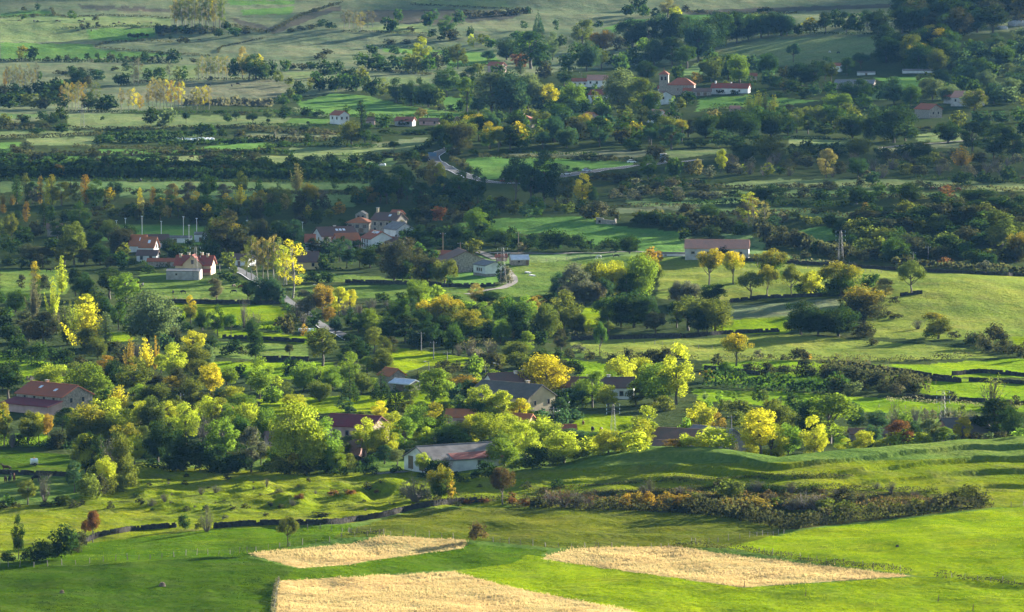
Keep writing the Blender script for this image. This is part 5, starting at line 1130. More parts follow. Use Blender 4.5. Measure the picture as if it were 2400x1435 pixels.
trees(5, 'in main belt across the valley middle', '''290,682,74,105,r,dg;540,702,184,165,r,lg;670,662,104,124,r,lg;800,692,64,114,b,dg;940,692,134,125,t,t;1030,702,104,185,r,dg;430,692,94,105,r,dg;1145,692,54,56,r,o;1380,722,84,105,t,o;1440,702,84,70,b,dg;400,832,184,165,r,g;600,850,200,165,r,ol*;700,862,224,205,r,ol*;800,840,180,150,r,ol*;910,952,224,245,r,g+;640,752,104,124,r,yg;1110,972,174,135,r,lg;890,762,104,135,r,lg;1200,902,284,245,r,g;1300,852,204,155,r,lg;1430,942,264,185,r,ol;1560,902,284,235,r,ol;
1350,772,134,95,t,o;780,1042,204,135,r,g;1200,1082,134,175,r,ol;1300,1042,164,124,r,lg;1540,1032,154,115,t,b;450,962,204,205,r,dg;620,992,184,185,r,dg;340,962,184,165,r,dg;730,940,164,155,r,dg;540,900,170,150,r,dg;1000,850,160,140,r,lg;1110,830,150,130,r,g;1040,960,150,130,r,dg;1260,960,150,140,r,dg;960,780,90,120,r,b;1070,760,100,110,r,ol;480,780,130,120,r,dg;1480,900,180,150,r,dg;1180,760,110,110,r,lg;1640,900,170,130,r,ol;700,990,130,130,r,dg;520,1000,110,130,r,dg;850,1040,120,110,r,dg;1340,950,130,110,r,dg;300,860,120,110,r,dg;1400,1000,120,110,r,dg;740,760,80,100,t,y''')
trees(5, 'in scrub below the main belt', '''900,1062,134,125,s,t;1040,1062,124,155,s,t;1110,1122,84,155,b,ol;1220,1152,124,155,b,ol;1060,1132,104,124,b,b;1400,1142,134,165,b,dg;1530,1102,104,95,b,dg;1620,1202,114,125,b,dg;1650,1032,64,114,b,gr;1740,1092,74,84,b,b;1813,1062,234,115,l,g;1875,912,94,84,l,ol;1735,912,104,84,f,y;1690,900,80,80,f,ol;1480,1160,110,130,b,b;1300,1160,110,130,b,ol;1000,1120,90,120,b,b;960,1090,90,120,s,t;1560,1170,100,110,b,b;1200,940,60,30,c,o;1590,1070,70,90,b,b;820,1060,90,90,s,gr''')
trees(5, 'in grove right of the lane bend', '''70,872,134,115,r,dg;200,902,184,145,r,lg;120,902,134,115,r,g;230,1042,204,145,t,ol;300,1082,174,114,t,ol;90,1102,204,185,r,dg;30,1152,164,124,r,dg;280,1202,184,145,r,ol;60,1282,214,145,r,lg;350,1050,134,104,t,b;180,1202,134,124,r,lg;280,1362,184,130,n,dg;60,1372,204,124,n,dg;380,1440,164,135,n,dg;140,1330,150,120,r,ol;480,1400,130,110,t,ol;20,780,110,90,s,gr;120,780,100,110,s,gr;210,750,100,110,s,gr;330,740,80,110,s,b;60,740,150,110,t,y;160,1080,120,110,r,dg;220,1320,110,100,t,lg''')
trees(5, 'by the gardens in mid village', '''650,1422,264,235,r,lg;780,1392,154,90,r,bg;900,1372,134,124,r,dg;935,1202,144,95,r,lg;730,1192,114,135,b,b;700,1272,124,135,b,ol;850,1292,94,185,b,o;810,1170,84,104,b,b;960,1252,74,56,t,yg;1060,1212,64,124,b,lg;600,1260,100,120,b,ol;1440,1342,264,305,r,y;1690,1402,164,135,r,lg;1760,1422,244,160,r,lg;1900,1332,154,165,r,lg;1960,1302,224,205,r,yg;2200,1392,264,275,r,lg;2080,1272,194,165,r,yg;2350,1402,364,205,r,yg;2250,1440,100,155,b,ol;1600,1422,134,185,r,bg;
2290,1220,130,120,r,yg;2010,1180,70,90,b,ol;1870,1420,150,130,r,yg;2060,1410,140,130,r,ol;780,1270,80,110,b,b;1000,1160,70,90,b,ol;560,1230,70,90,b,b;680,1180,80,100,b,b;1100,1180,70,90,b,b;1540,1440,120,120,r,g''')
trees(5, 'in dark group on the sunny meadow edge', '1870,842,204,185,r,g;2050,862,294,305,r,dg;1880,792,154,134,r,ol;2200,912,174,165,r,b;2350,862,194,145,r,dg;2345,692,164,124,r,gr;1960,860,200,160,r,dg;2140,870,220,180,r,dg')
trees(5, 'along the sunny field hedge', '2010,1092,94,95,b,b;2100,1092,74,95,b,b;2180,1092,94,115,b,b;2280,1092,104,135,b,b;2360,1082,84,95,b,b;1900,1085,50,80,b,b')
# ---- middle distance, right
trees(6, 'in wall row on the sunny hill', '''185,562,244,175,l,ol*;355,557,224,150,l,yg*;615,522,204,185,r,g+;475,662,194,225,l,ol;595,647,204,155,l,ol+;760,642,204,135,l,ol;900,632,164,145,r,yg;1110,642,234,245,r,g+;1310,592,104,124,r,g;1420,652,134,135,t,t;1600,627,214,200,l,ol;210,682,134,185,r,dg;50,682,164,144,r,gr;1060,640,110,110,r,dg;830,635,90,90,r,g;960,640,70,80,b,dg;1480,695,60,90,b,b;1360,630,60,80,b,b''')
trees(6, 'in dark clump mid sunny hill', '40,882,264,245,r,ol;230,892,244,235,r,ol;110,892,184,165,r,dg;1270,832,254,335,r,b+;830,912,244,265,r,dg;1090,922,234,305,r,dg;1280,932,114,185,b,b;950,915,170,190,r,dg;1200,830,190,170,r,dg;1390,690,60,90,b,b;1340,780,60,90,b,b;170,890,160,140,r,dg')
trees(6, 'along the lower right field banks', '''1790,942,194,225,t,ol+;1650,872,74,104,s,b;1500,800,40,110,b,b;1430,780,50,90,b,b;1740,930,90,110,b,dg;1900,940,60,110,b,b;2060,982,94,124,b,dg;2180,1002,174,165,b,b;2250,1042,104,104,b,b;2330,1062,84,135,b,b;2380,1092,94,105,b,b;2120,1030,90,100,b,b;375,1132,234,245,l,ol*;240,1132,84,95,b,b;530,1082,74,84,b,gr;810,1092,94,144,b,b;870,1090,60,80,b,o;710,1087,44,56,b,b;580,1212,114,95,b,b;480,1167,64,134,b,b;300,1227,114,95,l,g;180,1242,84,95,b,o;
700,1192,74,144,b,b;850,1202,124,155,b,b;1050,1132,64,66,b,ol;1040,1217,94,144,b,b;1180,1232,104,144,b,b;1270,1262,104,124,b,b;1340,1282,114,165,b,b;1540,1332,124,135,b,b;1180,1132,54,66,s,gr;1300,1142,64,66,s,gr;1440,1172,64,74,s,gr;1080,1322,114,144,b,b;1200,1332,94,144,b,sg;1490,1342,84,105,b,gr;1640,1332,84,84,b,b;1880,1362,64,105,b,b;2170,1422,204,195,s,yg;2200,1440,74,205,b,b;2330,1402,74,84,b,b;1420,1320,90,110,b,b;1250,1300,80,110,b,b;640,1180,50,80,b,b;1330,980,50,90,b,b;2000,970,60,80,b,b;240,1085,50,60,b,b;620,1080,40,60,b,b''')
scatter('in dark scrub on the wooded hill', [(1965, 560), (2010, 530), (2120, 500), (2400, 495), (2420, 630), (2200, 622), (2050, 612), (1980, 600)], 90, (26, 46), 'bbr', ['dg', 'dg', 'b', 'b', 'dg', 'b', 'ol'], (1.0, 1.4), seed=15)
trees(6, 'standing out on the wooded hill', '1490,402,164,175,r,g;2230,342,294,235,r,ol;2340,402,190,160,r,b+;1980,382,104,95,r,g;1840,432,68,98,b,r;1280,107,114,62,c,o;2120,462,74,95,b,gr;1700,440,60,80,b,b;1580,430,80,90,b,b;1400,400,60,60,t,ol;1900,60,100,130,r,dg;2050,80,110,150,r,dg;2200,60,110,150,r,dg;1870,30,60,50,t,o;1040,160,100,100,r,dg')
trees(6, 'in thicket above the long pale barn', '''170,132,124,135,r,g;460,152,214,135,p,yg;490,152,190,100,p,t;575,152,164,66,p,t;420,150,160,100,r,gr;60,212,104,115,b,b;200,242,94,135,b,dg;700,272,124,124,b,b;780,302,124,124,b,b;620,240,110,120,b,b;540,200,110,120,b,b;330,190,100,120,b,b;400,210,100,110,b,dg;270,130,80,100,b,b;870,310,100,110,b,b;940,340,90,110,b,dg;1010,370,90,110,b,b;1080,400,80,110,b,b;70,352,84,90,b,b;200,362,84,105,b,b;290,384,94,105,b,b;350,384,80,90,b,b;460,390,50,70,b,b;520,392,50,70,b,b;690,400,60,80,b,b;780,405,60,80,b,b;640,310,90,110,b,b;850,380,60,90,b,b;30,90,100,110,b,b;100,150,110,110,b,b;700,120,70,90,b,gr;780,110,70,90,b,ol;860,130,60,90,b,ol;940,140,60,90,b,ol;640,160,80,90,t,bg;20,250,90,90,b,dg;1160,370,90,110,b,b;1250,400,90,110,b,b;1320,380,90,110,b,b;1180,300,90,110,b,dg''')
# ---- the near village
trees(7, 'in autumn grove beside the big farmhouse', '''30,272,264,114,r,ol+;200,262,204,124,t,ol;270,262,224,90,t,yg;335,232,184,90,t,o;440,172,164,135,r,dg;620,232,254,265,r,ol+;800,232,254,225,r,yg;130,272,84,115,b,dg;410,292,134,135,b,b;720,240,170,150,r,ol;540,240,150,140,r,ol+;700,120,110,140,r,yg;500,130,110,110,r,yg;90,280,120,90,s,gr;480,280,90,100,b,b;20,130,110,90,r,g;580,110,100,120,r,yg;340,290,80,90,b,dg''')
trees(7, 'in clump between pasture and diggings', '''560,472,274,135,r,ol;660,482,274,155,r,dg;780,502,274,165,s,gr;850,522,304,145,r,ol;870,362,224,185,r,g+;940,402,174,124,r,yg;520,602,224,114,t,bg;750,562,204,135,r,yg;900,562,174,124,b,ol;620,642,174,155,b,ol;700,622,154,114,b,b;760,622,124,105,b,ol;840,592,114,105,b,ol;600,480,270,130,r,yg;720,600,110,110,b,b;920,540,130,90,b,ol;660,560,150,120,b,ol''')
trees(7, 'in the lower left pasture corner', '195,682,174,124,t,ol;55,692,84,76,b,g;310,662,184,114,s,gr;440,692,84,105,b,ol;520,702,64,84,b,b;320,697,44,95,b,b;110,705,50,80,b,b;400,690,70,90,b,b;20,710,60,70,b,b;570,690,50,70,b,b')
trees(7, 'along the dry-stone wall at lower left', '130,1062,264,84,t,dg;450,1052,214,185,b,dg;280,1082,154,155,b,dg;190,1082,84,95,b,dg;60,1092,84,105,b,dg;650,947,214,110,l,r;600,930,130,80,l,r;560,982,114,105,b,b;380,1060,120,110,b,dg;520,1020,110,100,b,b;340,1075,110,110,b,dg;1290,862,114,84,b,dg;1450,872,144,115,s,ol;1400,860,80,70,b,ol;2015,977,204,135,l,ol')
trees(7, 'on the grassy diggings', '775,712,64,56,b,b;1590,512,54,66,b,b;1155,662,64,70,s,b;1870,560,70,56,s,gr;1410,610,60,80,s,gr;1510,600,60,80,s,gr;1060,690,60,110,s,gr;980,680,50,80,b,b;1310,722,40,60,b,b;1720,710,44,70,b,b;1640,720,34,60,b,b;1890,690,40,50,b,b;2160,530,50,36,b,b;2050,690,50,70,s,gr;1970,710,40,50,b,b;1440,720,44,50,b,dg;1450,740,70,50,s,gr;2100,640,40,80,b,r;2340,620,50,90,b,r;1630,820,26,30,b,b;2240,760,34,160,b,b')
trees(7, 'in shadowy trees left of the tall maple', '''1110,402,284,185,r,dg;1260,422,244,185,r,dg;1400,432,204,165,b,dg;1550,432,184,165,b,dg;1300,252,254,185,r,yg;1050,212,284,165,r,ol;1180,180,190,150,r,yg;1560,402,334,205,r,lg;1660,302,244,165,r,g;1760,432,304,165,r,gr;1860,302,284,165,r,lg;1720,262,284,205,r,yg;1700,442,134,145,b,dg;1020,380,150,120,r,dg;1180,440,110,140,b,dg;1480,440,150,140,b,dg;1620,440,130,140,b,dg;1330,440,120,140,b,dg;1830,400,150,120,t,ol;1440,260,190,150,s,gr;1000,300,180,120,r,ol;1100,120,120,120,r,yg;1400,120,120,130,r,yg;1780,110,120,130,r,lg;1230,440,90,120,b,dg;1060,430,80,120,b,dg;1560,450,80,120,b,dg;1480,150,210,170,r,yg;1560,160,200,160,r,ol;1640,170,190,150,r,lg;1230,150,190,160,r,ol;980,160,190,150,r,yg;1880,180,190,120,r,g;1930,420,150,110,r,g;1960,300,170,110,r,lg''', True)
trees(7, 'with the tall maple and its wall', '2130,452,464,345,r,yg;2290,452,324,175,r,lg;2030,440,290,170,r,g;1950,462,124,155,b,ol;2070,462,144,155,b,ol+;2180,462,124,135,b,ol;1870,450,90,110,b,dg;1990,465,90,120,b,dg;2260,460,110,120,b,g;2370,450,170,110,r,lg;2140,468,80,110,b,b;1935,330,120,60,t,yg;2330,465,70,100,b,dg', True)
trees(8, 'before the long yellow house', '980,120,260,190,t,yg;1070,130,190,150,t,yg;1130,130,240,160,t,yg;1250,130,190,130,t,y;1330,130,100,120,r,lg;930,130,170,140,r,g;1060,60,130,140,r,lg;1400,120,120,110,r,bg;1490,130,120,110,r,bg;820,100,150,150,t,bg;700,110,140,140,t,lg;560,80,120,120,t,g;460,70,110,110,t,ol', True)
trees(8, 'in village trees left of the big barn', '''115,462,94,70,b,dg;200,472,134,115,b,dg;170,352,234,165,t,yg;310,352,234,165,r,yg;300,402,124,124,r,bg;440,332,244,155,t,lg;390,412,114,114,r,sg;270,102,124,114,t,y;540,282,264,205,r,lg;650,272,244,185,r,g+;790,292,164,225,r,lg;720,322,124,154,r,dg;900,282,204,185,r,yg;600,300,130,130,t,yg;480,300,150,120,t,yg;60,110,110,100,t,bg;10,470,70,70,b,dg;20,40,90,110,t,bg;120,340,180,120,t,yg;230,330,170,130,r,lg;60,440,120,110,b,ol;20,360,150,120,t,ol;360,250,200,140,r,yg;150,150,120,110,r,ol;560,320,110,110,b,lg;390,470,60,100,b,dg;860,300,110,120,r,lg''', True)
trees(8, 'in sunlit village trees right of the barn', '''1040,292,224,235,r,yg;1170,222,164,155,r,yg;1250,112,134,114,t,y;1380,272,204,285,r,yg;1440,352,204,185,r,lg;1150,452,184,195,r,lg;1290,412,254,195,r,yg;1350,492,154,165,b,dg;1560,482,204,225,r,yg;1640,272,124,164,r,bg;1600,262,104,174,r,sg;1750,402,114,135,r,yg;1780,472,64,155,b,yg;1870,472,164,165,r,yg;1840,292,124,155,r,g;2000,332,174,174,r,lg;2060,482,144,205,b,yg;2000,362,124,124,r,gr;2130,312,284,185,t,yg;2120,442,164,155,r,yg;2330,472,64,155,b,o;
1250,492,90,170,b,lg;1500,490,100,140,b,ol;1680,480,70,150,b,ol;1960,475,100,150,b,yg;1240,330,180,160,r,yg;1110,350,150,140,r,lg;1720,300,110,120,r,g;1700,240,80,100,b,bg;1430,480,110,120,b,dg;1620,400,110,120,r,ol;1800,390,90,100,r,ol;1540,120,110,100,r,bg;1640,100,90,90,r,bg''', True)
trees(8, 'in front of the big barn', '570,472,154,95,t,yg;760,392,94,66,t,o;740,470,124,104,s,gr;700,490,120,100,b,dg;640,490,134,104,b,dg;690,652,244,135,r,g+;770,652,124,64,t,o;520,662,154,225,s,gr;450,640,90,100,b,gr;580,660,90,110,b,gr;1010,492,114,145,b,dg;850,532,64,105,b,dg;560,490,40,70,b,dg;940,500,70,80,b,dg;790,500,60,80,b,dg')
trees(8, 'on the near slope below the barn', '1130,682,250,165,l,br;960,942,140,120,b,br;1520,562,74,95,b,dg;180,577,64,70,b,b;250,600,30,50,b,r;70,610,40,90,b,r;30,600,40,50,b,b;1190,640,60,70,b,br;970,560,30,40,b,b')
trees(9, 'in yellow thicket behind the terraces', '''540,452,354,265,t,y;620,440,280,200,t,yg;740,422,284,165,t,lg;920,422,274,165,t,yg;800,442,74,255,b,lg;1010,422,64,105,b,lg;1030,262,334,335,r,lg;870,202,234,155,r,dg;660,202,204,185,r,ol;400,152,124,134,b,ol;120,212,244,205,r,yg;250,232,164,104,t,o;20,252,154,90,r,lg;1210,182,204,145,r,bg;1360,182,154,155,r,bg;1340,322,174,135,r,bg;1270,412,174,145,t,yg;1390,402,104,114,t,yg;1530,402,204,165,r,r;1560,402,134,255,b,yg;1680,402,94,124,b,yg;1600,272,164,145,r,bg;1740,382,194,155,r,sg;1960,332,204,124,t,y;2200,312,324,285,r,dg;
2310,352,234,155,r,dg;2350,412,74,124,b,lg;2150,402,54,104,b,sg;220,462,144,255,b,yg;80,472,64,205,b,y;1150,410,120,130,t,yg;660,430,130,150,t,yg;1450,400,110,120,t,yg;1840,390,110,110,t,lg;1770,390,90,90,b,sg;2050,400,60,110,b,b;2240,400,50,110,b,b;1200,390,110,110,t,lg;560,250,120,130,r,ol;1100,330,120,100,t,lg;480,430,110,130,t,yg;350,440,90,90,t,gr;960,330,130,100,t,yg;760,180,150,120,r,ol;20,470,90,130,b,yg;140,455,90,120,b,yg;1900,400,60,110,b,sg;1080,412,60,110,b,yg;900,200,110,100,t,dg''', True)
scatter('in thin young wood by the right pylon', [(2080, 985), (2280, 990), (2280, 1010), (2080, 1008)], 20, (26, 44), 'stt', ['sg', 'ol', 'lg', 'gr'], (0.7, 1.0), True, seed=16)
scatter('behind the right-hand village hedge', [(1640, 935), (1900, 945), (1900, 985), (1640, 970)], 18, (22, 40), 'rtb', ['g', 'ol', 'sg', 'lg', 'dg'], (0.9, 1.2), True, seed=17)
trees(9, 'on the terraced slope', '330,632,124,205,b,ol;250,562,64,76,b,b;520,592,84,105,s,gr;580,600,70,70,b,dg;760,602,84,95,s,b;1130,682,124,165,b,b;850,722,114,190,s,gr;940,720,110,170,s,gr;760,720,90,150,s,gr;1010,742,104,154,b,ol;1360,572,54,84,s,gr;1460,602,84,95,s,gr;2000,692,144,255,b,ol;1900,680,90,150,b,b;2100,700,80,110,b,ol;1150,762,104,155,b,ol;1240,740,60,110,b,ol;1500,720,60,120,b,ol;1640,700,70,120,b,ol;650,700,80,100,b,ol;300,700,80,130,b,o;540,720,90,160,b,o;180,690,70,130,b,b;420,700,80,130,b,o;30,700,90,120,b,o;100,690,90,110,b,ol;620,690,90,90,s,gr;1330,720,60,110,b,ol;880,770,60,140,b,ol;1790,680,70,110,b,b')
trees(8, 'at the terrace foot', '1300,560,50,80,b,b;1470,690,110,150,s,r;1560,700,120,150,s,r;1640,700,110,130,s,gr;1280,690,60,110,b,r;1190,670,50,80,b,r;1370,700,80,120,b,b;2010,690,90,90,b,o;2080,700,110,120,b,o;2150,690,100,100,b,o;2280,700,100,110,b,o;2360,700,90,100,b,o;1740,700,90,100,s,r;1880,690,70,90,b,b;2160,600,100,90,s,ol;1960,660,70,60,b,b;1420,600,50,90,b,b;880,680,40,100,b,r;1000,670,40,100,b,r;800,690,36,90,b,b')
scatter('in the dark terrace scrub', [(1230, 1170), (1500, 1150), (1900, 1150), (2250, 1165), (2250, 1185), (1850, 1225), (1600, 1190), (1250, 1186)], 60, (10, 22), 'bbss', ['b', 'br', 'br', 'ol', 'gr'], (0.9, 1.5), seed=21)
scatter('as loose scrub on the diggings', [(330, 1110), (1100, 1130), (1150, 1170), (800, 1215), (420, 1225), (300, 1180)], 42, (5, 12), 'bbs', ['b', 'dg', 'gr', 'b'], (0.9, 1.6), seed=22)
trees(8, 'screening the yellow house gable', '1530,90,150,120,r,bg;1300,110,120,110,t,yg;1040,140,150,120,r,lg', True)
plant_all()

# ------------------------------------------------------------------ hedges and dry-stone walls
def hedge(where, pts, h, w, colour, dens=7.0, leaf=0.55, floor=False, step=None, gappy=0.35):
    """one hedge: leaf sprays heaped along a line on the land; h, w in metres"""
    line = path_on_land(pts, floor, 8)
    seg = np.linalg.norm(np.diff(line[:, :2], axis=0), axis=1)
    L = seg.sum(); s = np.concatenate([[0], np.cumsum(seg)])
    n = int(L * dens)
    if n < 20: n = 20
    t = rng.uniform(0, L, n)
    lump = 0.5 + 0.5 * np.sin(t / 2.9 + 1.3 * np.sin(t / 7.1)) * np.sin(t / 5.3 + rng.uniform(0, 6))
    tall = h * (1 - gappy + gappy * 1.6 * lump)
    x = np.interp(t, s, line[:, 0]); y = np.interp(t, s, line[:, 1])
    off = rng.normal(size=n) * w * 0.33
    i = np.clip(np.searchsorted(s, t) - 1, 0, len(seg) - 1)
    d = np.diff(line[:, :2], axis=0)[i] / np.maximum(seg[i], 1e-6)[:, None]
    x = x - d[:, 1] * off; y = y + d[:, 0] * off
    u = rng.uniform(0, 1, n) ** 0.75
    zz = tall * u * np.clip(1.15 - (np.abs(off) / w) ** 2, 0.25, 1)
    p = np.stack([x, y, ground(x, y) + zz], 1)
    o3 = p.mean(0)
    nrm = np.stack([-d[:, 1] * off, d[:, 0] * off, 0.5 + 0 * off], 1) + rng.normal(size=(n, 3)) * 0.6
    me = leaf_mesh('hedge', p - o3, nrm, leaf, u, int(L), 0.5 + 0.5 * lump - 0.2)
    o = obj('hedge', me, None, tuple(o3))
    rgb, cname = LEAFCOL[colour]
    f = random.uniform(0.85, 1.15)
    o.color = (*[c * f for c in rgb], 0.0)
    tag(o, f'{cname} hedge {where}', 'hedge', 'hedges between the fields')
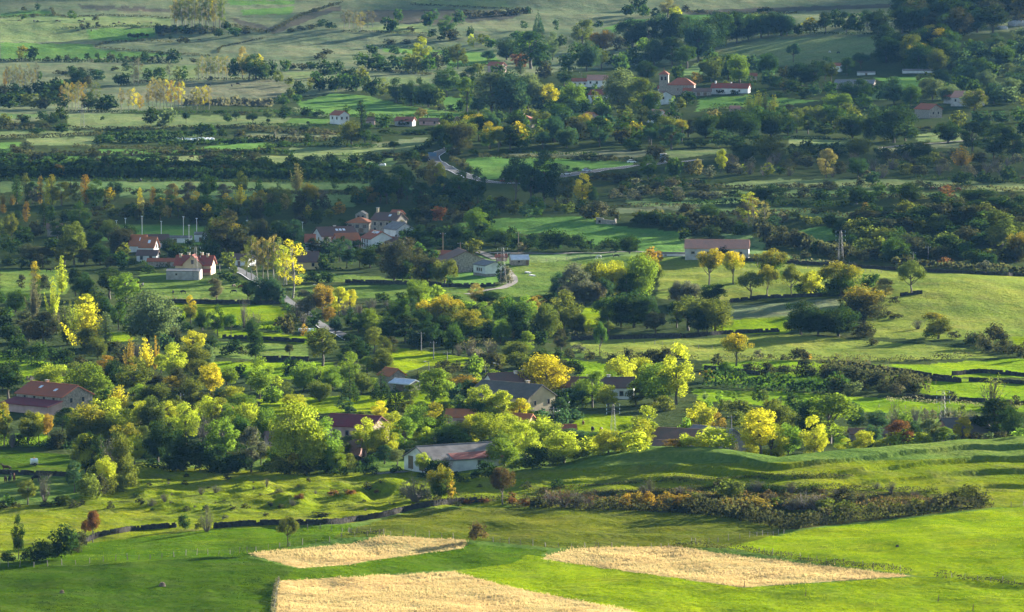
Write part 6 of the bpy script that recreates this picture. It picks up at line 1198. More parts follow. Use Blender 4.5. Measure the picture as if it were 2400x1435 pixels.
HEDGES = [
 ('of tall continuous dark thicket, upper edge of the left belt', [(-20, 399), (200, 402), (450, 405), (700, 408), (880, 412)], 5.5, 7, 'dg'), ('of tall continuous dark thicket, lower edge of the left belt', [(-20, 414), (200, 416), (450, 418), (700, 420), (890, 424)], 5.0, 7, 'dg'),
 ('first along the terraces from the top', [(1230, 1152), (1400, 1138), (1600, 1126), (1800, 1120), (2000, 1118)], 0.9, 1.4, 'b'), ('second along the terraces from the top', [(1250, 1166), (1500, 1152), (1750, 1144), (2000, 1146), (2200, 1152)], 1.2, 2.0, 'b'), ('third along the terraces from the top', [(1380, 1174), (1650, 1166), (1900, 1168), (2100, 1174), (2300, 1178)], 1.2, 2.2, 'br'), ('fourth along the terraces from the top', [(1450, 1186), (1700, 1186), (1900, 1196), (2050, 1194), (2250, 1184)], 1.8, 2.5, 'br'), ('darkest at the terrace foot', [(1240, 1190), (1400, 1196), (1600, 1202), (1740, 1218), (1850, 1240), (2000, 1222), (2180, 1204)], 2.8, 3.2, 'b'),
 ('lining the far lane up the hillside', [(530, 60), (620, 78), (640, 75), (700, 40), (760, 20), (800, 8)], 3.0, 3.0, 'b'), ('beside the far stream bed', [(510, 125), (516, 112), (545, 105), (620, 90)], 1.4, 1.6, 'b'),
 ('under the upper left green strip', [(0, 42), (124, 37)], 2.2, 2.5, 'b'), ('crossing the hillside left of the poplar plantation', [(118, 20), (128, 36), (160, 42), (250, 37), (330, 40), (400, 44)], 2.0, 2.2, 'b'),
 ('above the far left lush pasture', [(140, 68), (240, 64), (320, 62), (440, 68)], 1.8, 2.0, 'dg'), ('below the far left lush pasture', [(220, 112), (280, 117), (400, 126), (490, 132)], 1.8, 2.0, 'b'), ('edging the upper dry moor', [(225, 108), (260, 100), (330, 97), (440, 101)], 2.2, 2.2, 'b'),
 ('long and dark under the paired trees', [(0, 144), (200, 146), (420, 149)], 3.0, 3.2, 'dg'), ('above the tan field', [(290, 200), (370, 191), (480, 188), (560, 188), (650, 188)], 2.5, 2.4, 'b'), ('below the tan field', [(430, 247), (520, 247), (640, 250)], 5.0, 6.0, 'gr'),
 ('over the long pale pasture', [(150, 264), (300, 264), (420, 266), (640, 263), (770, 279)], 2.0, 2.2, 'dg'), ('under the long pale pasture', [(0, 305), (160, 304), (340, 304), (580, 300)], 2.8, 2.8, 'b'), ('beside the leftmost pale strip', [(0, 325), (100, 324), (170, 319), (270, 316)], 2.8, 2.8, 'b'), ('left of the white house', [(580, 293), (680, 296), (775, 298)], 2.2, 2.2, 'dg'),
 ('first above the white bales', [(225, 330), (320, 334), (400, 333), (430, 328)], 4.2, 4.0, 'dg'), ('second above the white bales', [(240, 322), (330, 318), (460, 320)], 4.0, 4.0, 'dg'), ('just below the white bales', [(370, 341), (460, 340), (560, 337), (640, 330)], 4.0, 4.0, 'dg'), ('along the narrow green strip', [(170, 346), (300, 348), (400, 352), (480, 352)], 2.6, 2.6, 'b'),
 ('curling round the leftmost pasture', [(30, 348), (40, 360), (90, 366), (250, 364), (450, 362), (650, 359)], 3.2, 3.0, 'b'), ('short and bushy right of the lush strip', [(420, 362), (520, 360), (690, 362)], 3.4, 3.2, 'dg'), ('under the white house paddock', [(585, 305), (680, 312), (800, 316)], 3.6, 3.4, 'b'), ('by the brown pasture strip', [(580, 327), (700, 334), (800, 330)], 3.2, 3.2, 'b'), ('above the road bend pasture', [(620, 347), (700, 341), (800, 346), (930, 344)], 2.8, 2.8, 'dg'),
 ('under the dark belt of wood', [(0, 424), (300, 424), (600, 427), (880, 430)], 2.4, 2.5, 'dg'), ('in front of the long soft pasture', [(240, 448), (400, 452), (560, 444)], 2.4, 2.5, 'b'), ('behind the orange tree', [(580, 450), (700, 456), (830, 458)], 2.6, 2.6, 'b'),
 ('below the moor trees', [(800, 75), (860, 75), (1000, 80)], 1.8, 2.0, 'b'), ('around the highest green field', [(960, 12), (1040, 15), (1120, 19), (1205, 22)], 2.2, 2.4, 'b'), ('of brown scrub across the moor', [(1085, 40), (1160, 38), (1240, 31)], 4.5, 6.0, 'b'), ('above the sloping green field', [(890, 112), (970, 112), (1060, 118)], 2.0, 2.0, 'dg'), ('below the sloping green field', [(1050, 158), (1110, 156), (1185, 151)], 2.6, 2.4, 'dg'), ('behind the dark tree row', [(870, 166), (940, 172), (1010, 176)], 2.6, 2.6, 'b'),
 ('left of the road bend', [(800, 367), (870, 368), (935, 370)], 2.4, 2.4, 'dg'), ('behind the road field', [(1120, 369), (1230, 372), (1350, 375), (1490, 380)], 2.8, 2.6, 'b'), ('second behind the road field', [(1190, 359), (1280, 362), (1380, 364)], 2.0, 2.0, 'dg'), ('inside the road bend', [(1060, 375), (1085, 392), (1105, 405)], 3.0, 3.0, 'b'), ('above the upper green field', [(690, 262), (800, 275), (900, 274), (1085, 279)], 2.0, 2.2, 'dg'),
 ('of dark scrub on the skyline pasture', [(1600, 28), (1660, 33), (1760, 34), (1870, 32)], 2.4, 2.8, 'b'), ('under the upper wood edge', [(1770, 83), (1900, 80), (2060, 81)], 2.2, 2.4, 'dg'), ('below the long white farmhouse', [(1660, 250), (1760, 246), (1850, 242)], 2.0, 2.0, 'dg'), ('under the church field', [(1640, 262), (1700, 256), (1760, 256)], 2.2, 2.2, 'b'), ('in the pasture below the great belt', [(1840, 325), (1920, 327), (1990, 329)], 2.0, 2.0, 'dg'),
 ('first in the thin right pastures', [(1670, 441), (1760, 443), (1880, 441)], 3.0, 3.0, 'b'), ('second in the thin right pastures', [(1890, 441), (2050, 440), (2200, 441), (2400, 451)], 2.6, 2.6, 'b'), ('third in the thin right pastures', [(2140, 421), (2280, 424), (2400, 431)], 2.6, 2.6, 'dg'), ('fourth in the thin right pastures', [(1640, 462), (1800, 464), (1980, 462), (2200, 468), (2320, 470)], 2.8, 2.8, 'b'), ('fifth in the thin right pastures', [(1440, 486), (1560, 485), (1640, 490)], 2.6, 2.6, 'b'), ('sixth in the thin right pastures', [(1620, 479), (1780, 479), (1900, 483), (2000, 484)], 3.0, 3.0, 'dg'), ('seventh in the thin right pastures', [(1640, 503), (1800, 503), (1920, 500), (2010, 514)], 2.6, 2.6, 'b'),
 ('left of the knoll field', [(940, 570), (1000, 566), (1090, 560), (1150, 560)], 5.0, 5.0, 'dg'), ('on the knoll crest right of the ruin', [(1490, 520), (1560, 528), (1640, 535), (1690, 545)], 5.0, 5.0, 'b'), ('from the knoll to the wooded hill', [(1780, 555), (1830, 572), (1900, 588), (1980, 606)], 5.0, 5.0, 'b'), ('below the long pale barn', [(1760, 612), (1900, 617), (2010, 622)], 1.8, 1.8, 'gr'), ('at the foot of the wooded hill', [(2090, 622), (2200, 628), (2320, 634), (2420, 640)], 3.6, 3.6, 'b'),
 ('by the villa wall', [(235, 608), (330, 620), (400, 628)], 1.6, 1.8, 'dg'), ('clipped dark below the stone village', [(740, 632), (812, 634)], 2.0, 1.6, 'dg'), ('along the cow meadow wall', [(380, 704), (470, 706), (560, 708), (668, 710)], 1.4, 1.4, 'gr'), ('above the small meadow trees', [(405, 750), (480, 765), (600, 770), (660, 775)], 2.2, 2.2, 'dg'),
 ('down the left side of the lane', [(560, 668), (620, 690), (680, 725), (740, 765)], 2.0, 2.0, 'dg'), ('in the dark under the mixed grove', [(0, 835), (60, 855), (120, 868), (190, 870)], 3.0, 3.2, 'dg'), ('by the small yellow trees', [(1330, 790), (1380, 790), (1420, 795)], 1.8, 2.0, 'b'), ('of brown bushes across the sunny field edge', [(1370, 836), (1440, 838), (1560, 840), (1640, 842)], 2.4, 2.6, 'b'),
 ('running right from the spreading tree', [(1690, 847), (1770, 843), (1920, 843), (2040, 846), (2150, 846), (2280, 838)], 2.2, 2.2, 'b'), ('diagonal below the spreading tree', [(1740, 865), (1800, 872), (1900, 878), (1960, 888)], 2.6, 2.6, 'b'), ('dark through the bright strips', [(1930, 870), (2000, 882), (2080, 895), (2140, 910), (2170, 922)], 4.5, 5.0, 'b'), ('above the near bright strip', [(1655, 905), (1720, 910), (1800, 915), (1900, 920), (1990, 924)], 5.0, 4.5, 'dg'), ('tan and low right of the pylon', [(2070, 940), (2160, 945), (2290, 952), (2400, 960)], 1.5, 1.5, 'gr'), ('brown on the far right bank', [(2270, 800), (2320, 826), (2370, 822), (2420, 820)], 3.6, 3.6, 'b'),
 ('black under the autumn grove', [(0, 1046), (60, 1046), (130, 1052), (175, 1058)], 2.6, 2.6, 'dg'), ('brown and low along the terrace foot', [(1180, 1176), (1260, 1186), (1380, 1192), (1500, 1194), (1600, 1196)], 2.4, 2.6, 'b'), ('in the middle of the terrace foot', [(1440, 1180), (1540, 1186), (1640, 1190), (1720, 1200)], 2.2, 2.4, 'br'), ('dark at the corner of the olive field', [(1560, 1198), (1680, 1208), (1780, 1225), (1850, 1240)], 4.2, 3.2, 'b'), ('climbing right above the near green field', [(1850, 1240), (1950, 1226), (2060, 1214), (2180, 1202), (2320, 1190)], 3.4, 3.2, 'b'), ('scrubby along the wall left of the terraces', [(960, 1192), (1040, 1180), (1140, 1175), (1185, 1176)], 1.6, 1.8, 'b'),
 ('brown over the right straw plot', [(1580, 1276), (1660, 1282), (1760, 1296), (1900, 1318), (2040, 1334), (2140, 1345)], 1.2, 1.6, 'b'), ('brown on the near right bank', [(2190, 1352), (2230, 1356), (2300, 1362), (2420, 1376)], 1.3, 1.6, 'b'), ('beside the near straw plot', [(652, 1362), (645, 1390), (642, 1420), (640, 1445)], 0.9, 0.9, 'gr'), ('low under the upper straw plot', [(820, 1252), (900, 1250)], 0.8, 1.0, 'b'),
]
for a in HEDGES:
    far = a[1][0][1] < 700
    hedge(a[0], a[1], a[2] * (0.75 if far and a[2] < 4.4 else 1), a[3], a[4], gappy=0.35 if far else 0.6, dens=(5.5 if far else 26.0 if a[2] < 1.4 else 12.0) * max(1, a[2] / 2.5), leaf=(0.95 if far else 0.5) * max(0.8, a[2] / 3.0) * (0.7 if a[2] < 1.4 and not far else 1))

stone_grey = plain('field_stone', (0.045, 0.042, 0.037), var=0.5, spec=0.0, scale=1.2, bump=0.1)
def stone_wall(where, pts, h=1.2, w=0.7, block=0.75, floor=False):
    """dry-stone wall of rough blocks in two or three courses; its stones are smaller than can be picked apart"""
    line = resample(path_on_land(pts, floor, 6), block)
    if len(line) < 3: return
    mb = MB()
    r = random.Random(len(line))
    o3 = line.mean(0)
    for i in range(len(line) - 1):
        a, b = line[i], line[i + 1]
        d = (b - a)[:2]; L = np.linalg.norm(d)
        if L < 0.05: continue
        d = d / L; nx, ny = -d[1], d[0]
        z = min(a[2], b[2]) - 0.25; z1 = z
        for course in range(3):
            if course == 2 and r.random() < 0.1: continue
            z0 = z1; z1 = z0 + (h + 0.25) / 3 * r.uniform(0.9, 1.12)
            ww = w * (1 - 0.16 * course) * r.uniform(0.85, 1.15) / 2; e = 0.05 * r.random()
            q = [(a[0] - o3[0] + d[0] * e + nx * s, a[1] - o3[1] + d[1] * e + ny * s) for s in (-ww, ww)] + [(b[0] - o3[0] + d[0] * 0.02 + nx * s, b[1] - o3[1] + d[1] * 0.02 + ny * s) for s in (ww, -ww)]
            mb.prism([(x, y, z0 - o3[2]) for x, y in q], [(x + r.uniform(-.05, .05), y + r.uniform(-.05, .05), z1 - o3[2] + r.uniform(-.06, .06)) for x, y in q])
    o = mb.build('stone_wall', stone_grey, None, tuple(o3))
    tag(o, f'dry-stone field wall {where}', 'stone wall', 'dry-stone walls between the fields', kind='thing')
WALLS = [
 ('curving up from the rust-red sapling', [(196, 1273), (234, 1258), (301, 1246), (360, 1240), (418, 1236)]), ('dark below the grassy diggings', [(498, 1239), (569, 1233), (655, 1230), (740, 1230), (800, 1228), (900, 1212), (967, 1194), (1034, 1183), (1134, 1176)]),
 ('between trailer field and horses', [(-20, 1111), (80, 1114), (162, 1117)]), ('pale below the cow meadow', [(381, 710), (480, 711), (580, 712), (669, 713)]), ('above the middle meadow left of the lane', [(518, 793), (620, 798), (729, 804)]), ('below the middle meadow left of the lane', [(600, 843), (660, 844), (728, 846)]),
 ('before the white shed pasture', [(807, 663), (900, 665), (1017, 668), (1041, 673), (1165, 671)]), ('below the yellow bushes', [(1335, 797), (1420, 796), (1500, 794), (1600, 790)]), ('under the spreading trees of the sunny hill', [(1707, 710), (1787, 700), (1880, 697), (1968, 694), (1991, 696)]), ('right of the lone spreading tree', [(2110, 695), (2140, 691), (2167, 688)]), ('left of the dark clump', [(1600, 792), (1694, 784), (1760, 781), (1830, 778)]),
 ('slanting down the right bright strip', [(1961, 855), (2040, 864), (2095, 871), (2180, 884), (2256, 896)]), ('short beside the slanting wall', [(2088, 891), (2180, 892), (2256, 897)]), ('humped on the far right strip', [(2229, 881), (2299, 874), (2350, 878), (2420, 885)]), ('lowest on the far right strip', [(2266, 894), (2330, 897), (2420, 903)]), ('above the last bright strip', [(2115, 932), (2250, 940), (2420, 950)]), ('left under the spreading tree', [(1650, 866), (1720, 872), (1787, 881)]),
 ('along the sunlit hill track', [(1640, 608), (1780, 614), (1950, 624), (2110, 635), (2260, 642), (2420, 650)]), ('at the garden by the tall maple', [(620, 1090), (720, 1100), (800, 1102)]), ('before the farm track', [(800, 1075), (840, 1080), (870, 1090)]), ('under the dark group on the meadow edge', [(1540, 790), (1600, 793)]), ('by the left grove meadow', [(60, 893), (120, 885), (170, 880)]), ('above the garden by the village middle', [(1190, 885), (1260, 884)])]
for where, pts in WALLS:
    stone_wall(where, pts, h=1.3 if 'dark below' in where else 1.2 if pts[0][1] > 900 else 1.3, block=0.5 if pts[0][1] > 1000 else 0.95)

# ------------------------------------------------------------------ the air of the valley
hz = MB(); hz.box(-2200, 2200, -1000, 7200, -25, 330)
h = hz.build('haze', None)
hm = bpy.data.materials.new('valley_haze'); hm.use_nodes = True
hm.node_tree.nodes.remove(hm.node_tree.nodes['Principled BSDF'])
pv = hm.node_tree.nodes.new('ShaderNodeVolumePrincipled')
pv.inputs['Color'].default_value = (0.20, 0.50, 1.0, 1)
pv.inputs['Density'].default_value = 0.000009
pv.inputs['Anisotropy'].default_value = 0.0
hm.node_tree.links.new(pv.outputs[0], hm.node_tree.nodes['Material Output'].inputs['Volume'])
h.data.materials.clear(); h.data.materials.append(hm)
tag(h, 'thin blue haze filling the valley', 'haze', kind='stuff')


# ------------------------------------------------------------------ broken thin cloud whose shadow lies over the far half of the valley
cm = bpy.data.materials.new('thin_cloud'); cm.use_nodes = True
nt = cm.node_tree; nt.nodes.remove(nt.nodes['Principled BSDF'])
tr = nt.nodes.new('ShaderNodeBsdfTransparent'); df = nt.nodes.new('ShaderNodeBsdfTranslucent'); df.inputs[0].default_value = (0.9, 0.9, 0.9, 1)
mx = nt.nodes.new('ShaderNodeMixShader'); mx.inputs[0].default_value = 0.052
nt.links.new(tr.outputs[0], mx.inputs[1]); nt.links.new(df.outputs[0], mx.inputs[2]); nt.links.new(mx.outputs[0], nt.nodes['Material Output'].inputs[0])
CH = 950.0
ox, oy = CH / math.tan(SUN_EL) * math.cos(SUN_AZ), CH / math.tan(SUN_EL) * math.sin(SUN_AZ)
cr = np.random.default_rng(5)
u, w = np.meshgrid(np.linspace(0, 2 * math.pi, 33)[:-1], np.linspace(0.02, math.pi - 0.02, 17), indexing='ij')
k = 0
for gy in np.arange(2360, 5700, 430):
    for gx in np.arange(-1300, 1301, 430):
        rx, ry_, rz_ = cr.uniform(260, 330), cr.uniform(240, 310), cr.uniform(40, 80)
        rr = 1 + 0.16 * waves(60 * np.cos(u) * np.sin(w) + 977 * k, 60 * np.sin(u) * np.sin(w) + 60 * np.cos(w), 40, 31) + 0.07 * waves(60 * np.cos(u) * np.sin(w) + 977 * k, 60 * np.sin(u) * np.sin(w) - 60 * np.cos(w), 14, 33)
        X = rx * rr * np.sin(w) * np.cos(u); Y = ry_ * rr * np.sin(w) * np.sin(u); Z = rz_ * rr * np.cos(w)
        v = np.stack([X, Y, Z], -1).reshape(-1, 3); nu, nw = X.shape
        f = [(a * nw + b, a * nw + b + 1, ((a + 1) % nu) * nw + b + 1, ((a + 1) % nu) * nw + b) for a in range(nu) for b in range(nw - 1)]
        f += [tuple(a * nw for a in range(nu - 1, -1, -1)), tuple(a * nw + nw - 1 for a in range(nu))]
        o = obj('cloud', mesh_from('cloud', v, f, cm, True), None, (gx + ox + cr.uniform(-110, 110), gy + oy + cr.uniform(-90, 90) - 0.12 * gx * (gy < 2800), CH + cr.uniform(-40, 60)))
        tag(o, 'thin broken cloud drifting above the valley', 'cloud', 'clouds above the valley', kind='stuff'); k += 1

# ------------------------------------------------------------------ tall dry grass on the three unmown plots, short tufts on the near meadows
def blade_mat(name, ca_, cb, transl=0.35):
    m = bpy.data.materials.new(name); m.use_nodes = True; nt = m.node_tree
    nt.nodes.remove(nt.nodes['Principled BSDF'])
    at = nt.nodes.new('ShaderNodeAttribute'); at.attribute_name = 'blade'
    sep = nt.nodes.new('ShaderNodeSeparateColor'); nt.links.new(at.outputs['Color'], sep.inputs[0])
    c = mixc(nt, sep.outputs[0], ca_, cb)
    d = nt.nodes.new('ShaderNodeBsdfDiffuse'); t = nt.nodes.new('ShaderNodeBsdfTranslucent'); mx = nt.nodes.new('ShaderNodeMixShader'); mx.inputs[0].default_value = transl
    nt.links.new(c, d.inputs[0]); nt.links.new(c, t.inputs[0]); nt.links.new(d.outputs[0], mx.inputs[1]); nt.links.new(t.outputs[0], mx.inputs[2]); nt.links.new(mx.outputs[0], nt.nodes['Material Output'].inputs[0])
    return m
def tufts(name, label, x, y, h, w, per, mat, lean=0.35, shade=None):
    """per blades to each tuft, joined: single blades cannot be told apart"""
    n = len(x); z = ground(x, y)
    bx = np.repeat(x, per) + rng.normal(size=n * per) * w * 1.6; by = np.repeat(y, per) + rng.normal(size=n * per) * w * 1.6
    hh = np.repeat(h, per) * rng.uniform(0.55, 1.15, n * per); bz = np.repeat(z, per) - 0.04
    a = rng.uniform(0, 6.28, n * per); lx = rng.normal(size=n * per) * lean * hh; ly = rng.normal(size=n * per) * lean * hh
    ww = w * rng.uniform(0.6, 1.3, n * per)
    b0 = np.stack([bx - np.cos(a) * ww, by - np.sin(a) * ww, bz], 1); b1 = np.stack([bx + np.cos(a) * ww, by + np.sin(a) * ww, bz], 1); tp = np.stack([bx + lx, by + ly, bz + hh], 1)
    v = np.stack([b0, b1, tp], 1).reshape(-1, 3); k = n * per
    o3 = v.mean(0)
    me = bpy.data.meshes.new(name)
    me.vertices.add(3 * k); me.vertices.foreach_set('co', (v - o3).astype(np.float32).ravel())
    me.loops.add(3 * k); me.loops.foreach_set('vertex_index', np.arange(3 * k, dtype=np.int32))
    me.polygons.add(k); me.polygons.foreach_set('loop_start', np.arange(0, 3 * k, 3, dtype=np.int32)); me.update(calc_edges=True)
    c = np.ones((k, 4), np.float32); sv = np.repeat(shade if shade is not None else rng.uniform(0, 1, n), per)
    c[:, 0] = np.clip(sv + rng.normal(size=k) * 0.18, 0, 1)
    me.color_attributes.new('blade', 'FLOAT_COLOR', 'POINT').data.foreach_set('color', np.repeat(c, 3, 0).ravel())
    me.materials.append(mat)
    return tag(obj(name, me, None, tuple(o3)), label, 'grass', kind='stuff')
STRAW = blade_mat('dry_stalks', (0.36, 0.26, 0.11), (0.57, 0.43, 0.185), 0.42)
for poly, lab in zip(FIELD_POLYS['straw'], ('tall dry straw grass on the small upper plot', 'tall dry straw grass on the right-hand plot', 'tall dry straw grass on the nearest plot')):
    a0, a1, b0, b1 = poly[:, 0].min(), poly[:, 0].max(), poly[:, 1].min(), poly[:, 1].max()
    n = int((a1 - a0) * (b1 - b0) * 3.4)
    x, y = rng.uniform(a0, a1, n), rng.uniform(b0, b1, n)
    k = inside(poly, x + rng.normal(size=n) * 0.5, y + rng.normal(size=n) * 0.9); x, y = x[k], y[k]
    sh = 0.5 + 0.22 * waves(x * 0.4, y, 7, 41) + 0.3 * waves(x * 0.5, y, 24, 42)
    tufts('dry_grass', lab, x, y, 0.42 + 0.16 * np.clip(waves(x, y, 7, 43) + 0.7 * waves(x, y, 19, 44), -1, 1), 0.04, 6, STRAW, 0.35, sh)
def in_view(x, y, m=1.04):
    return np.abs(x) < 1200 / FPX * y * m
TURF = {'lush': blade_mat('lush_turf', (0.10, 0.155, 0.005), (0.27, 0.33, 0.010), 0.4), 'dark': blade_mat('dark_turf', (0.022, 0.052, 0.004), (0.075, 0.125, 0.008), 0.4), 'mound': blade_mat('rough_turf', (0.09, 0.12, 0.008), (0.24, 0.27, 0.02), 0.4), 'olive': blade_mat('olive_turf', (0.06, 0.075, 0.008), (0.16, 0.175, 0.02), 0.4)}  # 'dark' is a darker grass, with some slope shade put into its colour
TURF['near'] = blade_mat('meadow_turf', (0.05, 0.09, 0.005), (0.15, 0.22, 0.010), 0.4)
words_ = {'lush': 'bright short grass tufts on the near right meadows', 'dark': 'dark grass tufts on the meadow at lower left', 'mound': 'rough yellowish grass on the diggings and terraces', 'olive': 'olive grass tufts below the terraces', 'near': 'grass tufts on the middle near meadows'}
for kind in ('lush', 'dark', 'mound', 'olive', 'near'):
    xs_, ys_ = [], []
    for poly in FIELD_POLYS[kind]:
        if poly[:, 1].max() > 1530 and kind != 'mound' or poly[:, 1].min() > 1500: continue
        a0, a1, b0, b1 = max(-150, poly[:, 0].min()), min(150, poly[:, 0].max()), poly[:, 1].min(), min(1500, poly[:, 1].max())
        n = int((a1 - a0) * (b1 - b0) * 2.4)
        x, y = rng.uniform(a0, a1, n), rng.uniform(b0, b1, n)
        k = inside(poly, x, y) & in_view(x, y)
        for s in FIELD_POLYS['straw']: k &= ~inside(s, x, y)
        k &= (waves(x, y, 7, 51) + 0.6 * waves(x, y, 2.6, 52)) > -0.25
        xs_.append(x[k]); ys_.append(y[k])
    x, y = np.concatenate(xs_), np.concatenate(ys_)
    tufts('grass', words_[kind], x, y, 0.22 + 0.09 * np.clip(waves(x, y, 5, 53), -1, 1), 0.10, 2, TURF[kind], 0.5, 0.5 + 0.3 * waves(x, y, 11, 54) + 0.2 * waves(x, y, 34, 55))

# ------------------------------------------------------------------ post-and-wire fences
post_wood = plain('fence_post_wood', (0.25, 0.21, 0.165), var=0.4, scale=3)
wire_mat = plain('fence_wire', (0.12, 0.12, 0.12), var=0.1, metal=0.6)
pm = MB(); pm.tube((0, 0, -0.3), (0, 0, 1.15), 0.085, 0.07, 6)
pme = bpy.data.meshes.new('post'); pme.from_pydata(pm.v, [], pm.f); pme.materials.append(post_wood); pme.update()
def fence(where, pts, gap=3.4):
    line = resample(path_on_land(pts, step=4), gap)
    root = obj('fence', None, None, tuple(line[0])); tag(root, f'post-and-wire fence {where}', 'fence', 'post-and-wire fences')
    r = random.Random(len(line)); tops = []
    for q in line:
        o = obj('post', pme, root, tuple(q - line[0])); o.rotation_euler = (r.gauss(0, 0.06), r.gauss(0, 0.06), r.uniform(0, 6)); s = r.uniform(0.85, 1.35); o.scale = (r.uniform(0.8, 1.5), r.uniform(0.8, 1.5), s)
        tops.append(q - line[0])
    for hgt in (0.5, 0.95):
        w = MB()
        for a, b in zip(tops[:-1], tops[1:]): w.tube(a + (0, 0, hgt), b + (0, 0, hgt), 0.012, 0.012, 3)
        w.build('wire', wire_mat, root)
for where, pts in [('across the lower left meadow', [(-20, 1328), (60, 1329), (130, 1327), (250, 1317), (400, 1306), (560, 1297), (600, 1292)]), ('left above the small straw plot', [(600, 1292), (680, 1280), (800, 1268)]), ('behind the small straw plot', [(800, 1260), (900, 1254), (1000, 1258), (1085, 1266)]), ('across the olive field foot', [(1140, 1268), (1230, 1280), (1300, 1284), (1420, 1284), (1600, 1283)]), ('up the right side of the olive field', [(1612, 1278), (1700, 1268), (1780, 1258), (1857, 1248)]),
                   ('above the right straw plot', [(1765, 1292), (1868, 1311), (2000, 1328), (2140, 1343)]), ('of pale stakes beside the stone wall', [(695, 1241), (760, 1243), (830, 1250), (900, 1252)]), ('along the near right bank', [(2230, 1354), (2300, 1362), (2420, 1372)]), ('beside the nearest straw plot', [(655, 1360), (648, 1395), (642, 1440)]), ('below the near bright strip at right', [(2060, 955), (2160, 960), (2300, 970)]), ('above the wall-row of the sunny hill', [(1760, 622), (1900, 630), (2080, 640)]), ('in the pale sunny pasture', [(1460, 803), (1540, 808), (1620, 815), (1690, 822)]), ('by the track above the meadow', [(1280, 612), (1350, 608), (1450, 600)]), ('in the terrace top pasture', [(2370, 1188), (2420, 1184)]), ('by the left grove pasture', [(20, 862), (90, 870), (160, 872)])]:
    fence(where, pts, 3.2 if pts[0][1] > 1100 else 5.0)
for px_, py_, lab in [(1396, 1283, 'single thick dark post in the olive field fence'), (1744, 1377, 'small stake at the tip of the right straw plot'), (1888, 1397, 'thin stake alone on the near right meadow'), (2199, 1410, 'short stub alone on the bright near meadow'), (2280, 1432, 'leaning stake at the bottom right meadow'), (770, 1395, 'thin dry stalk on the dark lower meadow')]:
    q = P(px_, py_); s = obj('stake', None, None, tuple(q)); tag(s, lab, 'stake')
    m2 = MB(); m2.tube((0, 0, -0.2), (0.12, 0, 1.5), 0.11, 0.07, 6); m2.build('shaft', WOODEN, s)
    m2 = MB(); m2.tube((0.02, 0, -0.2), (-0.25, 0.1, 0.35), 0.05, 0.03, 5); m2.build('stub', WOODEN, s)
for px_, py_, w_, lab in [(380, 1374, 1.1, 'brown tree stump on the dark lower meadow'), (145, 1390, 0.8, 'small brown tussock stump at the lower left'), (2103, 1282, 0.6, 'grey boulder in the near right meadow')]:
    q = P(px_, py_); m2 = MB()
    ring = lambda rr, z, ph: [(rr * (1 + 0.2 * math.sin(3 * a + ph)) * math.cos(a), rr * (1 + 0.2 * math.sin(2 * a + ph)) * math.sin(a), z) for a in np.arange(9) * 2 * math.pi / 9]
    m2.prism(ring(w_ * 0.8, -0.2, 0), ring(w_ * 0.5, w_ * 0.55, 1)); m2.prism(ring(w_ * 0.48, w_ * 0.55, 1), ring(w_ * 0.36, w_ * 0.8, 2))
    tag(m2.build('stump' if 'stump' in lab else 'boulder', WOODEN if 'stump' in lab else stone_grey, None, tuple(q)), lab, 'stump' if 'stump' in lab else 'boulder')

# ------------------------------------------------------------------ poles, lamps, pylons
GALV = plain('galvanised_steel', (0.07, 0.072, 0.075), rough=0.5, var=0.15, spec=0.4)
WHITEP = plain('white_pole_paint', (0.5, 0.5, 0.5), rough=0.5, var=0.08)
INSUL = plain('glass_insulator', (0.62, 0.72, 0.72), rough=0.1, var=0.1, spec=0.8)
def pole(label, px, ytop, ybase, kind, floor=False, name=None):
    q = P(px, ybase, floor); mpp = math.hypot(q[1], CAM_Z) / FPX; h = (ybase - ytop) * mpp
    n = {'flood': 'floodlight_mast', 'lamp': 'street_lamp', 'wood': 'utility_pole'}[kind]
    root = obj(n, None, None, tuple(q)); tag(root, label, n.replace('_', ' '), {'flood': 'floodlight masts at the playing field', 'lamp': 'street lamps', 'wood': 'utility poles'}[kind])
    m2 = MB(); r0 = {'flood': 0.14, 'lamp': 0.12, 'wood': 0.17}[kind]
    m2.tube((0, 0, -0.5), (0, 0, h), r0, r0 * 0.7, 8); m2.build('shaft', {'flood': WHITEP, 'lamp': GALV, 'wood': WOODEN if 'wooden' in label else GALV}[kind], root)
    m2 = MB()
    if kind == 'flood': m2.box(-0.4, 0.4, -0.15, 0.15, h, h + 0.3); m2.build('lamp_head', WHITEP, root)
    elif kind == 'lamp': m2.tube((0, 0, h - 0.1), (-0.9, -0.5, h + 0.15), 0.06, 0.05, 5); m2.build('arm', GALV, root); m2 = MB(); m2.box(-1.5, -0.8, -0.85, -0.4, h + 0.05, h + 0.25); m2.build('lamp_head', WHITEP, root)
    else:
        m2.box(-1.1, 1.1, -0.07, 0.07, h - 0.6, h - 0.45); m2.build('crossarm', GALV, root)
        for u in (-0.95, 0, 0.95): m2 = MB(); m2.tube((u, 0, h - 0.45), (u, 0, h - 0.2), 0.07, 0.05, 6); m2.build('insulator', INSUL, root)
